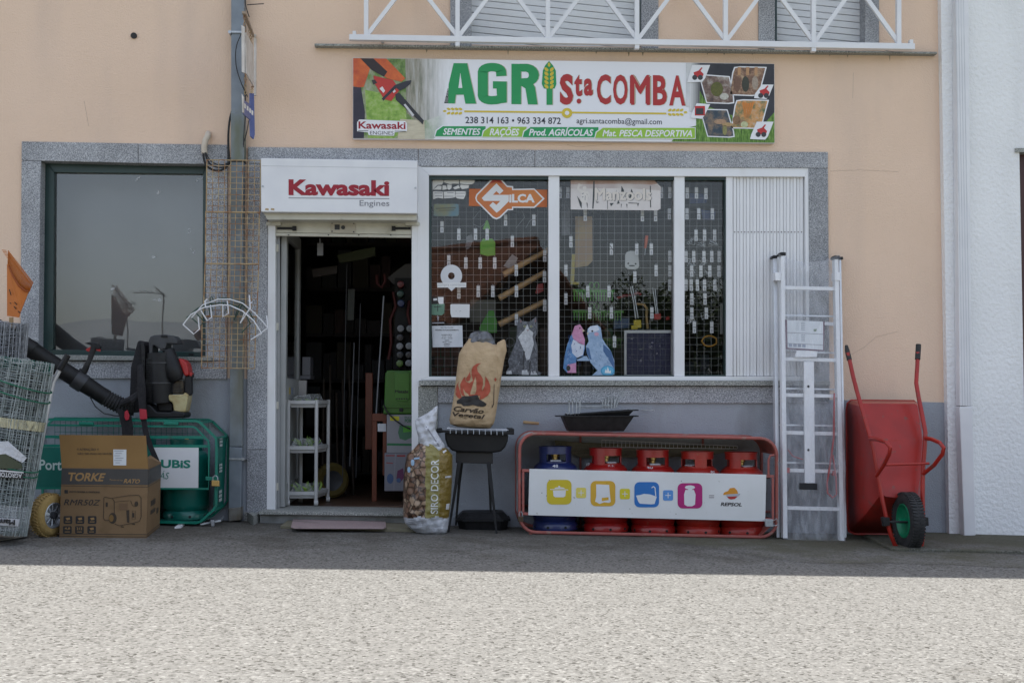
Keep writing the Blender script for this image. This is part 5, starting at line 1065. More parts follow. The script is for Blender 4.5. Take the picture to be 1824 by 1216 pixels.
neck, nf = bag([(723, 777, 780, .1), (735, 762, 779, .3), (746, 741, 778, .5), (752, 739, 776.5, .55), (765, 741, 775, .6), (778, 745, 783, .7), (790, 748, 791, .8), (799, 752, 793, .85), (808, 765, 784, .7)], YSb - .02, .12, None, lambda x, y, u: 0, seed=31, wr=.006, nu=22)
neck.build('gathered_neck', bagw, db, smooth=True); S3 = nf.bvh()
text('SIRO DECOR', [(767.5, 818), (782, 818), (780, 914.5), (767, 914.5)], 0, flatc('pale_lettering', (.66, .66, .62)), db, .012, 0, .004, S2, rot=True)
for pts in (rrect(732, 818, 738, 829, 3), rrect(726, 831, 731, 841, 2.4), [(737, 815), (748, 814), (746, 817), (738, 818)]): ngon(pts, 0, flatc('pale_blue_print', (.30, .45, .60)), db, .003, 'print', S2, 4)
ngon([(788, 804), (800, 796), (802, 798), (790, 807)], 0, flatc('white_strip', (.6, .6, .6)), db, .003, 'print', S2, 4); ngon([(793, 848), (804, 846), (804, 850), (793, 851)], 0, flatc('white_strip', (.6, .6, .6)), db, .003, 'print', S2, 4)
ngon([(795, 897), (801, 896), (800, 907), (794, 907)], 0, flatc('white_strip', (.6, .6, .6)), db, .003, 'print', S2, 4)
for k in range(3): text('decora\u00e7\u00e3o e cobertura', [(727, 925 + k * 3.4), (753, 929 + k * 3), (753, 931 + k * 3), (727, 927 + k * 3.4)], 0, ink, db, 0, 0, .001, S2) if False else ngon([(727, 925 + k * 3.6), (754, 928 + k * 3), (754, 928.8 + k * 3), (727, 925.8 + k * 3.6)], 0, grey_v, db, .003, 'print', S2, 4)
for k in range(6): ngon([(758 + k * 3.4, 760 + k * 5), (760 + k * 3.4, 759 + k * 5), (767 + k * 3.4, 769 + k * 5), (765 + k * 3.4, 770 + k * 5)], 0, grey_v, db, .0008, 'print', S3)
tag(MB().loft([G(500, 941), G(518, 927), G(742, 931), G(742, 948)], [v + Vector((0, 0, .022)) for v in (G(500, 941), G(518, 927), G(742, 931), G(742, 948))]).build('plank', wood_old, bevel=.003), 'weathered greenish plank lying on the asphalt in front of the doorstep', 'plank')
mq = [(518, 946), (522, 930), (527, 923.5), (683, 926), (687, 935), (688, 946), (683, 948.5), (523, 948)]
tag(MB().loft([G(x, y) + Vector((0, 0, .024)) for x, y in mq], [G(x, y) + Vector((0, 0, .032)) for x, y in mq]).build('doormat', mat_m, bevel=.005), 'dusty pink carpet doormat lying on the plank before the door', 'doormat')
# ================================================================== green gas cage on the left
YA = G(330, 936).y - .03; YAb = -.03
gc = thing('gas_cage', 'emerald green gas bottle cage with chamfered corners under the left window', 'gas cage', Vector((P(225, 930, YA).x, YA + .2, gz(P(225, 930, YA).x))))
def octa(Y, dx=0):
    return [P(x + dx, y, Y) for x, y in ((62, 746.5), (350, 749.5), (357, 752.5), (385, 780), (385.8, 800), (385.3, 900), (379, 909), (357, 928.5), (350, 930.5), (62, 925), (40, 905), (36, 770))]
fa = octa(YA); MB().tube(fa, .0115, 4, True).build('front_frame', green_p, gc)
dXb = P(401, 800, YAb).x - fa[4].x
bk = [Vector((v.x + .0, YAb, v.z)) for v in fa]; MB().tube(bk, .0115, 4, True).build('back_frame', green_p, gc)
for k in (2, 3, 6, 7, 10, 11): MB().tube([fa[k], bk[k]], .009, 4).build('cross_bar', green_p, gc)
sd = MB().loft([fa[3] + Vector((-.004, .03, 0)), fa[6] + Vector((-.004, .03, 0)), bk[6] + Vector((-.004, -.03, 0)), bk[3] + Vector((-.004, -.03, 0))], [fa[3] + Vector((0, .03, 0)), fa[6] + Vector((0, .03, 0)), bk[6] + Vector((0, -.03, 0)), bk[3] + Vector((0, -.03, 0))]).build('side_panel', green_pd, gc)
for a, b in ((777, 796), (825, 842), (872, 894)):   # pale stencils running up the end panel
    for k in range(3):
        z0 = P(390, b - k * (b - a) / 3 - 1, YA + .12).z; z1 = P(390, b - (k + 1) * (b - a) / 3 + 1, YA + .12).z
        MB().box((fa[4].x + .0005, YA + .1, z0), (fa[4].x + .0015, YA + .2, z1)).build('stencil', flatc('pale_stencil', (.45, .5, .48)), gc)
tp = MB(); tb = [bk[1] + Vector((0, 0, .004)), bk[0] + Vector((0, 0, .004))]
for k in range(26): f = k / 25; a = fa[0].lerp(fa[1], f); b = bk[0].lerp(bk[1], f); tp.tube([a, b], .003, 4)
for k in range(1, 5): tp.tube([fa[0].lerp(bk[0], k / 5), fa[1].lerp(bk[1], k / 5)], .003, 4)
stuff(tp.build('top_mesh', green_pd, gc))
bkm = MB()
for k in range(30): f = k / 29; bkm.tube([bk[0].lerp(bk[1], f), bk[9].lerp(bk[8], f)], .0022, 4)
for k in range(1, 14): bkm.tube([bk[0].lerp(bk[9], k / 14), bk[1].lerp(bk[8], k / 14)], .0022, 4)
stuff(bkm.build('back_mesh', green_pd, gc))
MB().loft([fa[9] + Vector((0, .02, 0)), fa[8] + Vector((0, .02, 0)), bk[8] - Vector((0, .02, 0)), bk[9] - Vector((0, .02, 0))], [v + Vector((0, 0, .006)) for v in (fa[9] + Vector((0, .02, 0)), fa[8] + Vector((0, .02, 0)), bk[8] - Vector((0, .02, 0)), bk[9] - Vector((0, .02, 0)))]).build('floor_plate', green_pd, gc)
YD_ = YA - .012
MB().tube([P(x, y, YD_) for x, y in ((60, 756.5), (343, 759.5), (349, 762), (371, 785), (372.5, 795), (371.5, 870), (60, 869))], .009, 4).build('gate_frame', green_p, gc)
for y0, x1 in ((775, 365), (791, 370)): MB().px([(58, y0), (x1, y0 + 1), (x1, y0 + 6), (58, y0 + 5)], YD_ - .004, YD_ + .006).build('gate_bar', green_p, gc)
for x in (140, 291): MB().px([(x, 751), (x + 26, 751.6), (x + 26, 757), (x, 756.4)], YD_ - .02, YD_ + .006).build('hinge', green_p, gc, bevel=.004)
MB().px([(58, 796.5), (270, 797), (270, 869), (58, 868)], YD_ - .003, YD_ + .002).build('green_sign', green_pd, gc)
ws = MB().px([(270.3, 796.5), (353.6, 797), (353, 868.5), (270.3, 868.5)], YD_ - .005, YD_ + .002).build('white_sign', flatc('white_sign_sheet', (.72, .72, .72)), gc)
text('Portug\u00e1s', [(70, 818), (148, 818.6), (148, 844), (70, 842)], YD_ - .0034, flatc('pale_green_lettering', (.55, .65, .60)), gc, .02, name='lettering')
text('RUBiS', [(270.6, 817.5), (339.5, 819), (339, 833.5), (270.6, 832.5)], YD_ - .0054, flatc('rubis_green', (.005, .20, .14)), ws, .035)
text('G\u00c1S', [(275, 837.5), (301.5, 838), (301, 853), (275, 852.5)], YD_ - .0054, flatc('rubis_green', (.005, .20, .14)), ws, -.005, .25)
MB().px([(366, 848), (388, 850), (388, 856), (366, 855)], YD_ - .012, YD_ - .002).build('latch', green_p, gc, bevel=.002)
padlock(383.5, 866, 14, 11, YD_ - .03, brass, 'brass padlock closing the green gas cage')
for x, y in ((379, 926), (70, 922)): MB().px([(x - 4, y), (x + 3, y), (x + 2, y + 11), (x - 3, y + 11)], YA + .01, YA + .04).build('foot', galv, gc, bevel=.003)
MB().tube([P(357, 933.5, YA + .02), P(392, 927, YA + .08), P(397, 920, YAb - .1)], .008, 6).build('base_rail', galv, gc)
for x, lb in ((331, 'green gas bottle at the right end of the green cage beside the padlock'), (246, 'green gas bottle half hidden behind the cardboard box'), (161, 'green gas bottle behind the left part of the cardboard box')):
    cylinder(x, 783, 922, YA + .20, M('green_gas_paint', (.003, .14, .11), .35, coat=.3), 'gas_bottle', lb, 'gas bottles in the green cage', -90, dia=.32)
MB().px([(354, 0), (355, 0), (355, 1)], 0, .001)
tag(MB().loft([G(311, 941), G(318, 936), G(329, 935), G(322, 940)], [v + Vector((0, 0, .012)) for v in (G(311, 941), G(318, 936), G(329, 935), G(322, 940))]).build('paper_scrap', white_p), 'crumpled white scrap of paper on the asphalt by the green cage', 'paper scrap')

# ================================================================== cardboard box
A_, B_, C_ = G(105.5, 956.5), G(260.5, 958), G(284.5, 938); D_ = A_ + (C_ - B_)
hB = P(264, 834, B_.y).z - B_.z; up = Vector((0, 0, hB)); ou = Vector((.012, -.004, 0))
bx_ = thing('cardboard_box', 'open kraft cardboard pump box with black printed band before the green cage', 'cardboard box', (A_ + C_) / 2)
At, Bt, Ct, Dt = P(110, 832.5, A_.y), P(264, 834, B_.y), P(286.8, 823.5, C_.y), D_ + up
def wall4(a, b, at, bt, name, m_): 
    n = (b - a).cross(Vector((0, 0, 1))).normalized() * -.004
    return MB().loft([a, b, bt, at], [v + n for v in (a, b, bt, at)]).build(name, m_, bx_)
wall4(A_, B_, At, Bt, 'front_wall', card); wall4(B_, C_, Bt, Ct, 'side_wall', card); wall4(C_, D_, Ct, Dt, 'back_wall', card); wall4(D_, A_, Dt, At, 'side_wall', card)
MB().loft([A_, B_, C_, D_], [v + Vector((0, 0, .004)) for v in (A_, B_, C_, D_)]).build('bottom', card, bx_)
def boxf(px, py, lift=.001):   # pixel to point on the front face plane
    n = (B_ - A_).cross(At - A_).normalized(); n = n if n.y < 0 else -n; d = ray(px, py); t = (A_ - CAM).dot(n) / d.dot(n); return CAM + d * t + n * lift
def bf(pts, m_, lift=.0012, name='print'):
    return MB().loft([boxf(x, y, lift) for x, y in pts], [boxf(x, y, lift - .0006) for x, y in pts]).build(name, m_, bx_)
def btext(s, q, m_, bold=0, sh_=0, lift=.002):
    vs, fs_ = textmesh(s, bold, sh_); return MB().add([boxf(*bil(q, u, v), lift - .0006 + .0006 * b) for u, v, b in vs], fs_).build('lettering', m_, bx_)
Z = lambda x, y: (100 + x / 6.4, 770 + y / 6.4)
def ZZ(pts): return [Z(*p) for p in pts]
flp = MB().loft([At, Bt, P(260, 775.5, B_.y + .05), P(105.5, 774, A_.y + .05)], [v + Vector((0, .004, 0)) for v in (At, Bt, P(260, 775.5, B_.y + .05), P(105.5, 774, A_.y + .05))]).build('front_flap', card_in, bx_)
MB().loft([Bt, Ct, Ct + Vector((-.06, -.05, .05)), Bt + Vector((-.01, .02, .065))], [v + Vector((0, 0, .004)) for v in (Bt, Ct, Ct + Vector((-.06, -.05, .05)), Bt + Vector((-.01, .02, .065)))]).build('side_flap', card, bx_)
MB().loft([Ct, Dt, Dt + Vector((0, -.08, .02)), Ct + Vector((-.02, -.08, .02))], [v + Vector((0, 0, .004)) for v in (Ct, Dt, Dt + Vector((0, -.08, .02)), Ct + Vector((-.02, -.08, .02)))]).build('back_flap', card, bx_)
bandm = M('printed_black_band', (.045, .042, .04), .6, c2=(.06, .055, .05))
bf(ZZ([(66, 408), (1048, 418), (1046, 596), (58, 590)]), bandm); bf(ZZ([(52, 603), (1042, 618), (1042, 623), (52, 608)]), ink)
bf(ZZ([(36, 1150), (1028, 1158), (1028, 1164), (36, 1156)]), ink); bf(ZZ([(36, 1176), (1027, 1186), (1027, 1192), (36, 1182)]), ink)
nS = (C_ - B_).cross(Vector((0, 0, 1))).normalized(); nS = nS if nS.x > 0 else -nS
def side(f0, f1, z0, z1, m_, name='print'):
    a = B_.lerp(C_, f0); b = B_.lerp(C_, f1); at = Bt.lerp(Ct, f0); bt = Bt.lerp(Ct, f1)
    q = [a.lerp(at, z0), b.lerp(bt, z0), b.lerp(bt, z1), a.lerp(at, z1)]; MB().loft([v + nS * .0015 for v in q], [v + nS * .0005 for v in q]).build(name, m_, bx_)
side(0, 1, .76, .985, bandm); side(0, 1, .735, .742, ink); side(0, 1, .045, .052, ink); side(0, 1, .015, .021, ink); side(.25, .6, .3, .36, ink_d); side(.25, .6, .42, .5, ink_d); side(.7, .85, .25, .33, ink_d)
btext('TORKE', ZZ([(140, 452), (568, 462), (545, 556), (138, 552)]), gold_ink, .03, .15); btext('Powered by', ZZ([(612, 528), (760, 534), (758, 556), (612, 550)]), gold_ink); btext('RATO', ZZ([(775, 526), (960, 532), (950, 580), (768, 576)]), gold_ink, .03, .2)
bf(ZZ([(96, 652), (136, 654), (134, 694), (94, 692)]), ink); btext('MOTO BOMBA A GASOLINA', ZZ([(154, 664), (500, 668), (500, 688), (154, 684)]), ink, .02)
btext('RMR50Z', ZZ([(96, 758), (510, 766), (496, 830), (88, 826)]), ink, .004, .15)
for r_, (y0, y1) in enumerate(((950, 1040), (1064, 1150))):
    for c_, (a, b) in enumerate(((84, 184), (222, 322), (362, 460))):
        k = -6 * r_; bf(ZZ(rrect(a + k, y0, b + k, y1, 14)), ink)
        if r_ == 1 and c_ < 2: btext(['4,8', '212'][c_], ZZ([(a + k + 18, y0 + 14), (b + k - 18, y0 + 14), (b + k - 18, y0 + 44), (a + k + 18, y0 + 44)]), gold_ink, .02)
        else: bf(ZZ([(a + k + 25, y0 + 22), (a + k + 70, y0 + 16), (a + k + 76, y0 + 40), (a + k + 40, y0 + 48)]), gold_ink, .0022)
        bf(ZZ([(a + k + 22, y0 + 62), (b + k - 22, y0 + 62), (b + k - 22, y0 + 70), (a + k + 22, y0 + 70)]), gold_ink, .0022)
def bline(pts, wd, m_=ink_d, lift=.0012): bf_ = MB().tube([boxf(*Z(*p), lift) for p in pts], wd, 4).build('drawn_line', m_, bx_)
bline([(545, 740), (560, 735), (640, 750), (662, 780), (664, 960), (655, 1000), (560, 1000), (540, 980), (545, 740)], .0022); bline([(640, 745), (840, 715), (940, 712), (968, 740), (970, 960), (950, 1010), (880, 1030), (800, 1045), (720, 1060), (670, 1040)], .0022)
bf(ZZ(ell(645, 975, 45, 62, 20)), ink_d, .0022); bf(ZZ(ell(630, 975, 26, 40, 16)), card_in, .003); bf(ZZ(ell(915, 812, 22, 30, 16)), ink_d, .0022); bf(ZZ([(800, 885), (835, 880), (835, 1030), (808, 1020)]), ink_d, .0022)
bf(ZZ([(565, 795), (590, 795), (588, 845), (565, 845)]), ink_d, .0022); bf(ZZ([(870, 915), (892, 915), (892, 965), (870, 965)]), ink_d, .0022); bf(ZZ([(720, 810), (815, 805), (815, 880), (720, 880)]), M('brown_screen_print', (.17, .10, .05), .8), .0022)
bline([(850, 775), (870, 830), (905, 840)], .0016); bline([(670, 790), (750, 780), (835, 775)], .0016); bline([(740, 1070), (770, 1075)], .004); bline([(870, 1040), (900, 1044)], .004); bline([(870, 890), (905, 890), (905, 985), (865, 985), (870, 890)], .0012)
def fl_(x, y, l): a = Vector(P(x, y, A_.y + (B_.y - A_.y) * (x - 105.5) / 155 + .05 * (834 - y) / 58)); return a + Vector((0, -l, 0))
lab = MB().loft([fl_(*Z(*p), .003) for p in ((653, 192), (802, 194), (800, 374), (654, 372))], [fl_(*Z(*p), .0015) for p in ((653, 192), (802, 194), (800, 374), (654, 372))]).build('shipping_label', flatc('label_white', (.55, .57, .57)), bx_)
for k in range(6): MB().loft([fl_(*Z(*p), .004) for p in ((665 + 12 * (k % 2), 205 + k * 27), (770 - 20 * (k % 3), 205 + k * 27), (770 - 20 * (k % 3), 212 + k * 27), (665 + 12 * (k % 2), 212 + k * 27))], [fl_(*Z(*p), .0032) for p in ((665 + 12 * (k % 2), 205 + k * 27), (770 - 20 * (k % 3), 205 + k * 27), (770 - 20 * (k % 3), 212 + k * 27), (665 + 12 * (k % 2), 212 + k * 27))]).build('label_line', grey_v, bx_)
for s_, q in (('!! ATEN\u00c7\u00c3O !!', ((240, 172), (486, 174), (486, 212), (240, 210))), ('N\u00c3O TEM \u00d3LEO NO MOTOR', ((248, 225), (640, 227), (640, 252), (248, 250)))):
    vs, fs_ = textmesh(s_, .012); qq = ZZ(q); MB().add([fl_(*bil(qq, u, v), .0026 + .0006 * b) for u, v, b in vs], fs_).build('lettering', ink_d, bx_)
MB().tube([boxf(*Z(1140, 350)), boxf(*Z(1138, 352))], .001, 4) 

# ================================================================== backpack blower on the green cage
YL = (YA + YAb) / 2 - .02
bw = thing('leaf_blower', 'black backpack leaf blower with long nozzle lying on top of the green gas cage', 'leaf blower', P(285, 743, YL))
S_ = lambda x, y: (220 + x / 6.757, 580 + y / 6.757)
def bp(pts, Y0, Y1, m_, name, bev=.006): return MB().px([S_(*p) for p in pts], YL + Y0, YL + Y1).build(name, m_, bw, bevel=bev)
tubeY = lambda px_: YL - .02 - (235 - px_) * .0011
def tp_(q): return [P(x, y, tubeY(x)) for x, y in q]
MB().tube(tp_(((-70, 541), (-20, 576), (20, 602), (58, 623), (62, 626))), [.068, .066, .062, .060, .055], 20).build('nozzle_tube', blk, bw, smooth=True)
MB().tube(tp_(((58, 623.5), (61, 626), (100, 652), (140, 677))), [.063, .058, .058, .060], 20).build('nozzle_tube', blk_m, bw, smooth=True)
MB().tube(tp_(((133, 673), (150, 684))), [.066, .066], 20).build('clamp', dgrey, bw, smooth=True)
MB().tube(tp_(((148, 682), (176, 700), (190, 709))), [.060, .055, .057], 20).build('nozzle_tube', blk_m, bw, smooth=True)
bel = []; rr_ = []
for k in range(41):
    f = k / 40; x = 188 + 50 * f; y = 708 + 18 * math.sin(f * math.pi / 2); bel.append((x, y)); rr_.append(.050 + (.008 if k % 4 < 2 else 0) + .004 * f)
MB().tube(tp_(bel), rr_, 20).build('bellows', rubber, bw)
MB().px([S_(*p) for p in ((-96, 195), (-86, 190), (-84, 216), (-94, 218))], YL - .1, YL - .09) 
MB().tube(tp_(((140, 660), (150, 664))), [.02, .02], 8).build('handle_clamp', blk, bw)
for q, w_, m_ in ((((147, 668), (152, 657), (155, 650)), (.02, .022, .02), blk), (((154, 652), (160, 640), (166, 622), (170, 614)), (.020, .018, .022, .026), rubber)): MB().tube([P(x, y, YL - .13) for x, y in q], w_, 10).build('control_grip', m_, bw, smooth=True)
MB().px([(150, 611), (158, 609), (174, 611), (179, 616), (177, 622), (170, 622), (166, 616), (156, 613)], YL - .15, YL - .11).build('grip_head', blk, bw, bevel=.005)
MB().px([(152, 622), (162, 617), (159, 626), (155, 626)], YL - .145, YL - .12).build('throttle_trigger', red_pl, bw, bevel=.003); MB().px([(171, 618.5), (177, 620), (178, 626), (171, 624)], YL - .145, YL - .12).build('stop_button', red_pl, bw, bevel=.003)
MB().tube([P(x, y, YL - .13) for x, y in ((151, 663), (156, 680), (160, 706), (170, 724), (185, 736), (205, 740), (235, 742))], .004, 6).build('throttle_cable', rubber, bw, smooth=True)
bp([(165, 190), (195, 175), (240, 190), (258, 230), (262, 700), (270, 900), (250, 1000), (200, 1030), (60, 1050), (0, 1020), (20, 960), (70, 880), (85, 500), (130, 330)], -.06, .12, blk_f, 'back_pad', .015)
bp([(205, 210), (245, 200), (256, 300), (258, 640), (225, 640), (215, 400)], -.09, -.05, blk, 'harness_plate', .004)
for y in (330, 405, 475, 550, 620): bp([(222, y), (246, y + 6), (226, y + 28)], -.096, -.089, dark_gap, 'slot', .001)
for k in range(24):
    y = 400 + k * 22; bp([(272, y), (340, y), (340, y + 9), (272, y + 9)], -.10, .12, blk, 'cooling_fin', 0)
bp([(300, 330), (355, 330), (360, 900), (300, 905)], -.07, .10, dgrey, 'fan_guard', .01)
MB().tube([P(*S_(425, 330), YL), P(*S_(430, 690), YL)], [.098, .1], 22).build('fan_housing', blk, bw, smooth=True)
MB().tube([P(*S_(430, 690), YL), P(*S_(440, 930), YL)], [.098, .085], 22).build('lower_housing', blk, bw, smooth=True)
for y in (450, 690): MB().tube([P(*S_(428, y - 8), YL), P(*S_(428, y + 8), YL)], [.104, .104], 22).build('housing_band', dgrey, bw, smooth=True)
bp([(300, 180), (320, 130), (370, 112), (500, 105), (600, 120), (640, 165), (655, 210), (640, 218), (520, 215), (500, 280), (440, 280), (370, 235), (350, 240), (345, 340), (305, 340)], -.07, .10, dgrey, 'top_cover', .012)
bp([(445, 112), (525, 112), (530, 140), (450, 140)], -.078, -.06, blk, 'cover_clip', .003)
MB().tube([P(*S_(x, y), YL - .03) for x, y in ((540, 285), (560, 380), (590, 500), (620, 600), (650, 660))], [.038, .05, .06, .062, .038], 16).build('air_filter', blk, bw, smooth=True)
bp([(655, 390), (710, 400), (760, 450), (780, 520), (782, 600), (730, 605), (700, 520), (670, 440)], -.04, .10, red_pl, 'engine_cover', .01)
bp([(735, 605), (790, 600), (795, 560), (825, 560), (826, 610), (812, 640), (815, 800), (800, 840), (770, 835), (738, 790)], -.02, .05, blk, 'starter_handle', .006)
bp([(790, 562), (826, 560), (822, 604), (790, 604)], -.024, .03, red_pl, 'red_cap', .003)
bp([(520, 650), (720, 660), (725, 800), (700, 820), (520, 815)], .0, .10, M('engine_metal', (.16, .13, .09), .5, .5, c2=(.05, .04, .03), scale=40), 'engine_block', .006)
for k in range(5): bp([(540, 700 + k * 22), (700, 703 + k * 22), (700, 710 + k * 22), (540, 707 + k * 22)], -.02, .02, dgrey, 'engine_fin', 0)
bp([(520, 830), (720, 825), (735, 800), (778, 830), (770, 900), (745, 1030), (730, 1040), (605, 1035), (590, 930), (550, 900)], -.05, .09, cream, 'fuel_tank', .014)
bp([(270, 930), (330, 960), (400, 1035), (560, 1040), (600, 1020), (740, 1045), (740, 1090), (715, 1108), (260, 1110), (240, 1050)], -.08, .12, blk, 'base_frame', .01)
bp([(380, 900), (520, 900), (590, 940), (590, 1035), (420, 1035)], -.02, .10, blk_m, 'base_mount', .01)
def strap(q, w_, Y, name='strap', m_=blk_f): 
    v = []
    for i, (x, y) in enumerate(q): v.append((x, y))
    L_ = [P(x - w_ / 2, y, Y) for x, y in v]; R_ = [P(x + w_ / 2, y, Y) for x, y in v]; n = len(v); mb = MB()
    for i in range(n - 1): mb.loft([L_[i], R_[i], R_[i + 1], L_[i + 1]], [p + Vector((0, .003, 0)) for p in (L_[i], R_[i], R_[i + 1], L_[i + 1])], caps=True)
    return mb.build(name, m_, bw)
strap([(212, 728), (218, 742), (222, 760), (223, 776)], 11, YL - .22); strap([(229, 742), (232, 760), (232, 776)], 10, YL - .225); strap([(248, 690), (252, 720), (256, 748), (260, 772), (268, 795), (279, 820)], 10, YL - .27)
for a, b in (((218, 718), (250, 700)), ((250, 650), (254, 730))):
    MB().tube([P(*a, YL - .11), P((a[0] + b[0]) / 2, (a[1] + b[1]) / 2 + 3, YL - .15), P(*b, YL - .12)], [.02, .03, .024], 8).build('shoulder_strap', blk_f, bw, smooth=True)
for q in ([(222, 733), (226, 730), (230, 740), (229, 747), (224, 749), (221, 742)], [(248, 728), (260, 729), (261.5, 746), (249, 747)]):
    MB().px(q, YL - .245 - (.04 if q[0][0] > 240 else 0), YL - .225 - (.04 if q[0][0] > 240 else 0)).build('buckle', M('red_buckle', (.45, .02, .04), .4), bw, bevel=.003)

# ================================================================== hand truck with fence rolls
YH = G(30, 962).y + .12
ht = thing('hand_truck', 'aluminium hand truck with black grip carrying the wire fence rolls', 'hand truck', Vector((P(20, 955, YH).x, YH, G(20, 958).z)))
for dx in (0, -128):
    MB().tube([P(x + dx, y, YH - .06) for x, y in ((108, 655), (101, 668), (95, 679), (90, 700), (76, 775), (60, 860), (44, 952))], .0145, 12).build('side_rail', alu, ht, smooth=True)
    MB().tube([P(106 + dx, 659, YH - .06), P(121 + dx, 632, YH - .06)], .019, 12).build('grip', blk, ht, smooth=True)
for a, b in ((676, 92), (790, 72), (900, 52)): MB().tube([P(b, a, YH - .06), P(b - 128, a, YH - .06)], .010, 8).build('cross_tube', alu, ht)
tq = [G(-90, 955), G(46, 958), G(50, 950), G(-90, 940)]
MB().loft([v + Vector((0, 0, .01)) for v in (G(-90, 968), G(2, 966), G(49, 958), G(49, 938), G(-90, 935))], [v + Vector((0, 0, .018)) for v in (G(-90, 968), G(2, 966), G(49, 958), G(49, 938), G(-90, 935))]).build('toe_plate', M('scuffed_toe_plate', (.2, .19, .17), .6, c2=(.1, .09, .07)), ht, bevel=.002)
YW_ = G(88, 957).y + .06; wc = P(87, 919, YW_); wx = Vector((.90, -.42, -.02)).normalized()
wr_ = 37 / F * (D + YW_)
wcz = Vector((wc.x, wc.y, gz(wc.x) + wr_))
q_ = [(wr_ * .55, -.042), (wr_ * .80, -.046), (wr_ * .93, -.036), (wr_, -.014), (wr_, .014), (wr_ * .93, .036), (wr_ * .80, .046), (wr_ * .55, .042)]
wh = MB().lathe(wcz, q_, 40, wx).build('wheel', tyre_y, ht, smooth=True)
MB().lathe(wcz, [(.02, .03), (.055, .02), (.062, .03), (.075, .046), (.080, .044), (.080, -.03)], 30, wx).build('rim', galv, wh, smooth=True)
MB().lathe(wcz, [(.001, .05), (.02, .05), (.024, .03), (.024, -.05)], 16, wx).build('hub', dgrey, wh, smooth=True)
s1 = wx.cross(Vector((0, 0, 1))).normalized(); s2 = wx.cross(s1)
for k in range(9): a = 2 * math.pi * k / 9; e = s1 * math.cos(a) + s2 * math.sin(a); MB().tube([wcz + wx * .03 + e * .02, wcz + wx * .036 + e * .066], .004, 5).build('spoke', galv, wh)
tr_ = MB()
for k in range(40):
    a = 2 * math.pi * k / 40; e = s1 * math.cos(a) + s2 * math.sin(a); t_ = s1 * -math.sin(a) + s2 * math.cos(a)
    for sgn in (-1, 1): tr_.obox(wcz + e * (wr_ * .985) + wx * (.003 * sgn) - t_ * .002, wx * (.03 * sgn) + t_ * .012, t_ * .006, e * .006)
stuff(tr_.build('tread', tyre_y, wh))
MB().tube([wcz - wx * .06, wcz - wx * .45], .008, 8).build('axle', galv, ht)
# rolls of wire
def roll(label, top, bot, Yt, Yb, r, m_, bands=(), seed=0, nr=62, name='fence_roll'):
    rnd = random.Random(seed); a = P(*top, Yt); b = P(*bot, Yb); ax = (a - b); L_ = ax.length; ax.normalize()
    s = ax.cross(Vector((0, 1, 0))).normalized(); f = s.cross(ax)
    t = thing(name, label, 'fence roll', b, 'rolls of wire fencing')
    for lay, rl_ in enumerate((r, r * .93, r * .82)):
        mb = MB(); wv = [rnd.uniform(0, 6.28) for _ in range(4)]
        def pt(h, an, rad): 
            rad *= 1 + .025 * math.sin(an * 2 + h * 4 + wv[0]) + .02 * math.sin(an * 5 - h * 7 + wv[1]); return b + ax * h + (s * math.cos(an) + f * math.sin(an)) * rad
        h = .01
        while h < L_:
            t0 = rnd.uniform(-.010, .010); tl = rnd.uniform(-.012, .012)
            mb.tube([pt(h + t0 * math.sin(k * .9) + tl * math.cos(k / 26 * 6.28), 2 * math.pi * k / 26, rl_) for k in range(26)], .0019, 3, True); h += L_ / nr * rnd.uniform(.4, 1.6)
        n = 46 - lay * 8
        for k in range(n):
            an = 2 * math.pi * (k + rnd.uniform(-.3, .3)) / n; dr = rnd.uniform(-.10, .10)
            mb.tube([pt(L_ * i / 6, an + dr * i / 6 + rnd.uniform(-.02, .02), rl_ * 1.005) for i in range(7)], .0026 if k % 3 else .0042, 3)
        stuff(mb.build('wire_layer', m_, t))
    MB().lathe(b, [(r * .7, .02), (r * .7, L_ - .03)], 20, ax).build('inner_layers', M('inner_wire_mass', (.07, .08, .085), .7, .2, c2=(.015, .015, .018), scale=60, lo=.4, hi=.6), t, smooth=True)
    for (f0, f1, mm, k_) in bands: MB().lathe(b + ax * (L_ * f0), [(r * k_, 0), (r * k_ + .001, L_ * (f1 - f0))], 30, ax).build('wrapping_band', mm, t, smooth=True)
    return t, a, b, ax, s, f, L_
r1 = roll('large galvanised fence roll with green twine standing on the hand truck', (45, 641), (-8, 948), YH - .22, YH - .28, .168, M('bright_galvanised_wire', (.42, .46, .46), .45, .2, c2=(.24, .28, .27), scale=30), (( .60, .655, film('cream_tape', .75, (.6, .55, .35)), 1.03), (.03, .17, film('clear_wrap', .22), 1.03)), 3)
t_, a_, b_, ax_, s_, f_, L_ = r1
tw = MB()
for h0 in (.86, .80, .40, .37):
    pts = [b_ + ax_ * (L_ * (h0 + .035 * math.sin(k / 40 * 6.28 + 1.2))) + (s_ * math.cos(k / 40 * 6.28) + f_ * math.sin(k / 40 * 6.28)) * .176 for k in range(40)]; MB().tube(pts, .0042, 5, True).build('green_twine', green_tw, t_, smooth=True)
gtm = MB()
for k in range(60):
    an = k / 60 * 6.28; gtm.tube([b_ + ax_ * (L_ * .93) + (s_ * math.cos(an) + f_ * math.sin(an)) * .155, b_ + ax_ * L_ + (s_ * math.cos(an + .2) + f_ * math.sin(an + .2)) * .150], .004, 3)
stuff(gtm.build('green_wire_end', M('green_coated_wire', (.01, .12, .09), .5), t_))
S4 = MB().lathe(b_, [(.178, 0), (.178, L_)], 30, ax_); S4b = S4.bvh()
tg = thing('product_label', 'printed plastic label tucked into the large fence roll, its lettering upside down', 'label', P(20, 850, YH - .45))
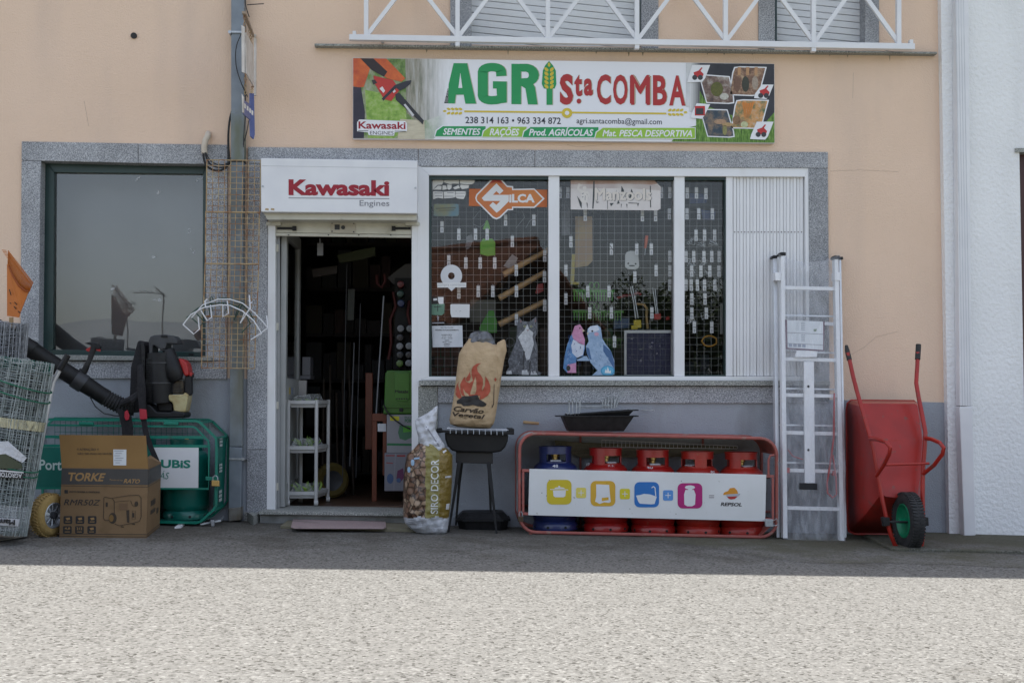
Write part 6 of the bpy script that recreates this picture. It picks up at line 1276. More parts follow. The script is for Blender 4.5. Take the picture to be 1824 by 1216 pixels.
for pts, mm, l in (([(-30, 790), (14, 785), (48, 815), (40, 824), (10, 808), (-30, 812)], bagw, 1), ([(-30, 812), (10, 808), (38, 826), (40, 834), (-30, 834)], flatc('label_dark', (.05, .06, .03)), 1), ([(-30, 836), (42, 842), (41, 852), (-30, 848)], ink, 1), ([(-30, 834), (42, 840), (42, 842.5), (-30, 836.5)], flatc('label_white', (.6, .6, .6)), 2)):
    ngon(pts, 0, mm, tg, .001 * l, 'label_sheet', S4b)
text('AGROTOR', [(39, 851), (-4, 848.5), (-4, 840), (39, 843)], 0, flatc('label_white', (.6, .6, .6)), tg, .02, 0, .003, S4b)
ngon([(-30, 921), (35, 924), (32, 937), (-30, 933)], 0, flatc('label_white', (.55, .55, .57)), tg, .004, 'label_sheet', S4b); text('Mant', [(27, 935), (-4, 933.5), (-4, 923), (27, 925)], 0, ink, tg, .03, 0, .007, S4b)
roll('darker galvanised fence roll standing behind against the wall', (12, 574), (-14, 935), YH + .26, YH + .30, .125, galv_w, (), 9, 70)
# orange rake head behind the rolls
ork = thing('leaf_rake', 'orange plastic leaf rake head standing among the fence rolls at the left edge', 'rake', P(24, 565, YH + .26))
YO = YH + .22
K = lambda x, y: (x / 5.28, 430 + y / 5.28)
def orake():
    mb = MB(); pts = [(65, 215), (78, 215), (85, 250), (110, 320), (150, 380), (190, 430), (240, 465), (270, 470), (235, 560), (195, 660), (178, 715), (66, 700)]
    f = [P(*K(x, y), YO - .02 * math.sin((x - 65) / 205 * 3.14)) for x, y in pts]; mb.loft(f, [v + Vector((0, .006, 0)) for v in f]); return mb
orake().build('blade', orange_pl, ork)
tn = []
for k in range(24):
    f = k / 23; bx2, by2 = 75 + 200 * f, 215 + 255 * math.sin(f * 1.57) ** .8; ex, ey = 20 + 290 * min(1, f * 1.0), 82 + 0 * f
    ex, ey = (80 + 230 * f, 85 + 295 * f); ex2, ey2 = (18 + 62 * (1 - f) * 0 + (ex - 18) * (1 if f > .2 else (.2 + .8 * f * 5)), ey if f > .2 else 82 + (ey - 82) * f * 5)
    MB().tube([P(*K(bx2, by2), YO), P(*K((bx2 + ex) / 2, (by2 + ey) / 2), YO - .03), P(*K(ex, ey), YO - .05)], .0032, 4).build('tine', orange_pl, ork)
MB().tube([P(*K(x, y), YO - .03) for x, y in ((80, 130), (140, 210), (200, 290), (285, 395))], .004, 4).build('tine_brace', orange_pl, ork); MB().tube([P(*K(x, y), YO - .02) for x, y in ((82, 230), (120, 320), (180, 420), (240, 465), (275, 468))], .006, 5).build('rib', M('dark_orange', (.32, .07, .005), .5), ork, smooth=True)
for q in (((92, 575), (105, 585)), ((135, 570), (160, 595)), ((130, 610), (152, 635)), ((170, 655), (188, 672)), ((88, 450), (104, 505))): MB().tube([P(*K(*q[0]), YO - .022), P(*K(*q[1]), YO - .022)], .003, 4).build('slot', dark_gap, ork)
for k in range(6): MB().tube([P(*K(18 + k * 9, 82 + k * 14), YO - .05), P(*K(60 + k * 5, 86 + k * 14), YO - .05)], .003, 4).build('tine_tip', orange_pl, ork)
MB().tube([P(20, 565, YO), P(22, 700, YO + .02)], .013, 8).build('handle', wood, ork)

# ================================================================== ladder
gl_ = G(1400, 961); gY = gl_.y + .02
def LY(py): return gY + (961 - py) / 506 * (-.10 - gY)
ld = thing('ladder', 'white and silver aluminium extension ladder wrapped in clear plastic leaning by the window', 'ladder', Vector((P(1447, 962, gY).x, gY, gl_.z)))
def lad(pts, d0, d1, m_, name, bev=.002): 
    return MB().loft([P(x, y, LY(y) + d0) for x, y in pts], [P(x, y, LY(y) + d0) + Vector((0, d1 - d0, 0)) for x, y in pts]).build(name, m_, ld, bevel=bev)
lad([(1391, 453), (1397.5, 453), (1403, 959), (1395, 959)], -.03, .03, white_al, 'rail'); lad([(1486.5, 460), (1493.5, 460), (1504.5, 964), (1497, 964)], -.03, .03, white_al, 'rail')
lad([(1377.5, 458), (1384.5, 458), (1389, 957), (1383.5, 957)], .045, .10, alu, 'rear_rail'); lad([(1494.5, 461), (1498.5, 461), (1508, 957), (1504, 957)], .045, .10, alu, 'rear_rail')
for x, y in ((1388, 449), (1484, 455)): lad([(x, y + 3), (x + 3, y), (x + 12, y + .3), (x + 12, y + 6), (x, y + 7)], -.034, .034, blk, 'end_cap')
for x, y in ((1375, 454.5), (1492, 457)): lad([(x, y + 3), (x + 3, y), (x + 10, y + .3), (x + 10, y + 5), (x, y + 6)], .04, .105, blk, 'end_cap')
for x, y in ((1394, 958), (1496, 963)): lad([(x, y), (x + 10, y), (x + 9, y + 5), (x + 1, y + 5)], -.034, .034, blk, 'foot_cap')
for y, x0 in ((509, 1397.5), (636, 1399), (700, 1400), (767, 1400.5), (834, 1401), (901, 1402)):
    lad([(x0, y), (1495, y + 2.4), (1495, y + 8.6), (x0, y + 6.4)], -.012, .016, white_al, 'rung')
lad([(1462, 573), (1490, 574), (1490, 580), (1462, 579)], .06, .085, white_al, 'rear_rung')
for y in (560, 625, 690, 755, 822): lad([(1388, y), (1500, y + 2), (1500, y + 5), (1388, y + 3)], .062, .082, alu, 'rear_rung')
lad([(1432, 644), (1450, 644), (1452, 860), (1434, 860)], -.034, -.014, white_al, 'stabiliser_bar'); lad([(1419, 624), (1457, 624), (1455, 636), (1416, 636)], -.034, -.016, white_al, 'stabiliser_head')
lad([(1425, 860), (1456, 860.5), (1456, 872), (1424, 871)], -.05, -.005, blk, 'stabiliser_foot', .004)
for y in (688, 801): lad(ell(1440, y, 2.2, 2.4, 10), -.036, -.033, dark_gap, 'bolt_hole', 0)
for x in (1381, 1487): lad([(x, 485), (x + 10, 485), (x + 10, 500), (x, 499)], -.037, .04, white_al, 'guide_bracket')
for x, y in ((1404, 833), (1486, 838)): lad([(x - 3, y), (x + 3, y), (x + 3, y + 9), (x - 3, y + 9)], -.02, .02, red_pl, 'red_end_plug')
sp_ = MB().tube([P(x, y, LY(y) - .028) for x, y in ((1486, 700), (1485, 780), (1478, 830), (1473, 860), (1474, 878), (1483, 886), (1490, 880), (1489, 850), (1483, 810))], .006, 4, flat=2).build('red_strap', red_pl, ld, smooth=True)
MB().tube([P(x, y, LY(y) - .02) for x, y in ((1403, 800), (1412, 812), (1430, 818))], .003, 5).build('red_strap', red_pl, ld)
leaf_ = lad([(1401.5, 570), (1467, 572.5), (1466.5, 624), (1403, 619)], -.036, -.033, flatc('leaflet_white', (.66, .68, .70)), 'leaflet', 0)
for q, mm in (([(1398.6, 569), (1402, 570), (1403, 619), (1466, 623), (1466.5, 625.5), (1400, 621.5)], flatc('leaflet_purple', (.10, .03, .06))), ([(1466.4, 572), (1469, 572), (1467.5, 625), (1466, 625)], flatc('leaflet_purple', (.10, .03, .06)))): lad(q, -.0362, -.034, mm, 'leaflet_border', 0)
for y in (591.6, 610.8): lad([(1402, y), (1466.5, y + 3), (1466.5, y + 4), (1402, y + 1)], -.0372, -.0362, grey_v, 'leaflet_line', 0)
for k in range(11):
    y = 573.5 + k * 3.2
    if 589 < y < 593: continue
    lad([(1427, y), (1434, y + .2), (1434, y + 1.4), (1427, y + 1.2)], -.037, -.0362, flatc('leaflet_grey', (.3, .32, .36)), 'table_mark', 0)
    lad([(1418, y + .2), (1423, y + .4), (1423, y + 1.0), (1418, y + .8)], -.037, -.0362, flatc('leaflet_grey', (.4, .42, .46)), 'table_mark', 0)
for k in range(4): lad([(1405 + k * 8, 612 + k * .3), (1411 + k * 8, 612.3 + k * .3), (1411 + k * 8, 617.6 + k * .3), (1405 + k * 8, 617.3 + k * .3)], -.037, -.0362, flatc('leaflet_blue', (.25, .28, .35)), 'picture_mark', 0)
lad([(1449, 586), (1455, 585.5), (1454, 590), (1449.5, 590.5)], -.037, -.0362, flatc('leaflet_stamp', (.16, .22, .14)), 'stamp', 0)
# clear plastic wrapping: front and back sheets with folds
def wrap(side, Yd, seed):
    rnd = random.Random(seed); f = [rnd.uniform(0, 6.28) for _ in range(6)]; nx, ny = 26, 70; vs = []
    for j in range(ny + 1):
        y = 452 + (966 - 452) * j / ny
        xl = 1387 + 9 * (y - 452) / 514; xr = 1496 + 12 * (y - 452) / 514 + 1.5 * math.sin(y * .07)
        for i in range(nx + 1):
            u = i / nx; yy = y + (15 * (1 - (2 * u - 1) ** 2) if j == 0 else 0) * 1.0 + (13 * (1 - (2 * u - 1) ** 2)) * max(0, 1 - j / 8) * (j > 0)
            x = xl + (xr - xl) * u; wv = .004 * math.sin(x * .5 + y * .03 + f[0]) + .003 * math.sin(x * .2 - y * .13 + f[1]) + .002 * math.sin(x * 1.1 + y * .05 + f[2])
            vs.append(P(x, yy, LY(yy) + Yd + wv + (.004 if side < 0 else -.004)))
    n = nx + 1; return MB().add(vs, [(j * n + i, j * n + i + 1, (j + 1) * n + i + 1, (j + 1) * n + i) for j in range(ny) for i in range(nx)])
pf = film('ladder_wrap_film', .17, (.72, .74, .78), 1.3)
wrap(-1, -.046, 1).build('plastic_wrap', pf, ld, smooth=True); wrap(1, .115, 2).build('plastic_wrap', pf, ld, smooth=True)

# ================================================================== wheelbarrow standing on its nose
YWb = G(1612, 981).y + .12
wbr = thing('wheelbarrow', 'red wheelbarrow stood upright on its wheel against the wall, underside to the street', 'wheelbarrow', Vector((P(1600, 975, YWb).x, YWb, G(1600, 978).z)))
rimp = [(1516, 713), (1628, 714), (1634, 720), (1641, 800), (1640, 900), (1637, 946), (1630, 951), (1522, 950), (1512, 945), (1510, 935), (1508, 730), (1510, 718)]
flo = [(1533, 718), (1630, 719), (1634, 722), (1643, 785), (1639, 850), (1634, 885), (1627, 889), (1579, 884), (1569, 880), (1562, 850), (1554, 785), (1531, 724)]
Yr, Yf2 = -.10, YWb + .06
ra = [P(x, y, Yr - .12 * (y - 713) / 238) for x, y in rimp]; fb = [P(x, y, (Yf2 if y > 780 else Yf2 + .16)) for x, y in flo]
mb = MB(); n = len(ra); mid = [a.lerp(b, .5) + Vector((0, -.035, 0)) for a, b in zip(ra, fb)]
mb.add(ra + mid + fb, [(i, (i + 1) % n, n + (i + 1) % n, n + i) for i in range(n)] + [(n + i, n + (i + 1) % n, 2 * n + (i + 1) % n, 2 * n + i) for i in range(n)] + [tuple(range(2 * n, 3 * n))])
tray = mb.build('tray', wb_red, wbr, smooth=True); so_ = tray.modifiers.new('thickness', 'SOLIDIFY'); so_.thickness = .004
MB().tube(ra, .009, 8, True).build('tray_rim', wb_red, wbr, smooth=True)
for a, b in (((1556, 784), (1643, 785)), ((1569, 853), (1637, 856))): MB().tube([P(*a, Yf2 + .004), P(*b, Yf2 + .004)], .0035, 6).build('pressed_seam', wb_red, wbr)
def wt(q, r_, name, m_=wb_red): return MB().tube([P(x, y, YWb + d) for x, y, d in q], r_, 10).build(name, m_, wbr, smooth=True)
wt(((1510, 628, .18), (1513, 640, .17), (1520, 672, .13), (1530, 710, .08), (1548, 772, .02), (1556, 800, .0), (1564, 850, -.01), (1571, 886, -.02), (1580, 926, -.04), (1586, 950, -.04), (1594, 970, -.03), (1604, 980, -.02)), .0145, 'frame_tube')
wt(((1635, 627, .18), (1634, 650, .17), (1632, 682, .13), (1636, 706, .10), (1642, 735, .06), (1648.5, 770, .0), (1647, 800, .0), (1644, 835, -.01), (1643.5, 880, -.02), (1644, 915, -.03), (1644, 950, -.03), (1641, 974, -.02)), .0145, 'frame_tube')
wt(((1507.5, 615, .20), (1509, 624, .19), (1513, 641, .17)), [.010, .017, .018], 'grip', rubber); wt(((1636, 613.5, .20), (1635.5, 624, .19), (1634.5, 640, .17)), .0185, 'grip', rubber)
wt(((1549, 781, .02), (1562, 782, -.10), (1578, 787, -.2), (1586, 797, -.22), (1584, 808, -.2), (1574, 828, -.1), (1561, 847, -.01)), .0135, 'leg'); wt(((1648, 780, .0), (1660, 782, -.10), (1674, 788, -.2), (1681, 797, -.22), (1679, 808, -.2), (1664, 828, -.1), (1643, 845, -.01)), .0135, 'leg')
wt(((1578, 827.5, -.11), (1655, 825, -.11)), .0085, 'leg_brace')
wax = Vector((-1, -.03, 0)).normalized(); R0 = 50.5 / F * (D + YWb); wcn = P(1618, 930, YWb - .02); wcn = Vector((wcn.x, wcn.y, G(1612, 981).z + R0))
wh2 = MB().lathe(wcn, [(R0 * .58, -.034), (R0 * .78, -.046), (R0 * .93, -.040), (R0 * .985, -.024), (R0, 0), (R0 * .985, .024), (R0 * .93, .040), (R0 * .78, .046), (R0 * .58, .034)], 48, wax).build('wheel', rubber, wbr, smooth=True)
MB().lathe(wcn, [(.001, .01), (.025, .012), (R0 * .36, .008), (R0 * .50, .022), (R0 * .57, .040), (R0 * .61, .038), (R0 * .60, -.034)], 40, wax).build('rim', wb_green, wh2, smooth=True)
MB().lathe(wcn, [(.001, .07), (.016, .07), (.018, .0), (.018, -.07)], 14, wax).build('hub', wb_green, wh2, smooth=True)
s1 = wax.cross(Vector((0, 0, 1))).normalized(); s2 = wax.cross(s1); tr_ = MB()
for k in range(52):
    a = 2 * math.pi * k / 52; e = s1 * math.cos(a) + s2 * math.sin(a); t2 = -s1 * math.sin(a) + s2 * math.cos(a)
    for sgn in (-1, 1): tr_.obox(wcn + e * (R0 * .955) + wax * (.006 * sgn) - t2 * .003, wax * (.034 * sgn) + t2 * .008, t2 * .012, e * .012)
stuff(tr_.build('tread', rubber, wh2))
MB().tube([P(1578, 929, YWb - .05), P(1650, 929, YWb - .03)], .007, 8).build('axle', dgrey, wbr)
for x, d in ((1578, -.06), (1647, -.05)): MB().px([(x - 6, 921), (x + 7, 921), (x + 8, 936), (x - 4, 937)], YWb + d - .02, YWb + d + .02).build('axle_bracket', blk, wbr, bevel=.004)
# ================================================================== behind the shop window
YM = .19
A7 = lambda x, y: (750 + x / 2.896, 280 + y / 2.896)
A8 = lambda x, y: (990 + x / 2.897, 280 + y / 2.897)
gridm = M('grey_display_wire', (.38, .39, .40), .5, .3)
for nm, x0, x1, lb in (('l', 764, 981, 'wire display grid behind the left pane of the shop window'), ('m', 990, 1207, 'wire display grid behind the middle pane of the shop window'), ('r', 1213, 1298, 'narrow wire display grid behind the right pane of the shop window')):
    t = thing('display_grid', lb, 'display grid', P((x0 + x1) / 2, 672, YM)); g = MB()
    x = x0 + 3.0
    while x < x1: g.tube([P(x, 308, YM), P(x, 678, YM)], .0013, 4); x += 12.7
    y = 316.0
    while y < 676: g.tube([P(x0 - 4, y, YM + .004), P(x1 + 4, y, YM + .004)], .0013, 4); y += 12.4
    stuff(g.build('wires', gridm, t))
    for x in (x0 + 1, x1 - 1): MB().tube([P(x, 300, YM), P(x, 690, YM)], .005, 6).build('side_rod', gridm, t)
tagm = M('price_tag_white', (.86, .88, .92), .4, c2=(.82, .84, .88)); tagl = flatc('price_tag_print', (.52, .54, .60))
seg_l = [(108, 360), (195, 398), (281, 398), (341, 398), (436, 325), (582, 325), (471, 435), (638, 510), (637, 617), (638, 765), (143, 535), (231, 546), (305, 546), (380, 546), (491, 583), (492, 692), (492, 838), (195, 700), (295, 692), (370, 692)]
seg_m = [(62, 183), (545, 183), (589, 183), (152, 300), (447, 302), (515, 302), (586, 293), (78, 437), (287, 475), (418, 475), (493, 475), (589, 512), (52, 584), (408, 619), (518, 585), (589, 587), (588, 660), (165, 693), (275, 693), (52, 731), (175, 803), (287, 803), (496, 803), (303, 952), (22, 183)]
seg_r = [(678, 185), (726, 185), (775, 188), (677, 293), (738, 293), (808, 293), (724, 403), (768, 403), (820, 403), (672, 513), (712, 513), (765, 513), (805, 513), (843, 513), (701, 588), (749, 588), (795, 588), (842, 588), (672, 660), (699, 660), (731, 660), (768, 660), (821, 660), (702, 732), (770, 732), (702, 805), (777, 805), (715, 878), (805, 878)]
proto = {}
def price_tag(x, y, lb, grp):
    c = P(x, y, YM - .03)
    if 't' not in proto:
        OFF_ = c
        r_ = thing('price_tag', lb, 'price tag', c, grp); w_, h_ = .0125, .042
        a = MB().box(c + Vector((-w_, 0, .003)), c + Vector((w_, .0012, h_))).build('upper_card', tagm, r_); b = MB().box(c + Vector((-w_, 0, -h_)), c + Vector((w_, .0012, -.001))).build('lower_card', tagm, r_)
        d = MB().box(c + Vector((-.005, -.0008, -.036)), c + Vector((.006, 0, -.012))).build('bar_print', tagl, r_); e = MB().tube([c + Vector((-.007, .001, h_)), c + Vector((-.004, .003, h_ + .01)), c + Vector((.004, .003, h_ + .01)), c + Vector((.007, .001, h_))], .0014, 4).build('clip', galv, r_)
        f_ = MB().tube([c + Vector((0, .001, .02)), c + Vector((0, .032, .03))], .0014, 4).build('hook', galv, r_)
        proto['t'] = (r_, [a, b, d, e, f_]); return
    r0, ch = proto['t']; r_ = r0.copy(); C.objects.link(r_); r_.location = c; r_['label'] = lb; r_['group'] = grp
    for o in ch: o2 = o.copy(); C.objects.link(o2); o2.parent = r_
ORD = ['first', 'second', 'third', 'fourth', 'fifth', 'sixth', 'seventh', 'eighth', 'ninth', 'tenth', 'eleventh', 'twelfth']
def rows_of(seg):
    rows = []
    for q in sorted(seg, key=lambda p: p[1]):
        if rows and q[1] - rows[-1][0][1] < 26: rows[-1].append(q)
        else: rows.append([q])
    return [sorted(r_) for r_ in rows]
for s_, fn, pane, grp in ((seg_l, A7, 'left', 'price tags behind the left pane'), (seg_m, A8, 'middle', 'price tags behind the middle pane'), (seg_r, A8, 'narrow', 'price tags behind the narrow pane')):
    for i, r_ in enumerate(rows_of(s_)):
        for j, q in enumerate(r_):
            price_tag(*fn(*q), 'white price tag, %s from left in %s row behind the %s pane' % (ORD[j], ORD[i], pane) if len(r_) > 1 else 'white price tag alone in the %s row from the top behind the %s pane' % (ORD[i], pane), grp)
# goods on the grid
def w7(pts, Y, m_, name, lb, cat, grp=None, th=.01, fn=A7): return tag(MB().px([fn(*p) for p in pts], Y, Y + th).build(name, m_, bevel=.001), lb, cat, grp)
woodb = M('bright_handle_wood', (.52, .33, .16), .5, c2=(.44, .27, .12), scale=9)
for a, b, lb in (((425, 605), (660, 476), 'topmost of the three slanting wooden tool handles behind the left pane'), ((402, 727), (640, 592), 'middle one of the three slanting wooden tool handles behind the left pane'), ((402, 862), (640, 742), 'lowest of the three slanting wooden tool handles behind the left pane')):
    tag(MB().tube([P(*A7(*a), YM + .03), P(*A7(*b), YM + .05)], [.024, .020], 12).build('tool_handle', woodb, smooth=True), lb, 'tool handle', 'wooden tool handles in the window')
tr1 = thing('hand_trowel', 'green plastic hand trowel hanging behind the left pane', 'trowel', P(*A7(343, 508), YM - .01))
MB().px([A7(*p) for p in ((305, 500), (305, 440), (320, 420), (368, 420), (383, 440), (383, 505), (345, 510))], YM - .02, YM - .005).build('blade', green_pl, tr1, bevel=.003); MB().px([A7(*p) for p in ((318, 372), (335, 325), (345, 325), (358, 372))], YM - .02, YM - .005).build('handle_top', green_pl, tr1, bevel=.003); MB().px([A7(*p) for p in ((334, 372), (348, 372), (348, 422), (334, 422))], YM - .018, YM - .007).build('neck', green_pl, tr1)
w7([(300, 880), (315, 850), (350, 790), (375, 790), (392, 850), (390, 905), (305, 905)], YM + .03, M('dark_green_plastic', (.05, .25, .02), .5), 'green_scoop', 'green plastic scoop low behind the left pane above the charcoal bag', 'scoop')
w7([(228, 462), (235, 410), (262, 395), (270, 430), (250, 470), (235, 478)], YM - .01, silver_f, 'small_packet', 'small silver packet hanging high behind the left pane', 'packet', None, .004)
w7([(255, 735), (385, 735), (385, 850), (252, 850)], YM + .06, M('grey_net_bag', (.12, .12, .10), .8), 'netting_pack', 'dark grey netting pack behind the left pane beside the small white sticker', 'packet', None, .04)
w7([(425, 560), (470, 500), (500, 520), (470, 580)], YM + .06, M('grey_steel_blade', (.20, .20, .20), .4, .5), 'hoe_blade', 'grey steel hoe blade beside the topmost wooden handle', 'hoe')
w7([(590, 700), (600, 655), (630, 650), (632, 690), (600, 705)], YM + .02, M('dark_red_part', (.3, .02, .02), .4), 'plastic_fitting', 'dark red plastic part between two wooden handles behind the left pane', 'tool')
for q, lb in (([(268, 320), (300, 280), (330, 262)], 'bent wire hanger at the left below the orange sticker'), ([(268, 345), (305, 362), (345, 330)], 'lower bent wire hanger below the orange sticker'), ([(490, 365), (535, 310), (520, 275)], 'bent wire hanger below the arrow tip of the orange sticker'), ([(540, 365), (560, 330), (600, 300)], 'bent wire hanger at the right under the orange sticker')):
    tag(MB().tube([P(*A7(*p), YM - .01) for p in q], .0022, 5).build('wire_hanger', galv, smooth=True), lb, 'wire hanger')
tag(MB().lathe(P(*A7(458, 955), YM + .02), [(.03, 0), (.034, .003), (.038, 0), (.034, -.003), (.03, 0)], 20, (0, 1, 0)).build('ring', galv, smooth=True), 'small metal ring hanging beside the cat cut-out', 'ring')
# brick red crate low left
cr = thing('brick_stack', 'dark red brown crates stacked behind the left pane beside the charcoal bag', 'crates', P(805, 672, .45)); cm_ = M('dark_red_crate', (.10, .045, .03), .7, c2=(.07, .03, .02))
for r_ in range(3):
    for c_ in range(5): MB().rect(768 + c_ * 17.5 + (r_ % 2) * 6, 618 + r_ * 18, 784 + c_ * 17.5 + (r_ % 2) * 6, 634.5 + r_ * 18, .42, .5).build('crate_side', cm_, cr, bevel=.003)
# middle pane
w7([(100, 305), (188, 305), (190, 535), (165, 560), (100, 570)], YM + .02, M('faded_yellow_carton', (.34, .22, .12), .6, c2=(.40, .30, .12), scale=6, c3=(.14, .05, .03), s3=6), 'hanging_carton', 'long faded yellow and brown pack hanging behind the middle pane', 'packet', fn=A8)
w7([(82, 500), (100, 500), (95, 640), (122, 645), (120, 658), (75, 655)], YM + .03, M('yellow_tool_plastic', (.45, .36, .03), .5), 'yellow_bracket', 'yellow angled tool beside the long faded pack', 'tool', fn=A8)
for i, (y0, y1, x1, lb) in enumerate(((680, 742, 305, 'upper green plastic comb rake behind the middle pane'), (787, 842, 350, 'lower green plastic comb rake behind the middle pane'), (930, 985, 345, 'lowest green plastic comb rake, behind the two birds'))):
    cmb = thing('comb_rake', lb, 'rake head', P(*A8(200, y1), YM + .02), 'green comb rakes'); gm_ = M('comb_green', (.06, .30 - .08 * i, .03), .5)
    MB().px([A8(88, y0), A8(x1, y0 + 4), A8(x1, y0 + 16), A8(88, y0 + 14)], YM + .02, YM + .035).build('comb_bar', gm_, cmb, bevel=.002)
    x = 92
    while x < x1 - 6: MB().px([A8(x, y0 + 12), A8(x + 8, y0 + 12), A8(x + 6, y1), A8(x + 2, y1)], YM + .022, YM + .032).build('comb_tooth', gm_, cmb); x += 14
    for k in range(2): MB().tube([P(*A8(185 + k * 26 + 12 * math.cos(a), y0 - 18 + 18 * math.sin(a)), YM + .02) for a in [j * .7 for j in range(9)]], .004, 5, True).build('socket_ring', gm_, cmb)
sd_ = thing('screwdriver', 'orange handled screwdriver hanging behind the middle pane', 'screwdriver', P(*A8(463, 505), YM - .01))
MB().tube([P(*A8(470, 405), YM - .02), P(*A8(467, 425), YM - .02), P(*A8(462, 470), YM - .02)], [.012, .014, .009], 10).build('handle', M('orange_red_handle', (.65, .10, .02), .4), sd_, smooth=True); MB().tube([P(*A8(462, 470), YM - .02), P(*A8(459, 505), YM - .02)], .003, 6).build('shaft', galv, sd_)
pt = thing('blade_plate', 'grey rounded metal spreader plate hanging behind the middle pane', 'metal plate', P(*A8(393, 578), YM - .02))
MB().px([A8(*p) for p in ((365, 490), (385, 482), (412, 484), (426, 500), (431, 560), (425, 574), (410, 579), (372, 578), (357, 565), (358, 505))], YM - .02, YM - .012).build('plate', M('pale_grey_metal', (.45, .46, .46), .4, .3), pt, bevel=.002)
for x, y in ((374, 548), (412, 550)): MB().px([A8(*p) for p in ell(x, y, 5, 5, 10)], YM - .0215, YM - .0202).build('hole', dark_gap, pt)
MB().px([A8(*p) for p in ell(393, 560, 16, 4, 12)], YM - .0215, YM - .0202).build('hole', dark_gap, pt)
pr_ = thing('lopper', 'pair of loppers with yellow ends standing behind the middle pane', 'loppers', P(*A8(420, 880), YM + .02))
for q in (((385, 670), (400, 740), (412, 830)), ((395, 665), (412, 750), (425, 830))): MB().tube([P(*A8(*p), YM + .0) for p in q], .005, 6).build('arm', galv, pr_)
MB().px([A8(*p) for p in ((402, 840), (440, 838), (442, 880), (404, 882))], YM - .01, YM + .02).build('yellow_end', M('yellow_plastic', (.55, .42, .02), .5), pr_, bevel=.003); MB().px([A8(*p) for p in ((390, 868), (425, 866), (422, 888), (390, 888))], YM - .02, YM + .0).build('yellow_end', M('yellow_plastic', (.55, .42, .02), .5), pr_, bevel=.003)
MB().tube([P(*A8(*p), YM + .03) for p in ((410, 755), (455, 760), (470, 780), (468, 820), (474, 885))], .010, 8).build('bent_handle', M('tan_handle', (.40, .26, .10), .5), pr_, smooth=True)
pr2 = thing('pruning_shears', 'grey long reach shears with red grips behind the middle pane', 'shears', P(*A8(520, 840), YM + .02))
for q in (((500, 675), (512, 760), (518, 810)), ((512, 680), (520, 760), (528, 810))): MB().tube([P(*A8(*p), YM) for p in q], .005, 6).build('arm', galv, pr2)
MB().px([A8(*p) for p in ((506, 808), (542, 806), (544, 836), (508, 838))], YM - .01, YM + .02).build('red_grip', red_pl, pr2, bevel=.003); MB().px([A8(*p) for p in ((570, 822), (586, 820), (588, 838), (570, 840))], YM - .01, YM + .02).build('red_grip', red_pl, pr2, bevel=.003)
tag(MB().tube([P(*A8(*p), YM + .06) for p in ((318, 726), (350, 715), (390, 712), (425, 700), (440, 710))], .010, 8).build('curved_tool', M('dull_red', (.25, .02, .02), .5), smooth=True), 'dull red curved handle lying above the lower green comb rake', 'tool handle')
tag(MB().px([A8(*p) for p in ((300, 830), (380, 830), (380, 880), (300, 885))], YM + .05, YM + .09).build('blue_box', M('dark_blue_box', (.02, .05, .12), .5)), 'dark blue box at the foot of the grid beside the lower comb rake', 'box')
tag(MB().tube([P(*A8(165, 270), .1), P(*A8(270, 440), .12), P(*A8(385, 620), .14)], .0022, 5).build('thin_cord', rubber), 'thin black cord slanting down behind the middle pane', 'cord')
solar = thing('solar_panel', 'small framed solar panel standing at the bottom of the middle pane', 'solar panel', P(1156, 670, .12))
frame4(MB(), [(1112, 588), (1199, 588), (1199, 670), (1112, 670)], [(1116, 593), (1195, 593), (1195, 667), (1116, 667)], .10, .12).build('frame', M('panel_frame', (.45, .46, .48), .4, .4), solar)
MB().px([(1115, 592), (1196, 592), (1196, 668), (1115, 668)], .108, .115).build('cells', flatc('solar_cells', (.025, .025, .07), .7), solar)
for k in range(8): MB().px([(1116 + k * 10 - .3, 593), (1116 + k * 10 + .3, 593), (1116 + k * 10 + .3, 667), (1116 + k * 10 - .3, 667)], .1065, .108).build('cell_line', flatc('cell_line', (.10, .10, .13)), solar)
for k in range(7): MB().px([(1116, 601 + k * 10), (1195, 601 + k * 10), (1195, 601.6 + k * 10), (1116, 601.6 + k * 10)], .1065, .108).build('cell_line', flatc('cell_line', (.10, .10, .13)), solar)
# right pane goods
for (x, y, s_), lb in zip(((700, 430, 1), (750, 440, 1), (812, 438, 1.2), (700, 540, 1), (762, 535, .9), (700, 600, 1), (790, 600, 1), (700, 830, 1.1), (770, 815, 1), (700, 740, .8)), ('upper left', 'upper middle', 'upper right', 'left, second', 'middle, second', 'left, third', 'right, third', 'lowest left', 'lowest right', 'left, fourth')):
    b = MB(); rnd = random.Random(x + y)
    for k in range(7): b.tube([P(*A8(x + rnd.uniform(-25, 25) * s_, y + rnd.uniform(-22, 25)), YM - .015), P(*A8(x + rnd.uniform(-25, 25) * s_, y + rnd.uniform(-22, 25)), YM - .01), P(*A8(x + rnd.uniform(-25, 25) * s_, y + rnd.uniform(-22, 25)), YM - .015)], .0018, 4)
    hp = thing('hardware_pack', 'tangle of bright metal hardware behind the narrow pane, %s bunch' % lb, 'hardware pack', P(*A8(x, y), YM - .01), 'hardware packs behind the narrow pane')
    stuff(b.build('wires', galv, hp))
for (x, y), lb in zip(((845, 660), (860, 690), (835, 700), (810, 660), (868, 640)), ('second highest', 'second lowest', 'lowest', 'leftmost', 'topmost')):
    tag(MB().tube([P(*A8(x + 20 * math.cos(a), y + 20 * math.sin(a)), YM - .01) for a in [j * .52 for j in range(12)]], .0028, 5, True).build('metal_ring', galv, smooth=True), '%s metal ring in the cluster at the right edge of the narrow pane' % lb, 'ring', 'metal rings in the window')
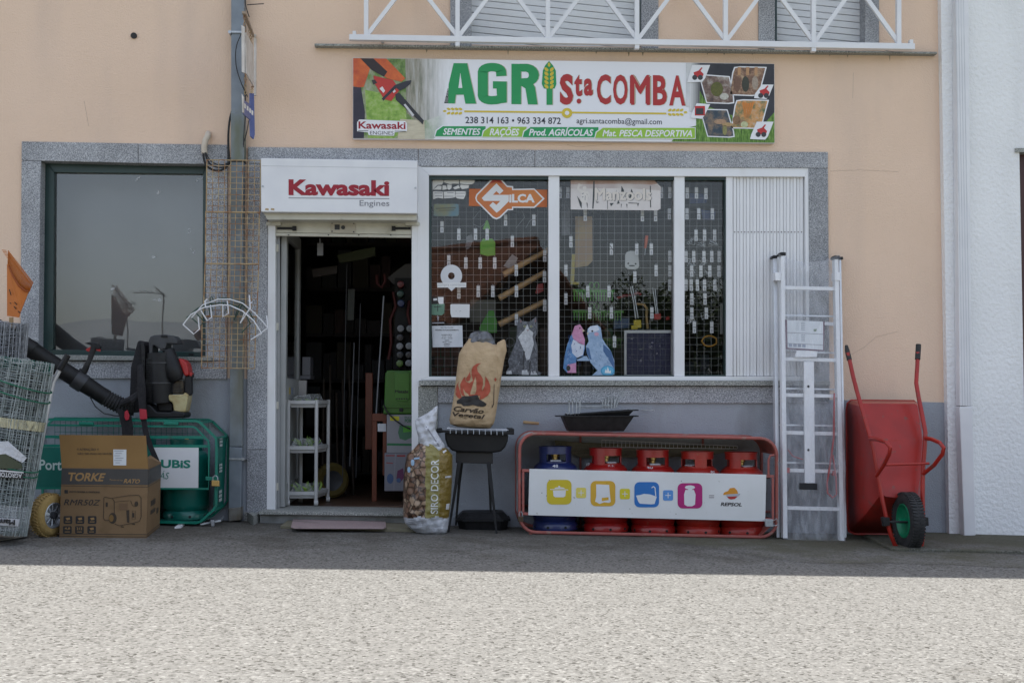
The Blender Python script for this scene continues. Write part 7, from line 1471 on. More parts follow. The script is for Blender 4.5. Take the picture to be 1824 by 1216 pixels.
tag(MB().tube([P(*A8(793 + 40 * math.cos(a) * (1 if j % 2 else .9), 948 + 27 * math.sin(a)), YM - .01) for j, a in enumerate([k * .45 for k in range(14)])], .006, 6, True).build('coiled_rope', M('orange_cord', (.50, .25, .03), .6), smooth=True), 'coil of orange cord hanging low behind the narrow right pane', 'cord')
w7([(848, 755), (880, 755), (884, 910), (848, 912)], YM + .02, M('dull_white_bottle', (.35, .37, .38), .5), 'white_bottle', 'dull white bottle shape at the right edge of the narrow pane', 'bottle', fn=A8)
for q, lb in (([(690, 185), (780, 188), (778, 235), (690, 240)], 'dark blue packet high behind the narrow right pane'), ([(750, 270), (825, 280), (820, 325), (760, 322)], 'second dark blue packet behind the narrow right pane, under the first')): w7(q, YM + .03, flatc('dark_blue_packet', (.015, .04, .15)), 'blue_packet', lb, 'packet', fn=A8)
w7([(30, 160), (70, 150), (75, 400), (30, 405)], YM + .08, silver_f, 'plastic_bundle', 'grey plastic wrapped bundle at the left edge of the middle pane', 'bundle', fn=A8)
# dark goods further in, dim shapes on shelves
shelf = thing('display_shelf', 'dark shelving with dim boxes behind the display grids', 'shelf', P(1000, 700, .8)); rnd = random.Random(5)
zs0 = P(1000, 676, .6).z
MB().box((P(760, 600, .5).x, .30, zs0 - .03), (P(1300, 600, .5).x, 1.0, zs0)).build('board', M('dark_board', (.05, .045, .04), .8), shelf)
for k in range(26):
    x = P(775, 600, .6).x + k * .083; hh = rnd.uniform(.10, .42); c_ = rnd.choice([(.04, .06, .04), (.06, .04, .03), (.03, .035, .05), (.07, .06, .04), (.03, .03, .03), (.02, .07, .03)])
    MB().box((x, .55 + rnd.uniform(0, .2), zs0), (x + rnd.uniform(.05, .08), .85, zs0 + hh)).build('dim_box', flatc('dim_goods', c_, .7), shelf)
# ================================================================== stickers and cut-outs on the glass
YZ = .0588
def stk(name, lb, cat, base): return thing(name, lb, cat, P(*base, YZ))
def g(pts, m_, lay, par, name='print', fn=None): return MB().px([(fn(*p) if fn else p) for p in pts], YZ - .0006 * lay, YZ - .0006 * lay + .0005).build(name, m_, par)
B1 = lambda x, y: (760 + x / 7.93, 305 + y / 7.93)
si = stk('key_sticker', 'orange key shaped sticker with white S and lettering at the top of the left pane', 'sticker', (905, 391))
orr = M('orange_gradient_vinyl', (.58, .20, .05), .5, c2=(.48, .13, .05), scale=3); ord_ = flatc('dark_orange_vinyl', (.50, .13, .03)); wv_ = flatc('white_vinyl', (.74, .74, .74)); redo = flatc('red_orange_vinyl', (.42, .05, .03))
g([(600, 248), (1704, 262), (1700, 508), (596, 492)], ord_, 1, si, 'bar', B1)
g([(985, 72), (1040, 95), (1140, 205), (1222, 212), (1222, 250), (1520, 244), (1668, 388), (1525, 520), (1222, 518), (1222, 552), (1150, 552), (1040, 660), (985, 684), (930, 660), (700, 425), (686, 380), (700, 330), (930, 95)], wv_, 2, si, 'outline', B1)
g([(985, 96), (1030, 115), (1135, 225), (1205, 232), (1205, 268), (1515, 262), (1636, 388), (1515, 500), (1205, 500), (1205, 534), (1140, 534), (1030, 640), (985, 660), (942, 640), (718, 418), (706, 380), (718, 340), (942, 115)], orr, 3, si, 'key_field', B1)
g([(985, 100), (1030, 118), (1090, 180), (985, 150), (880, 180), (942, 118)], redo, 4, si, 'red_tip', B1)
for p_ in ([(985, 172), (1085, 275), (1030, 325), (985, 282), (935, 335), (1160, 335), (1160, 425), (1030, 555), (988, 588), (886, 485), (935, 435), (985, 478), (1040, 420), (810, 420), (778, 380)],): g(p_, wv_, 5, si, 'letter', B1)
vs, fs_ = textmesh('iLCA', .05); 
text('iLCA', [B1(1165, 322), B1(1528, 322), B1(1528, 445), B1(1165, 445)], YZ - .0026, wv_, si, .045, 0, .0006)
tw_ = stk('torn_sticker', 'cracked white torn sticker in the upper left corner of the left pane', 'sticker', (805, 356))
crk = M('cracked_white_film', (.70, .69, .66), .6, c2=(.64, .63, .6))
for p_ in ([(82, 95), (235, 95), (240, 150), (215, 190), (150, 195), (85, 265)], [(240, 95), (460, 95), (455, 180), (380, 175), (330, 185), (250, 160)], [(465, 95), (678, 98), (676, 160), (640, 185), (560, 190), (470, 175)],
           [(95, 262), (160, 205), (210, 210), (208, 262)], [(225, 200), (275, 205), (285, 258), (222, 265)], [(290, 190), (355, 195), (350, 240), (320, 265), (292, 255)], [(370, 235), (450, 195), (470, 240), (400, 258)], [(480, 190), (600, 200), (590, 240), (500, 255), (470, 220)],
           [(90, 285), (230, 290), (235, 390), (160, 375), (90, 400)], [(240, 290), (400, 285), (400, 370), (330, 380), (245, 385)], [(410, 285), (550, 285), (550, 340), (520, 395), (430, 385), (405, 360)]): g(p_, crk, 1, tw_, 'film_flake', B1)
for k, (a, b, y) in enumerate(((110, 220, 305), (290, 380, 300), (400, 540, 308), (120, 220, 345), (250, 380, 350), (420, 530, 350))): g([(a, y), (b, y), (b, y + 9), (a, y + 9)], grey_v, 2, tw_, 'print', B1)
bl = stk('faded_sticker', 'small faded blue and yellow sticker below the torn one', 'sticker', (794, 386)); g([B1(*p) for p in rrect(98, 462, 452, 635, 24)], M('faded_blue_yellow', (.22, .22, .13), .6, c2=(.12, .22, .28), scale=9, c3=(.3, .25, .12), s3=7), 1, bl)
g([(130, 520), (410, 510), (410, 524), (130, 534)], flatc('faded_ink', (.10, .10, .08)), 2, bl, 'print', B1); g([(170, 550), (390, 545), (390, 556), (170, 560)], flatc('faded_ink', (.10, .10, .08)), 2, bl, 'print', B1)
B3 = lambda x, y: (760 + x / 6.755, 460 + y / 6.755)
rd = stk('round_sticker', 'white round cut-out sticker with a bar across it on the left pane', 'sticker', (804, 519)); wg_ = flatc('pale_grey_vinyl', (.62, .63, .66))
n_ = 30; rg = MB()
for k in range(n_):
    a, b = 2 * math.pi * k / n_, 2 * math.pi * (k + 1) / n_; q = [(297 + r_ * .95 * math.cos(t), 212 + r_ * math.sin(t)) for r_, t in ((136, a), (136, b), (42, b), (42, a))]
    rg.px([B3(*p) for p in q], YZ - .0006, YZ - .0001)
stuff(rg.build('disc', wg_, rd)) ; g([(125, 296), (475, 292), (475, 350), (128, 352)], wv_, 2, rd, 'bar', B3); g([(255, 352), (345, 352), (300, 395)], wg_, 1, rd, 'point', B3)
text('compre contrastes', [B3(138, 306), B3(465, 306), B3(465, 342), B3(138, 342)], YZ - .0016, flatc('faint_grey_ink', (.45, .46, .48)), rd, 0, 0, .0005)
gs = stk('green_sticker', 'peeling green sticker with a black and white top strip low on the left pane', 'sticker', (780, 576))
g([(65, 465), (135, 465), (135, 545), (65, 550)], ink, 1, gs, 'black_strip', B3); g([(135, 465), (203, 465), (203, 548), (150, 550), (135, 510)], wv_, 1, gs, 'white_strip', B3); g([(60, 552), (215, 545), (212, 660), (180, 685), (60, 680)], M('washed_green_film', (.16, .28, .20), .6, c2=(.10, .20, .14), scale=12), 1, gs, 'green_film', B3); g([(65, 770), (212, 768), (212, 782), (65, 785)], grey_v, 1, gs, 'strip', B3)
g([(80, 485), (125, 480), (125, 505), (80, 510)], wv_, 2, gs, 'print', B3); g([(90, 580), (180, 575), (180, 583), (90, 588)], ink, 2, gs, 'print', B3); g([(130, 560), (137, 560), (137, 640), (130, 640)], ink, 2, gs, 'print', B3); g([(125, 690), (150, 700), (140, 760), (130, 740)], grey_v, 1, gs, 'strip', B3)
ws_ = stk('white_sticker', 'small torn blank white sticker beside the green one', 'sticker', (819, 565)); g([(284, 560), (300, 550), (518, 552), (516, 712), (300, 708), (286, 660)], flatc('paper_white', (.66, .66, .67)), 1, ws_, 'sheet', B3)
for a, b in ((350, 630), (395, 634), (405, 630)): g([(a, b), (a + 8, b), (a + 8, b + 6), (a, b + 6)], grey_v, 2, ws_, 'print', B3)
oh = stk('opening_hours', 'white paper sheet with opening hours taped low on the left pane', 'notice', (797, 619)); g([(62, 812), (430, 806), (436, 1066), (72, 1070)], M('worn_paper', (.62, .63, .66), .6, c2=(.54, .56, .59), scale=14), 1, oh, 'sheet', B3)
for s_, (a, b, y, h_) in (('Agri Sta Comba', (165, 318, 824, 15)), ('HORARIO DE FUNCIONAMENTO', (105, 385, 854, 16)), ('SEGUNDA A SEXTA', (178, 305, 912, 14)), ('09:00 - 13:00', (185, 300, 934, 11)), ('14:30 - 19:00', (175, 310, 956, 11)), ('SABADO', (218, 270, 980, 13)), ('09:00 - 13:00', (190, 300, 1002, 11)), ('DOMINGO', (210, 280, 1025, 13)), ('encerrado', (212, 275, 1047, 9))):
    text(s_, [B3(a, y), B3(b, y), B3(b, y + h_), B3(a, y + h_)], YZ - .0008, ink, oh, .01, 0, .0005)
B2 = lambda x, y: (1005 + x / 9.6, 305 + y / 9.6)
mz = stk('peeling_sticker', 'peeling rust and white sticker with a muscular figure and cracked lettering on the middle pane', 'sticker', (1096, 374))
g([(110, 130), (1520, 140), (1560, 180), (1648, 265), (1648, 640), (1600, 672), (110, 655)], M('sun_bleached_sticker', (.70, .66, .64), .6, c2=(.62, .58, .56), scale=6), 1, mz, 'sheet', B2)
g([(110, 130), (1520, 140), (1600, 215), (1480, 235), (1100, 215), (110, 225)], M('rust_fade_print', (.40, .25, .20), .6, c2=(.50, .38, .34), scale=8), 2, mz, 'rust_top', B2)
g([(110, 225), (1100, 215), (1600, 235), (1648, 300), (1640, 330), (1100, 290), (110, 300)], M('mauve_fade_print', (.50, .43, .42), .6, c2=(.6, .55, .53), scale=8), 2, mz, 'mauve_band', B2)
for p_ in ([(220, 420), (260, 480), (300, 540), (300, 640), (270, 590)], [(380, 500), (400, 560), (400, 640), (388, 590)], [(500, 170), (520, 170), (518, 420), (500, 640), (480, 640), (490, 400)], [(980, 250), (1020, 320), (1030, 430), (990, 440), (975, 340)], [(1100, 480), (1150, 300), (1175, 360), (1130, 480)], [(1300, 380), (1330, 440), (1320, 490), (1290, 440)], [(1350, 460), (1370, 340), (1375, 480)], [(870, 400), (895, 320), (880, 500), (860, 520)], [(900, 560), (925, 490), (950, 550)], [(1040, 440), (1085, 360), (1075, 440)], [(1465, 250), (1480, 250), (1486, 620), (1470, 620)], [(735, 350), (745, 350), (745, 650), (738, 650)], [(1200, 440), (1230, 400), (1240, 480)], [(540, 520), (600, 530), (560, 545)], [(1100, 535), (1280, 545), (1280, 555), (1100, 550)], [(780, 545), (850, 545), (800, 600)], [(1060, 560), (1080, 560), (1075, 640)], [(1250, 560), (1275, 555), (1260, 610)], [(970, 560), (985, 560), (975, 630)]): g(p_, flatc('dark_crack', (.05, .06, .065)), 3, mz, 'crack', B2)
text('Manzools', [B2(520, 285), B2(1490, 290), B2(1490, 500), B2(520, 500)], YZ - .0024, flatc('cream_letter', (.72, .66, .60)), mz, .035, 0, .0006)
text('Manzools', [B2(532, 292), B2(1502, 297), B2(1502, 507), B2(532, 507)], YZ - .0014, flatc('letter_shade', (.28, .28, .28)), mz, .035, 0, .0006)
for p_ in ([(245, 210), (318, 235), (300, 250), (270, 252), (255, 290), (290, 320), (345, 335), (410, 350), (445, 400), (440, 470), (425, 480), (410, 430), (400, 500), (385, 540), (330, 545), (290, 520), (265, 470), (285, 420), (285, 370), (225, 315), (220, 280)], ell(348, 290, 34, 34, 16)): g(p_, flatc('figure_cream', (.72, .68, .64)), 4, mz, 'figure', B2)
for p_ in ([(300, 380), (340, 370), (335, 385), (305, 395)], [(355, 420), (365, 420), (360, 500), (352, 500)], [(300, 440), (330, 430), (330, 440), (305, 452)], [(380, 380), (400, 400), (390, 410)]): g(p_, flatc('letter_shade', (.28, .28, .28)), 5, mz, 'figure_line', B2)
# cat
ct = stk('cat_cutout', 'grey and white cat photo cut-out at the foot of the left pane', 'cut-out', (932, 669)); fur = photo_mat('cat_fur', [(.035, .038, .045), (.09, .095, .11), (.20, .21, .23)], 60); furw = photo_mat('cat_white_fur', [(.35, .36, .38), (.62, .63, .65)], 60)
def c7(pts, m_, l, par): return g([A7(*p) for p in pts], m_, l, par, 'cutout')
c7([(508, 825), (522, 845), (560, 848), (578, 835), (594, 820), (600, 860), (600, 905), (588, 930), (600, 980), (602, 1060), (600, 1100), (622, 1112), (615, 1122), (545, 1122), (520, 1122), (440, 1116), (440, 1102), (455, 1080), (448, 1050), (470, 1000), (490, 950), (496, 900), (497, 855)], fur, 1, ct)
c7([(548, 860), (556, 885), (580, 905), (575, 925), (582, 960), (572, 1000), (560, 1040), (545, 1050), (532, 1000), (510, 950), (500, 930), (520, 905), (535, 890)], furw, 2, ct)
for p_ in ([(440, 1104), (465, 1100), (470, 1118), (440, 1118)], [(520, 1098), (552, 1096), (556, 1122), (520, 1122)], [(568, 1104), (592, 1102), (600, 1122), (565, 1122)]): c7(p_, furw, 2, ct)
for x in (535, 568): c7(ell(x, 872, 7, 6, 10), flatc('cat_eye', (.30, .32, .18)), 3, ct); c7(ell(x, 872, 2.5, 4, 8), ink, 4, ct)
c7([(546, 890), (556, 890), (551, 897)], flatc('cat_nose', (.3, .14, .12)), 3, ct); c7([(512, 835), (520, 848), (510, 855)], flatc('ear_pink', (.2, .12, .12)), 2, ct); c7([(590, 830), (596, 852), (584, 848)], flatc('ear_pink', (.2, .12, .12)), 2, ct)
c7([(528, 1000), (536, 1000), (530, 1095), (522, 1095)], flatc('cat_dark', (.03, .03, .035)), 2, ct); c7([(560, 1050), (568, 1050), (562, 1100), (556, 1100)], flatc('cat_dark', (.03, .03, .035)), 2, ct)
# birds
def c8(pts, m_, l, par): return g([A8(*p) for p in pts], m_, l, par, 'cutout')
pb = stk('bird_cutout', 'pink and blue parakeet photo cut-out at the foot of the middle pane', 'cut-out', (1022, 664)); bb = stk('bird_cutout', 'light blue budgerigar photo cut-out at the foot of the middle pane', 'cut-out', (1072, 669))
pk = photo_mat('pink_feathers', [(.42, .16, .30), (.60, .30, .44)], 30); bu = photo_mat('blue_feathers', [(.04, .12, .30), (.12, .28, .52)], 30); pb_ = photo_mat('pale_blue_feathers', [(.20, .30, .45), (.34, .46, .62)], 26); pw_ = photo_mat('pale_feathers', [(.45, .50, .62), (.60, .64, .72)], 26)
c8([(98, 870), (125, 862), (140, 885), (138, 905), (150, 940), (150, 985), (140, 1030), (105, 1045), (105, 1112), (60, 1112), (38, 1088), (45, 1030), (55, 980), (75, 925), (88, 905)], bu, 1, pb)
c8([(98, 870), (125, 862), (140, 885), (138, 905), (150, 940), (148, 970), (120, 960), (90, 935), (82, 915)], pk, 2, pb); c8([(90, 940), (148, 970), (140, 1020), (110, 1035), (85, 1010), (80, 970)], pw_, 2, pb); c8([(60, 1070), (105, 1060), (105, 1112), (60, 1112)], pk, 3, pb); c8(ell(124, 882, 4, 4, 8), ink, 4, pb); c8(ell(65, 1088, 11, 14, 12), ink, 4, pb); c8([(138, 885), (150, 895), (138, 902)], flatc('beak', (.5, .42, .3)), 3, pb)
c8([(178, 872), (215, 865), (232, 880), (240, 935), (255, 960), (285, 1000), (302, 1050), (302, 1120), (280, 1130), (180, 1130), (215, 1100), (180, 1060), (160, 1010), (155, 975), (170, 950), (162, 910), (165, 885)], pb_, 1, bb)
c8([(178, 872), (215, 867), (225, 890), (205, 900), (170, 905), (168, 888)], pw_, 2, bb); c8([(245, 965), (285, 1000), (302, 1060), (300, 1090), (270, 1040), (245, 1000)], flatc('wing_dark_blue', (.05, .12, .26)), 2, bb); c8([(158, 980), (172, 985), (185, 1045), (175, 1040), (160, 1010)], flatc('wing_dark_blue', (.05, .12, .26)), 2, bb); c8(ell(188, 897, 5, 5, 10), ink, 3, bb); c8(ell(210, 912, 12, 10, 12), flatc('cheek_pink', (.55, .32, .42)), 3, bb); c8([(160, 905), (172, 905), (163, 918)], flatc('beak', (.5, .42, .3)), 3, bb)
c8([(105, 1030), (160, 1025), (175, 1050), (110, 1050)], pb_, 1, bb)
rnd = random.Random(9)
def strokes(fn, par, n, x0, x1, y0, y1, cols, l, inside, name, ang=0, ln=10):
    for k in range(n):
        for _ in range(20):
            x, y = rnd.uniform(x0, x1), rnd.uniform(y0, y1)
            if inside(x, y): break
        else: continue
        a = ang + rnd.uniform(-.5, .5); dx, dy = ln * math.sin(a) / 2, ln * math.cos(a) / 2
        g([fn(x - dx - 1.6, y - dy), fn(x - dx + 1.6, y - dy), fn(x + dx + .5, y + dy), fn(x + dx - .5, y + dy)], cols[k % len(cols)], l, par, name)
fc = [flatc('fur_dark', (.02, .022, .027)), flatc('fur_light', (.24, .25, .28)), flatc('fur_mid', (.07, .075, .085))]
strokes(A7, ct, 60, 470, 600, 850, 1110, fc, 2.5, lambda x, y: x > 600 - (y - 820) * .45 and not (520 < x < 580 and 880 < y < 1040), 'fur_stroke', 0, 16)
strokes(A7, ct, 14, 525, 575, 900, 1040, [flatc('chest_shadow', (.42, .43, .46))], 3.5, lambda x, y: abs(x - 552) < 24 - (y - 900) * .06, 'fur_stroke', 0, 18)
strokes(A8, bb, 34, 170, 296, 920, 1110, [flatc('feather_shadow', (.14, .22, .36)), flatc('feather_light', (.48, .58, .70))], 3.5, lambda x, y: 172 + (y - 920) * .12 < x < 238 + (y - 920) * .3, 'feather', .5, 12)
strokes(A8, pb, 24, 50, 145, 920, 1090, [flatc('feather_dark_blue', (.02, .06, .18)), flatc('feather_pale', (.35, .42, .60))], 3.5, lambda x, y: 60 < x < 140 - (y - 920) * .1, 'feather', -.4, 12)
lg = stk('round_logo_sticker', 'round blue logo sticker with a white flame under the budgerigar', 'sticker', (1082, 669)); c8(ell(268, 1102, 36, 27, 22), flatc('logo_blue', (.05, .28, .48)), 5, lg); c8(ell(268, 1102, 30, 22, 22), flatc('logo_blue_light', (.12, .40, .60)), 6, lg); c8([(252, 1112), (258, 1092), (264, 1104), (268, 1080), (276, 1104), (284, 1098), (284, 1114)], wv_, 7, lg)
tag(MB().px([A8(*p) for p in ((262, 905), (268, 905), (268, 912), (262, 912))], YZ - .001, YZ).build('speck', wv_), 'tiny white speck of paper on the middle pane', 'speck') if False else None

# ================================================================== inside the doorway, its gloom put into most goods' colours
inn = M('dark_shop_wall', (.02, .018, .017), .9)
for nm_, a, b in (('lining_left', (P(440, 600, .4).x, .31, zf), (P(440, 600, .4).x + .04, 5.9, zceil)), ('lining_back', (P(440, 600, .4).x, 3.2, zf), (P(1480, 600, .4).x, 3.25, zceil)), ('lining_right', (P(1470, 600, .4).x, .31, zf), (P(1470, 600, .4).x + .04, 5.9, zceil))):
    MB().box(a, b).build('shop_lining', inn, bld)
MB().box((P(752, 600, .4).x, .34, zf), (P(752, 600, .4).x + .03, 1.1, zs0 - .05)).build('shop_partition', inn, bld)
def ybot(y): return 0
# trolley
Yt0, Yt1 = .30, .62
tl = thing('plastic_trolley', 'white three tier plastic trolley with packed seedlings inside the doorway', 'trolley', Vector((P(545, 890, .45).x, .45, zf)))
fl0, fr0 = P(514, 712, Yt0).x, P(564, 712, Yt0).x; sk_ = P(585, 712, Yt1).x - fr0; zt_ = P(540, 712, Yt0).z
tw1 = M('trolley_white', (.52, .52, .51), .5, c2=(.46, .46, .45))
def tpt(u, v, z): return Vector((fl0 + (fr0 - fl0) * u + sk_ * v, Yt0 + (Yt1 - Yt0) * v, z))
zb_ = zf + .045
for u, v in ((0, 0), (1, 0), (0, 1), (1, 1)):
    c_ = tpt(u, v, zb_); MB().tube([c_, Vector((c_.x, c_.y, zt_))], .0135, 8).build('post', tw1, tl, smooth=True)
    cw = c_ + Vector((0, 0, -.02)); MB().lathe(cw + Vector((-.014, 0, 0)), [(.001, 0), (.022, 0), (.024, .014), (.022, .028), (.001, .028)], 16, (1, .2, 0)).build('caster', tw1, tl, smooth=True)
levels = [P(540, y, Yt0).z for y in (713, 794, 875)]
for z in levels:
    q = [tpt(0, 0, z), tpt(1, 0, z), tpt(1, 1, z), tpt(0, 1, z)]; dn = Vector((0, 0, -.026))
    mb = MB()
    for k in range(4):
        a, b = q[k], q[(k + 1) % 4]; n_ = (b - a).cross(Vector((0, 0, 1))).normalized() * .006; mb.loft([a + n_, b + n_, b - n_, a - n_], [v + dn for v in (a + n_, b + n_, b - n_, a - n_)])
    mb.build('tier_rim', tw1, tl); ins_ = Vector((0, 0, -.03)); c_ = sum(q, Vector()) / 4
    MB().loft([v.lerp(c_, .08) + ins_ for v in q], [v.lerp(c_, .12) + ins_ + Vector((0, 0, -.022)) for v in q]).build('tier_tray', tw1, tl)
leafm = M('seedling_leaf', (.12, .26, .02), .45, c2=(.25, .36, .06), scale=30); bagf = film('clear_bag', .3, (.5, .52, .5))
for i, (z, n_, lb) in enumerate(((levels[0] + .0, 9, 'packed seedlings lying on the top tier of the trolley'), (levels[1], 14, 'packed seedlings on the middle tier of the trolley'), (levels[2], 18, 'packed seedlings on the bottom tier of the trolley'))):
    t = thing('seedling_pack', lb, 'seedlings', tpt(.5, .5, z), 'seedling packs on the trolley'); rnd = random.Random(40 + i)
    for k in range(n_):
        u, v = rnd.uniform(.05, .85), rnd.uniform(.1, .9); p0 = tpt(u, v, z - .015); an = rnd.uniform(-.9, .9); l = rnd.uniform(.06, .12) * (.7 if i == 0 else 1)
        tip = p0 + Vector((math.sin(an) * l, rnd.uniform(-.03, .03), math.cos(an) * l * (.35 if i == 0 else .8))); md = p0.lerp(tip, .5) + Vector((.012, -.01, .008)); w_ = Vector((.006, 0, .003))
        MB().add([p0 - w_, p0 + w_, md + w_ * 1.5, md - w_ * 1.5, tip], [(0, 1, 2, 3), (3, 2, 4)]).build('leaf', leafm, t)
    MB().loft([tpt(.05, .05, z - .02), tpt(.9, .1, z - .02), tpt(.92, .85, z - .02), tpt(.08, .9, z - .02)], [tpt(.15, .15, z + .03 + .03 * (i > 0)), tpt(.7, .2, z + .05), tpt(.8, .75, z + .05), tpt(.2, .7, z + .04)]).build('clear_bag', bagf, t)
# yellow wheel behind the trolley
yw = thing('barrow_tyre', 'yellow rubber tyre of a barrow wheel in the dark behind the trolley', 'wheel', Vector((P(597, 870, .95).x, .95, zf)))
rw = 32 / F * (D + .95); cw = Vector((P(590, 838, .95).x, .95, zf + rw)); MB().lathe(cw, [(rw * .55, -.035), (rw * .8, -.045), (rw * .95, -.03), (rw, 0), (rw * .95, .03), (rw * .8, .045), (rw * .55, .035)], 36, (.5, -1, 0)).build('tyre', M('dim_yellow_rubber', (.11, .08, .012), .8), yw, smooth=True)
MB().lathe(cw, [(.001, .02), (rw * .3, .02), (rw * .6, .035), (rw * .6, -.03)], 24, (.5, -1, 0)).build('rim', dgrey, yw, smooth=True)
# right hand goods
ob = thing('orange_stand', 'orange metal stand in the doorway beside the green sprayer', 'stand', Vector((P(672, 870, .7).x, .7, zf))); om = M('dim_orange_paint', (.15, .032, .008), .5)
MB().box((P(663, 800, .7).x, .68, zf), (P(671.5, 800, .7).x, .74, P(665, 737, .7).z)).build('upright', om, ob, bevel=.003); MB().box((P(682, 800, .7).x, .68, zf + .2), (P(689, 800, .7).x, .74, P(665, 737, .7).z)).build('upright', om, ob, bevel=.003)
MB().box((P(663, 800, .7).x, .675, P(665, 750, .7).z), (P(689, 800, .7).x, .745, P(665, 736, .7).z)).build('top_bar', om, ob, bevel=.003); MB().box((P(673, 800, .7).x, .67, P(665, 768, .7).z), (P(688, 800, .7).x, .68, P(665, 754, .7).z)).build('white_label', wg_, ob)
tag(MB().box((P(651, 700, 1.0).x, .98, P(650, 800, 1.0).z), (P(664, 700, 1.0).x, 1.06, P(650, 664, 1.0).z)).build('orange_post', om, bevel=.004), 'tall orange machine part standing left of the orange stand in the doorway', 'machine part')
def carton(x0, y0, x1, y1, Y0, dpt, m_, lb, cat='carton', name='carton'):
    a, b = P(x0, y0, Y0), P(x1, y1, Y0); t = thing(name, lb, cat, Vector(((a.x + b.x) / 2, Y0, b.z))); MB().box((a.x, Y0, b.z), (b.x, Y0 + dpt, a.z)).build('carton_body', m_, t, bevel=.003); return t
YI = .55
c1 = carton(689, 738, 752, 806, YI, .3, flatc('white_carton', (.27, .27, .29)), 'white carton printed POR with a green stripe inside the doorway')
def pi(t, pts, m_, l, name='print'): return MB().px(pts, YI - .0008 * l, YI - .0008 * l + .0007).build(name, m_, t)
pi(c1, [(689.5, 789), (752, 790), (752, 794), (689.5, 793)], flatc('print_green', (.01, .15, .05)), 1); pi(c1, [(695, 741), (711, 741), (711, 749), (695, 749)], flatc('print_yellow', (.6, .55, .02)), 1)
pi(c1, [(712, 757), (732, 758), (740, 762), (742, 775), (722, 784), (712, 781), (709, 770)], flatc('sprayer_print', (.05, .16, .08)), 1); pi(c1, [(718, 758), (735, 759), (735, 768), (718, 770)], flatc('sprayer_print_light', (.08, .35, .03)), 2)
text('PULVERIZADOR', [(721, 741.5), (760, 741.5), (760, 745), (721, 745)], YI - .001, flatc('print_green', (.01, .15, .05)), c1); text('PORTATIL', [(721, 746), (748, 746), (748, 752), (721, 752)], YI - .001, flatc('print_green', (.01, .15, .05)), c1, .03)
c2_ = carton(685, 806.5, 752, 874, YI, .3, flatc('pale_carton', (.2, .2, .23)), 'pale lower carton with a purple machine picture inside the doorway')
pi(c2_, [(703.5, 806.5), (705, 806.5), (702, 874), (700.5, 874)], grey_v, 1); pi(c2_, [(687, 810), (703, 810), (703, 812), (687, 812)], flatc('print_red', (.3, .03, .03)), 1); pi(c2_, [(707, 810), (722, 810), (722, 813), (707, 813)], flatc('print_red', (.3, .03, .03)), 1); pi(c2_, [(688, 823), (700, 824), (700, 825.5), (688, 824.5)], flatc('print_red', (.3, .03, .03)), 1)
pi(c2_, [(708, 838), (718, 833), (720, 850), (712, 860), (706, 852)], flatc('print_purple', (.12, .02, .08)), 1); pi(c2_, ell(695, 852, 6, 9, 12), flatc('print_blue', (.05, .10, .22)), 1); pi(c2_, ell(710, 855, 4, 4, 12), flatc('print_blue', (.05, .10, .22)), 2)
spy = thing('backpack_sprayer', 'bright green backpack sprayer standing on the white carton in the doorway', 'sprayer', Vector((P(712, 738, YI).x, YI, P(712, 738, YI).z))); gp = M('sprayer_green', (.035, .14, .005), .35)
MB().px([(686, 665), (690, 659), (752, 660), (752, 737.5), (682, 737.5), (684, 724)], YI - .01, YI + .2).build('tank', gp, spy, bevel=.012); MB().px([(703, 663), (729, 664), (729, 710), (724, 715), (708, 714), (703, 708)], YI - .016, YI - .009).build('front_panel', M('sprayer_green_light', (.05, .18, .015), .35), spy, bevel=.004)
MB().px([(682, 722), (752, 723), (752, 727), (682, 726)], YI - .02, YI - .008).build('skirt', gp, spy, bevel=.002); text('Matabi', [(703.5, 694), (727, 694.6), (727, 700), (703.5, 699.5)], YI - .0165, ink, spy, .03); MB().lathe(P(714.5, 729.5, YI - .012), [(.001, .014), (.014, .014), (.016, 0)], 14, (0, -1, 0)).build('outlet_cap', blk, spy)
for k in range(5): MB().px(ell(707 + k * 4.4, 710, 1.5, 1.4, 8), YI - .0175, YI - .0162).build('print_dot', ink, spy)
MB().tube([P(x, y, YI - .04) for x, y in ((683, 720), (690, 734), (704, 748), (718, 758), (731, 764))], .006, 6).build('spray_hose', rubber, spy, smooth=True)
for (x, y, c_, lb) in ((713.5, 506, (.25, .01, .01), 'dark red'), (713, 523, (.01, .10, .07), 'dark green'), (714, 540, (.015, .05, .20), 'blue'), (713.5, 585, (.40, .42, .45), 'grey'), (712.5, 601, (.06, .06, .07), 'dark'), (712, 616.5, (.50, .52, .56), 'pale grey'), (712.5, 632, (.04, .045, .06), 'blackish'), (712, 647, (.22, .40, .08), 'green'), (730, 585, (.30, .32, .34), 'grey, right column'), (728.5, 616, (.42, .44, .48), 'pale grey, right column'), (728.5, 632, (.04, .04, .05), 'blackish, right column'), (728, 646.5, (.40, .42, .46), 'silver, right column')):
    tag(MB().lathe(P(x, y, .78), [(.001, .004), (.018, .006), (.026, .003), (.028, -.004), (.028, -.12), (.001, -.12)], 20, (0, -1, 0)).build('spray_can', flatc('can_paint', tuple(q * .45 for q in c_), .3), smooth=True), 'spray can lying end out in the doorway stack, %s cap' % lb, 'spray can', 'spray cans stacked in the doorway')  # can colours scaled down to the doorway's gloom
rkx = thing('can_rack', 'dark rack holding the spray cans above the green sprayer', 'rack', P(722, 655, .9)); MB().px([(703, 495), (745, 495), (745, 655), (703, 655)], .92, .96).build('rack_back', dark_gap, rkx)
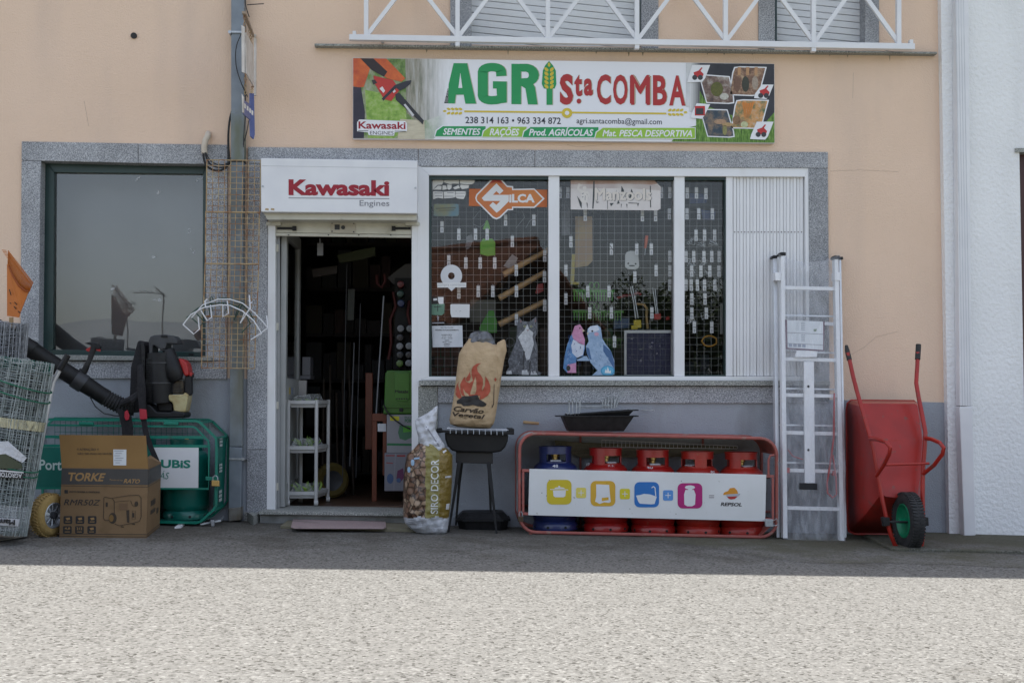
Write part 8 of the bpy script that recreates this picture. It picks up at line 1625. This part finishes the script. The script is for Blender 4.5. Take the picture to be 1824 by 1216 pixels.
for k, (a, b, w_, m_, lb) in enumerate((((683.5, 527), (666, 800), .007, M('pole_steel', (.25, .26, .28), .4, .3), 'long silver pole leaning in the doorway'), ((631, 610), (623, 830), .005, M('pole_grey', (.10, .10, .11), .5, .2), 'thin grey pole further left in the dark doorway'), ((642, 540), (634, 850), .004, dgrey, 'thin dark pole between the grey and silver ones'), ((618, 470), (610, 860), .004, dgrey, 'leftmost thin dark pole in the doorway'))):
    tag(MB().tube([P(*a, .85), P(*b, .8)], w_, 8).build('pole', m_, smooth=True), lb, 'pole')
for q, lb in (([(671, 490), (672, 505), (680, 512), (686, 500), (684, 488)], 'orange hose loop hanging high in the dark doorway'), ([(700, 520), (705, 545), (695, 570), (697, 610), (692, 640)], 'long dull red hose hanging in the doorway'), ([(729, 535), (726, 560), (731, 580), (733, 600)], 'short dull red hose at the right edge of the doorway')):
    tag(MB().tube([P(x, y, .9) for x, y in q], .012, 8).build('hanging_hose', M('dim_red_hose', (.07, .008, .007), .7), smooth=True), lb, 'hose')
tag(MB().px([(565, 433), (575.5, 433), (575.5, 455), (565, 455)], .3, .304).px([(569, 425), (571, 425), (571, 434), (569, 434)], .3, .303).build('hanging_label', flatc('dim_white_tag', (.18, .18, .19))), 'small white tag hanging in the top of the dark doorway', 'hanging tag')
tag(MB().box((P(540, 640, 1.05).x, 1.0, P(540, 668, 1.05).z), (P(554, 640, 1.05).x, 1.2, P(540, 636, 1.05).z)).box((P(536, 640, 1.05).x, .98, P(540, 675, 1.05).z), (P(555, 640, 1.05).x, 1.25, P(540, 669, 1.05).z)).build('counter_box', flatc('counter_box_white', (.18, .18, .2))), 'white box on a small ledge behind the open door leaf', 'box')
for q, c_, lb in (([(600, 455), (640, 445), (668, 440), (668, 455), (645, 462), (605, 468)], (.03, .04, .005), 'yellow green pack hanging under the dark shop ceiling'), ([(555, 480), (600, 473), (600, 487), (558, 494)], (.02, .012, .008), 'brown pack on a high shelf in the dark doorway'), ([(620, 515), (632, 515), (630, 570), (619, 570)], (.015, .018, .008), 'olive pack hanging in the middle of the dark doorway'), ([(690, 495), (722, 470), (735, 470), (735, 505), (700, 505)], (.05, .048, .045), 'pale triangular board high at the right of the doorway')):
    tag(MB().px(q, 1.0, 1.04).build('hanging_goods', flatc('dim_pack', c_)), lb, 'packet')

# dim clutter deeper in the shop: shelves, boxes and long tools coloured near black for the unlit room
dk = thing('back_shelving', 'dark crowded shelving deep inside the shop seen through the open door', 'shelving', Vector((P(610, 800, 2.6).x, 2.6, zf))); rnd = random.Random(77)
xa0, xa1 = P(545, 700, 2.4).x, P(760, 700, 2.4).x
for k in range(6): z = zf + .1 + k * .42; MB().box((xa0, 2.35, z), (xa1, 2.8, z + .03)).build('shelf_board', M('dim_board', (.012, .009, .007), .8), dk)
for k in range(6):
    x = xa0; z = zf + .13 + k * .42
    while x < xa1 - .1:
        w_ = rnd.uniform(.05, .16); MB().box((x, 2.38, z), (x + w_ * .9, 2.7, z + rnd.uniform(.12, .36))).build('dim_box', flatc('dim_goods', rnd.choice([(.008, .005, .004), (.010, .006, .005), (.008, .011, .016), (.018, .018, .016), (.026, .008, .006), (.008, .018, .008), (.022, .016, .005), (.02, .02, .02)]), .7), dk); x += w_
for i, lb in enumerate(('brown tool handle standing far left in the dark shop', 'second brown tool handle in the dark shop', 'third brown tool handle in the dark shop', 'fourth brown tool handle in the dark shop', 'fifth brown tool handle in the dark shop', 'sixth brown tool handle, beside the grey pole')):
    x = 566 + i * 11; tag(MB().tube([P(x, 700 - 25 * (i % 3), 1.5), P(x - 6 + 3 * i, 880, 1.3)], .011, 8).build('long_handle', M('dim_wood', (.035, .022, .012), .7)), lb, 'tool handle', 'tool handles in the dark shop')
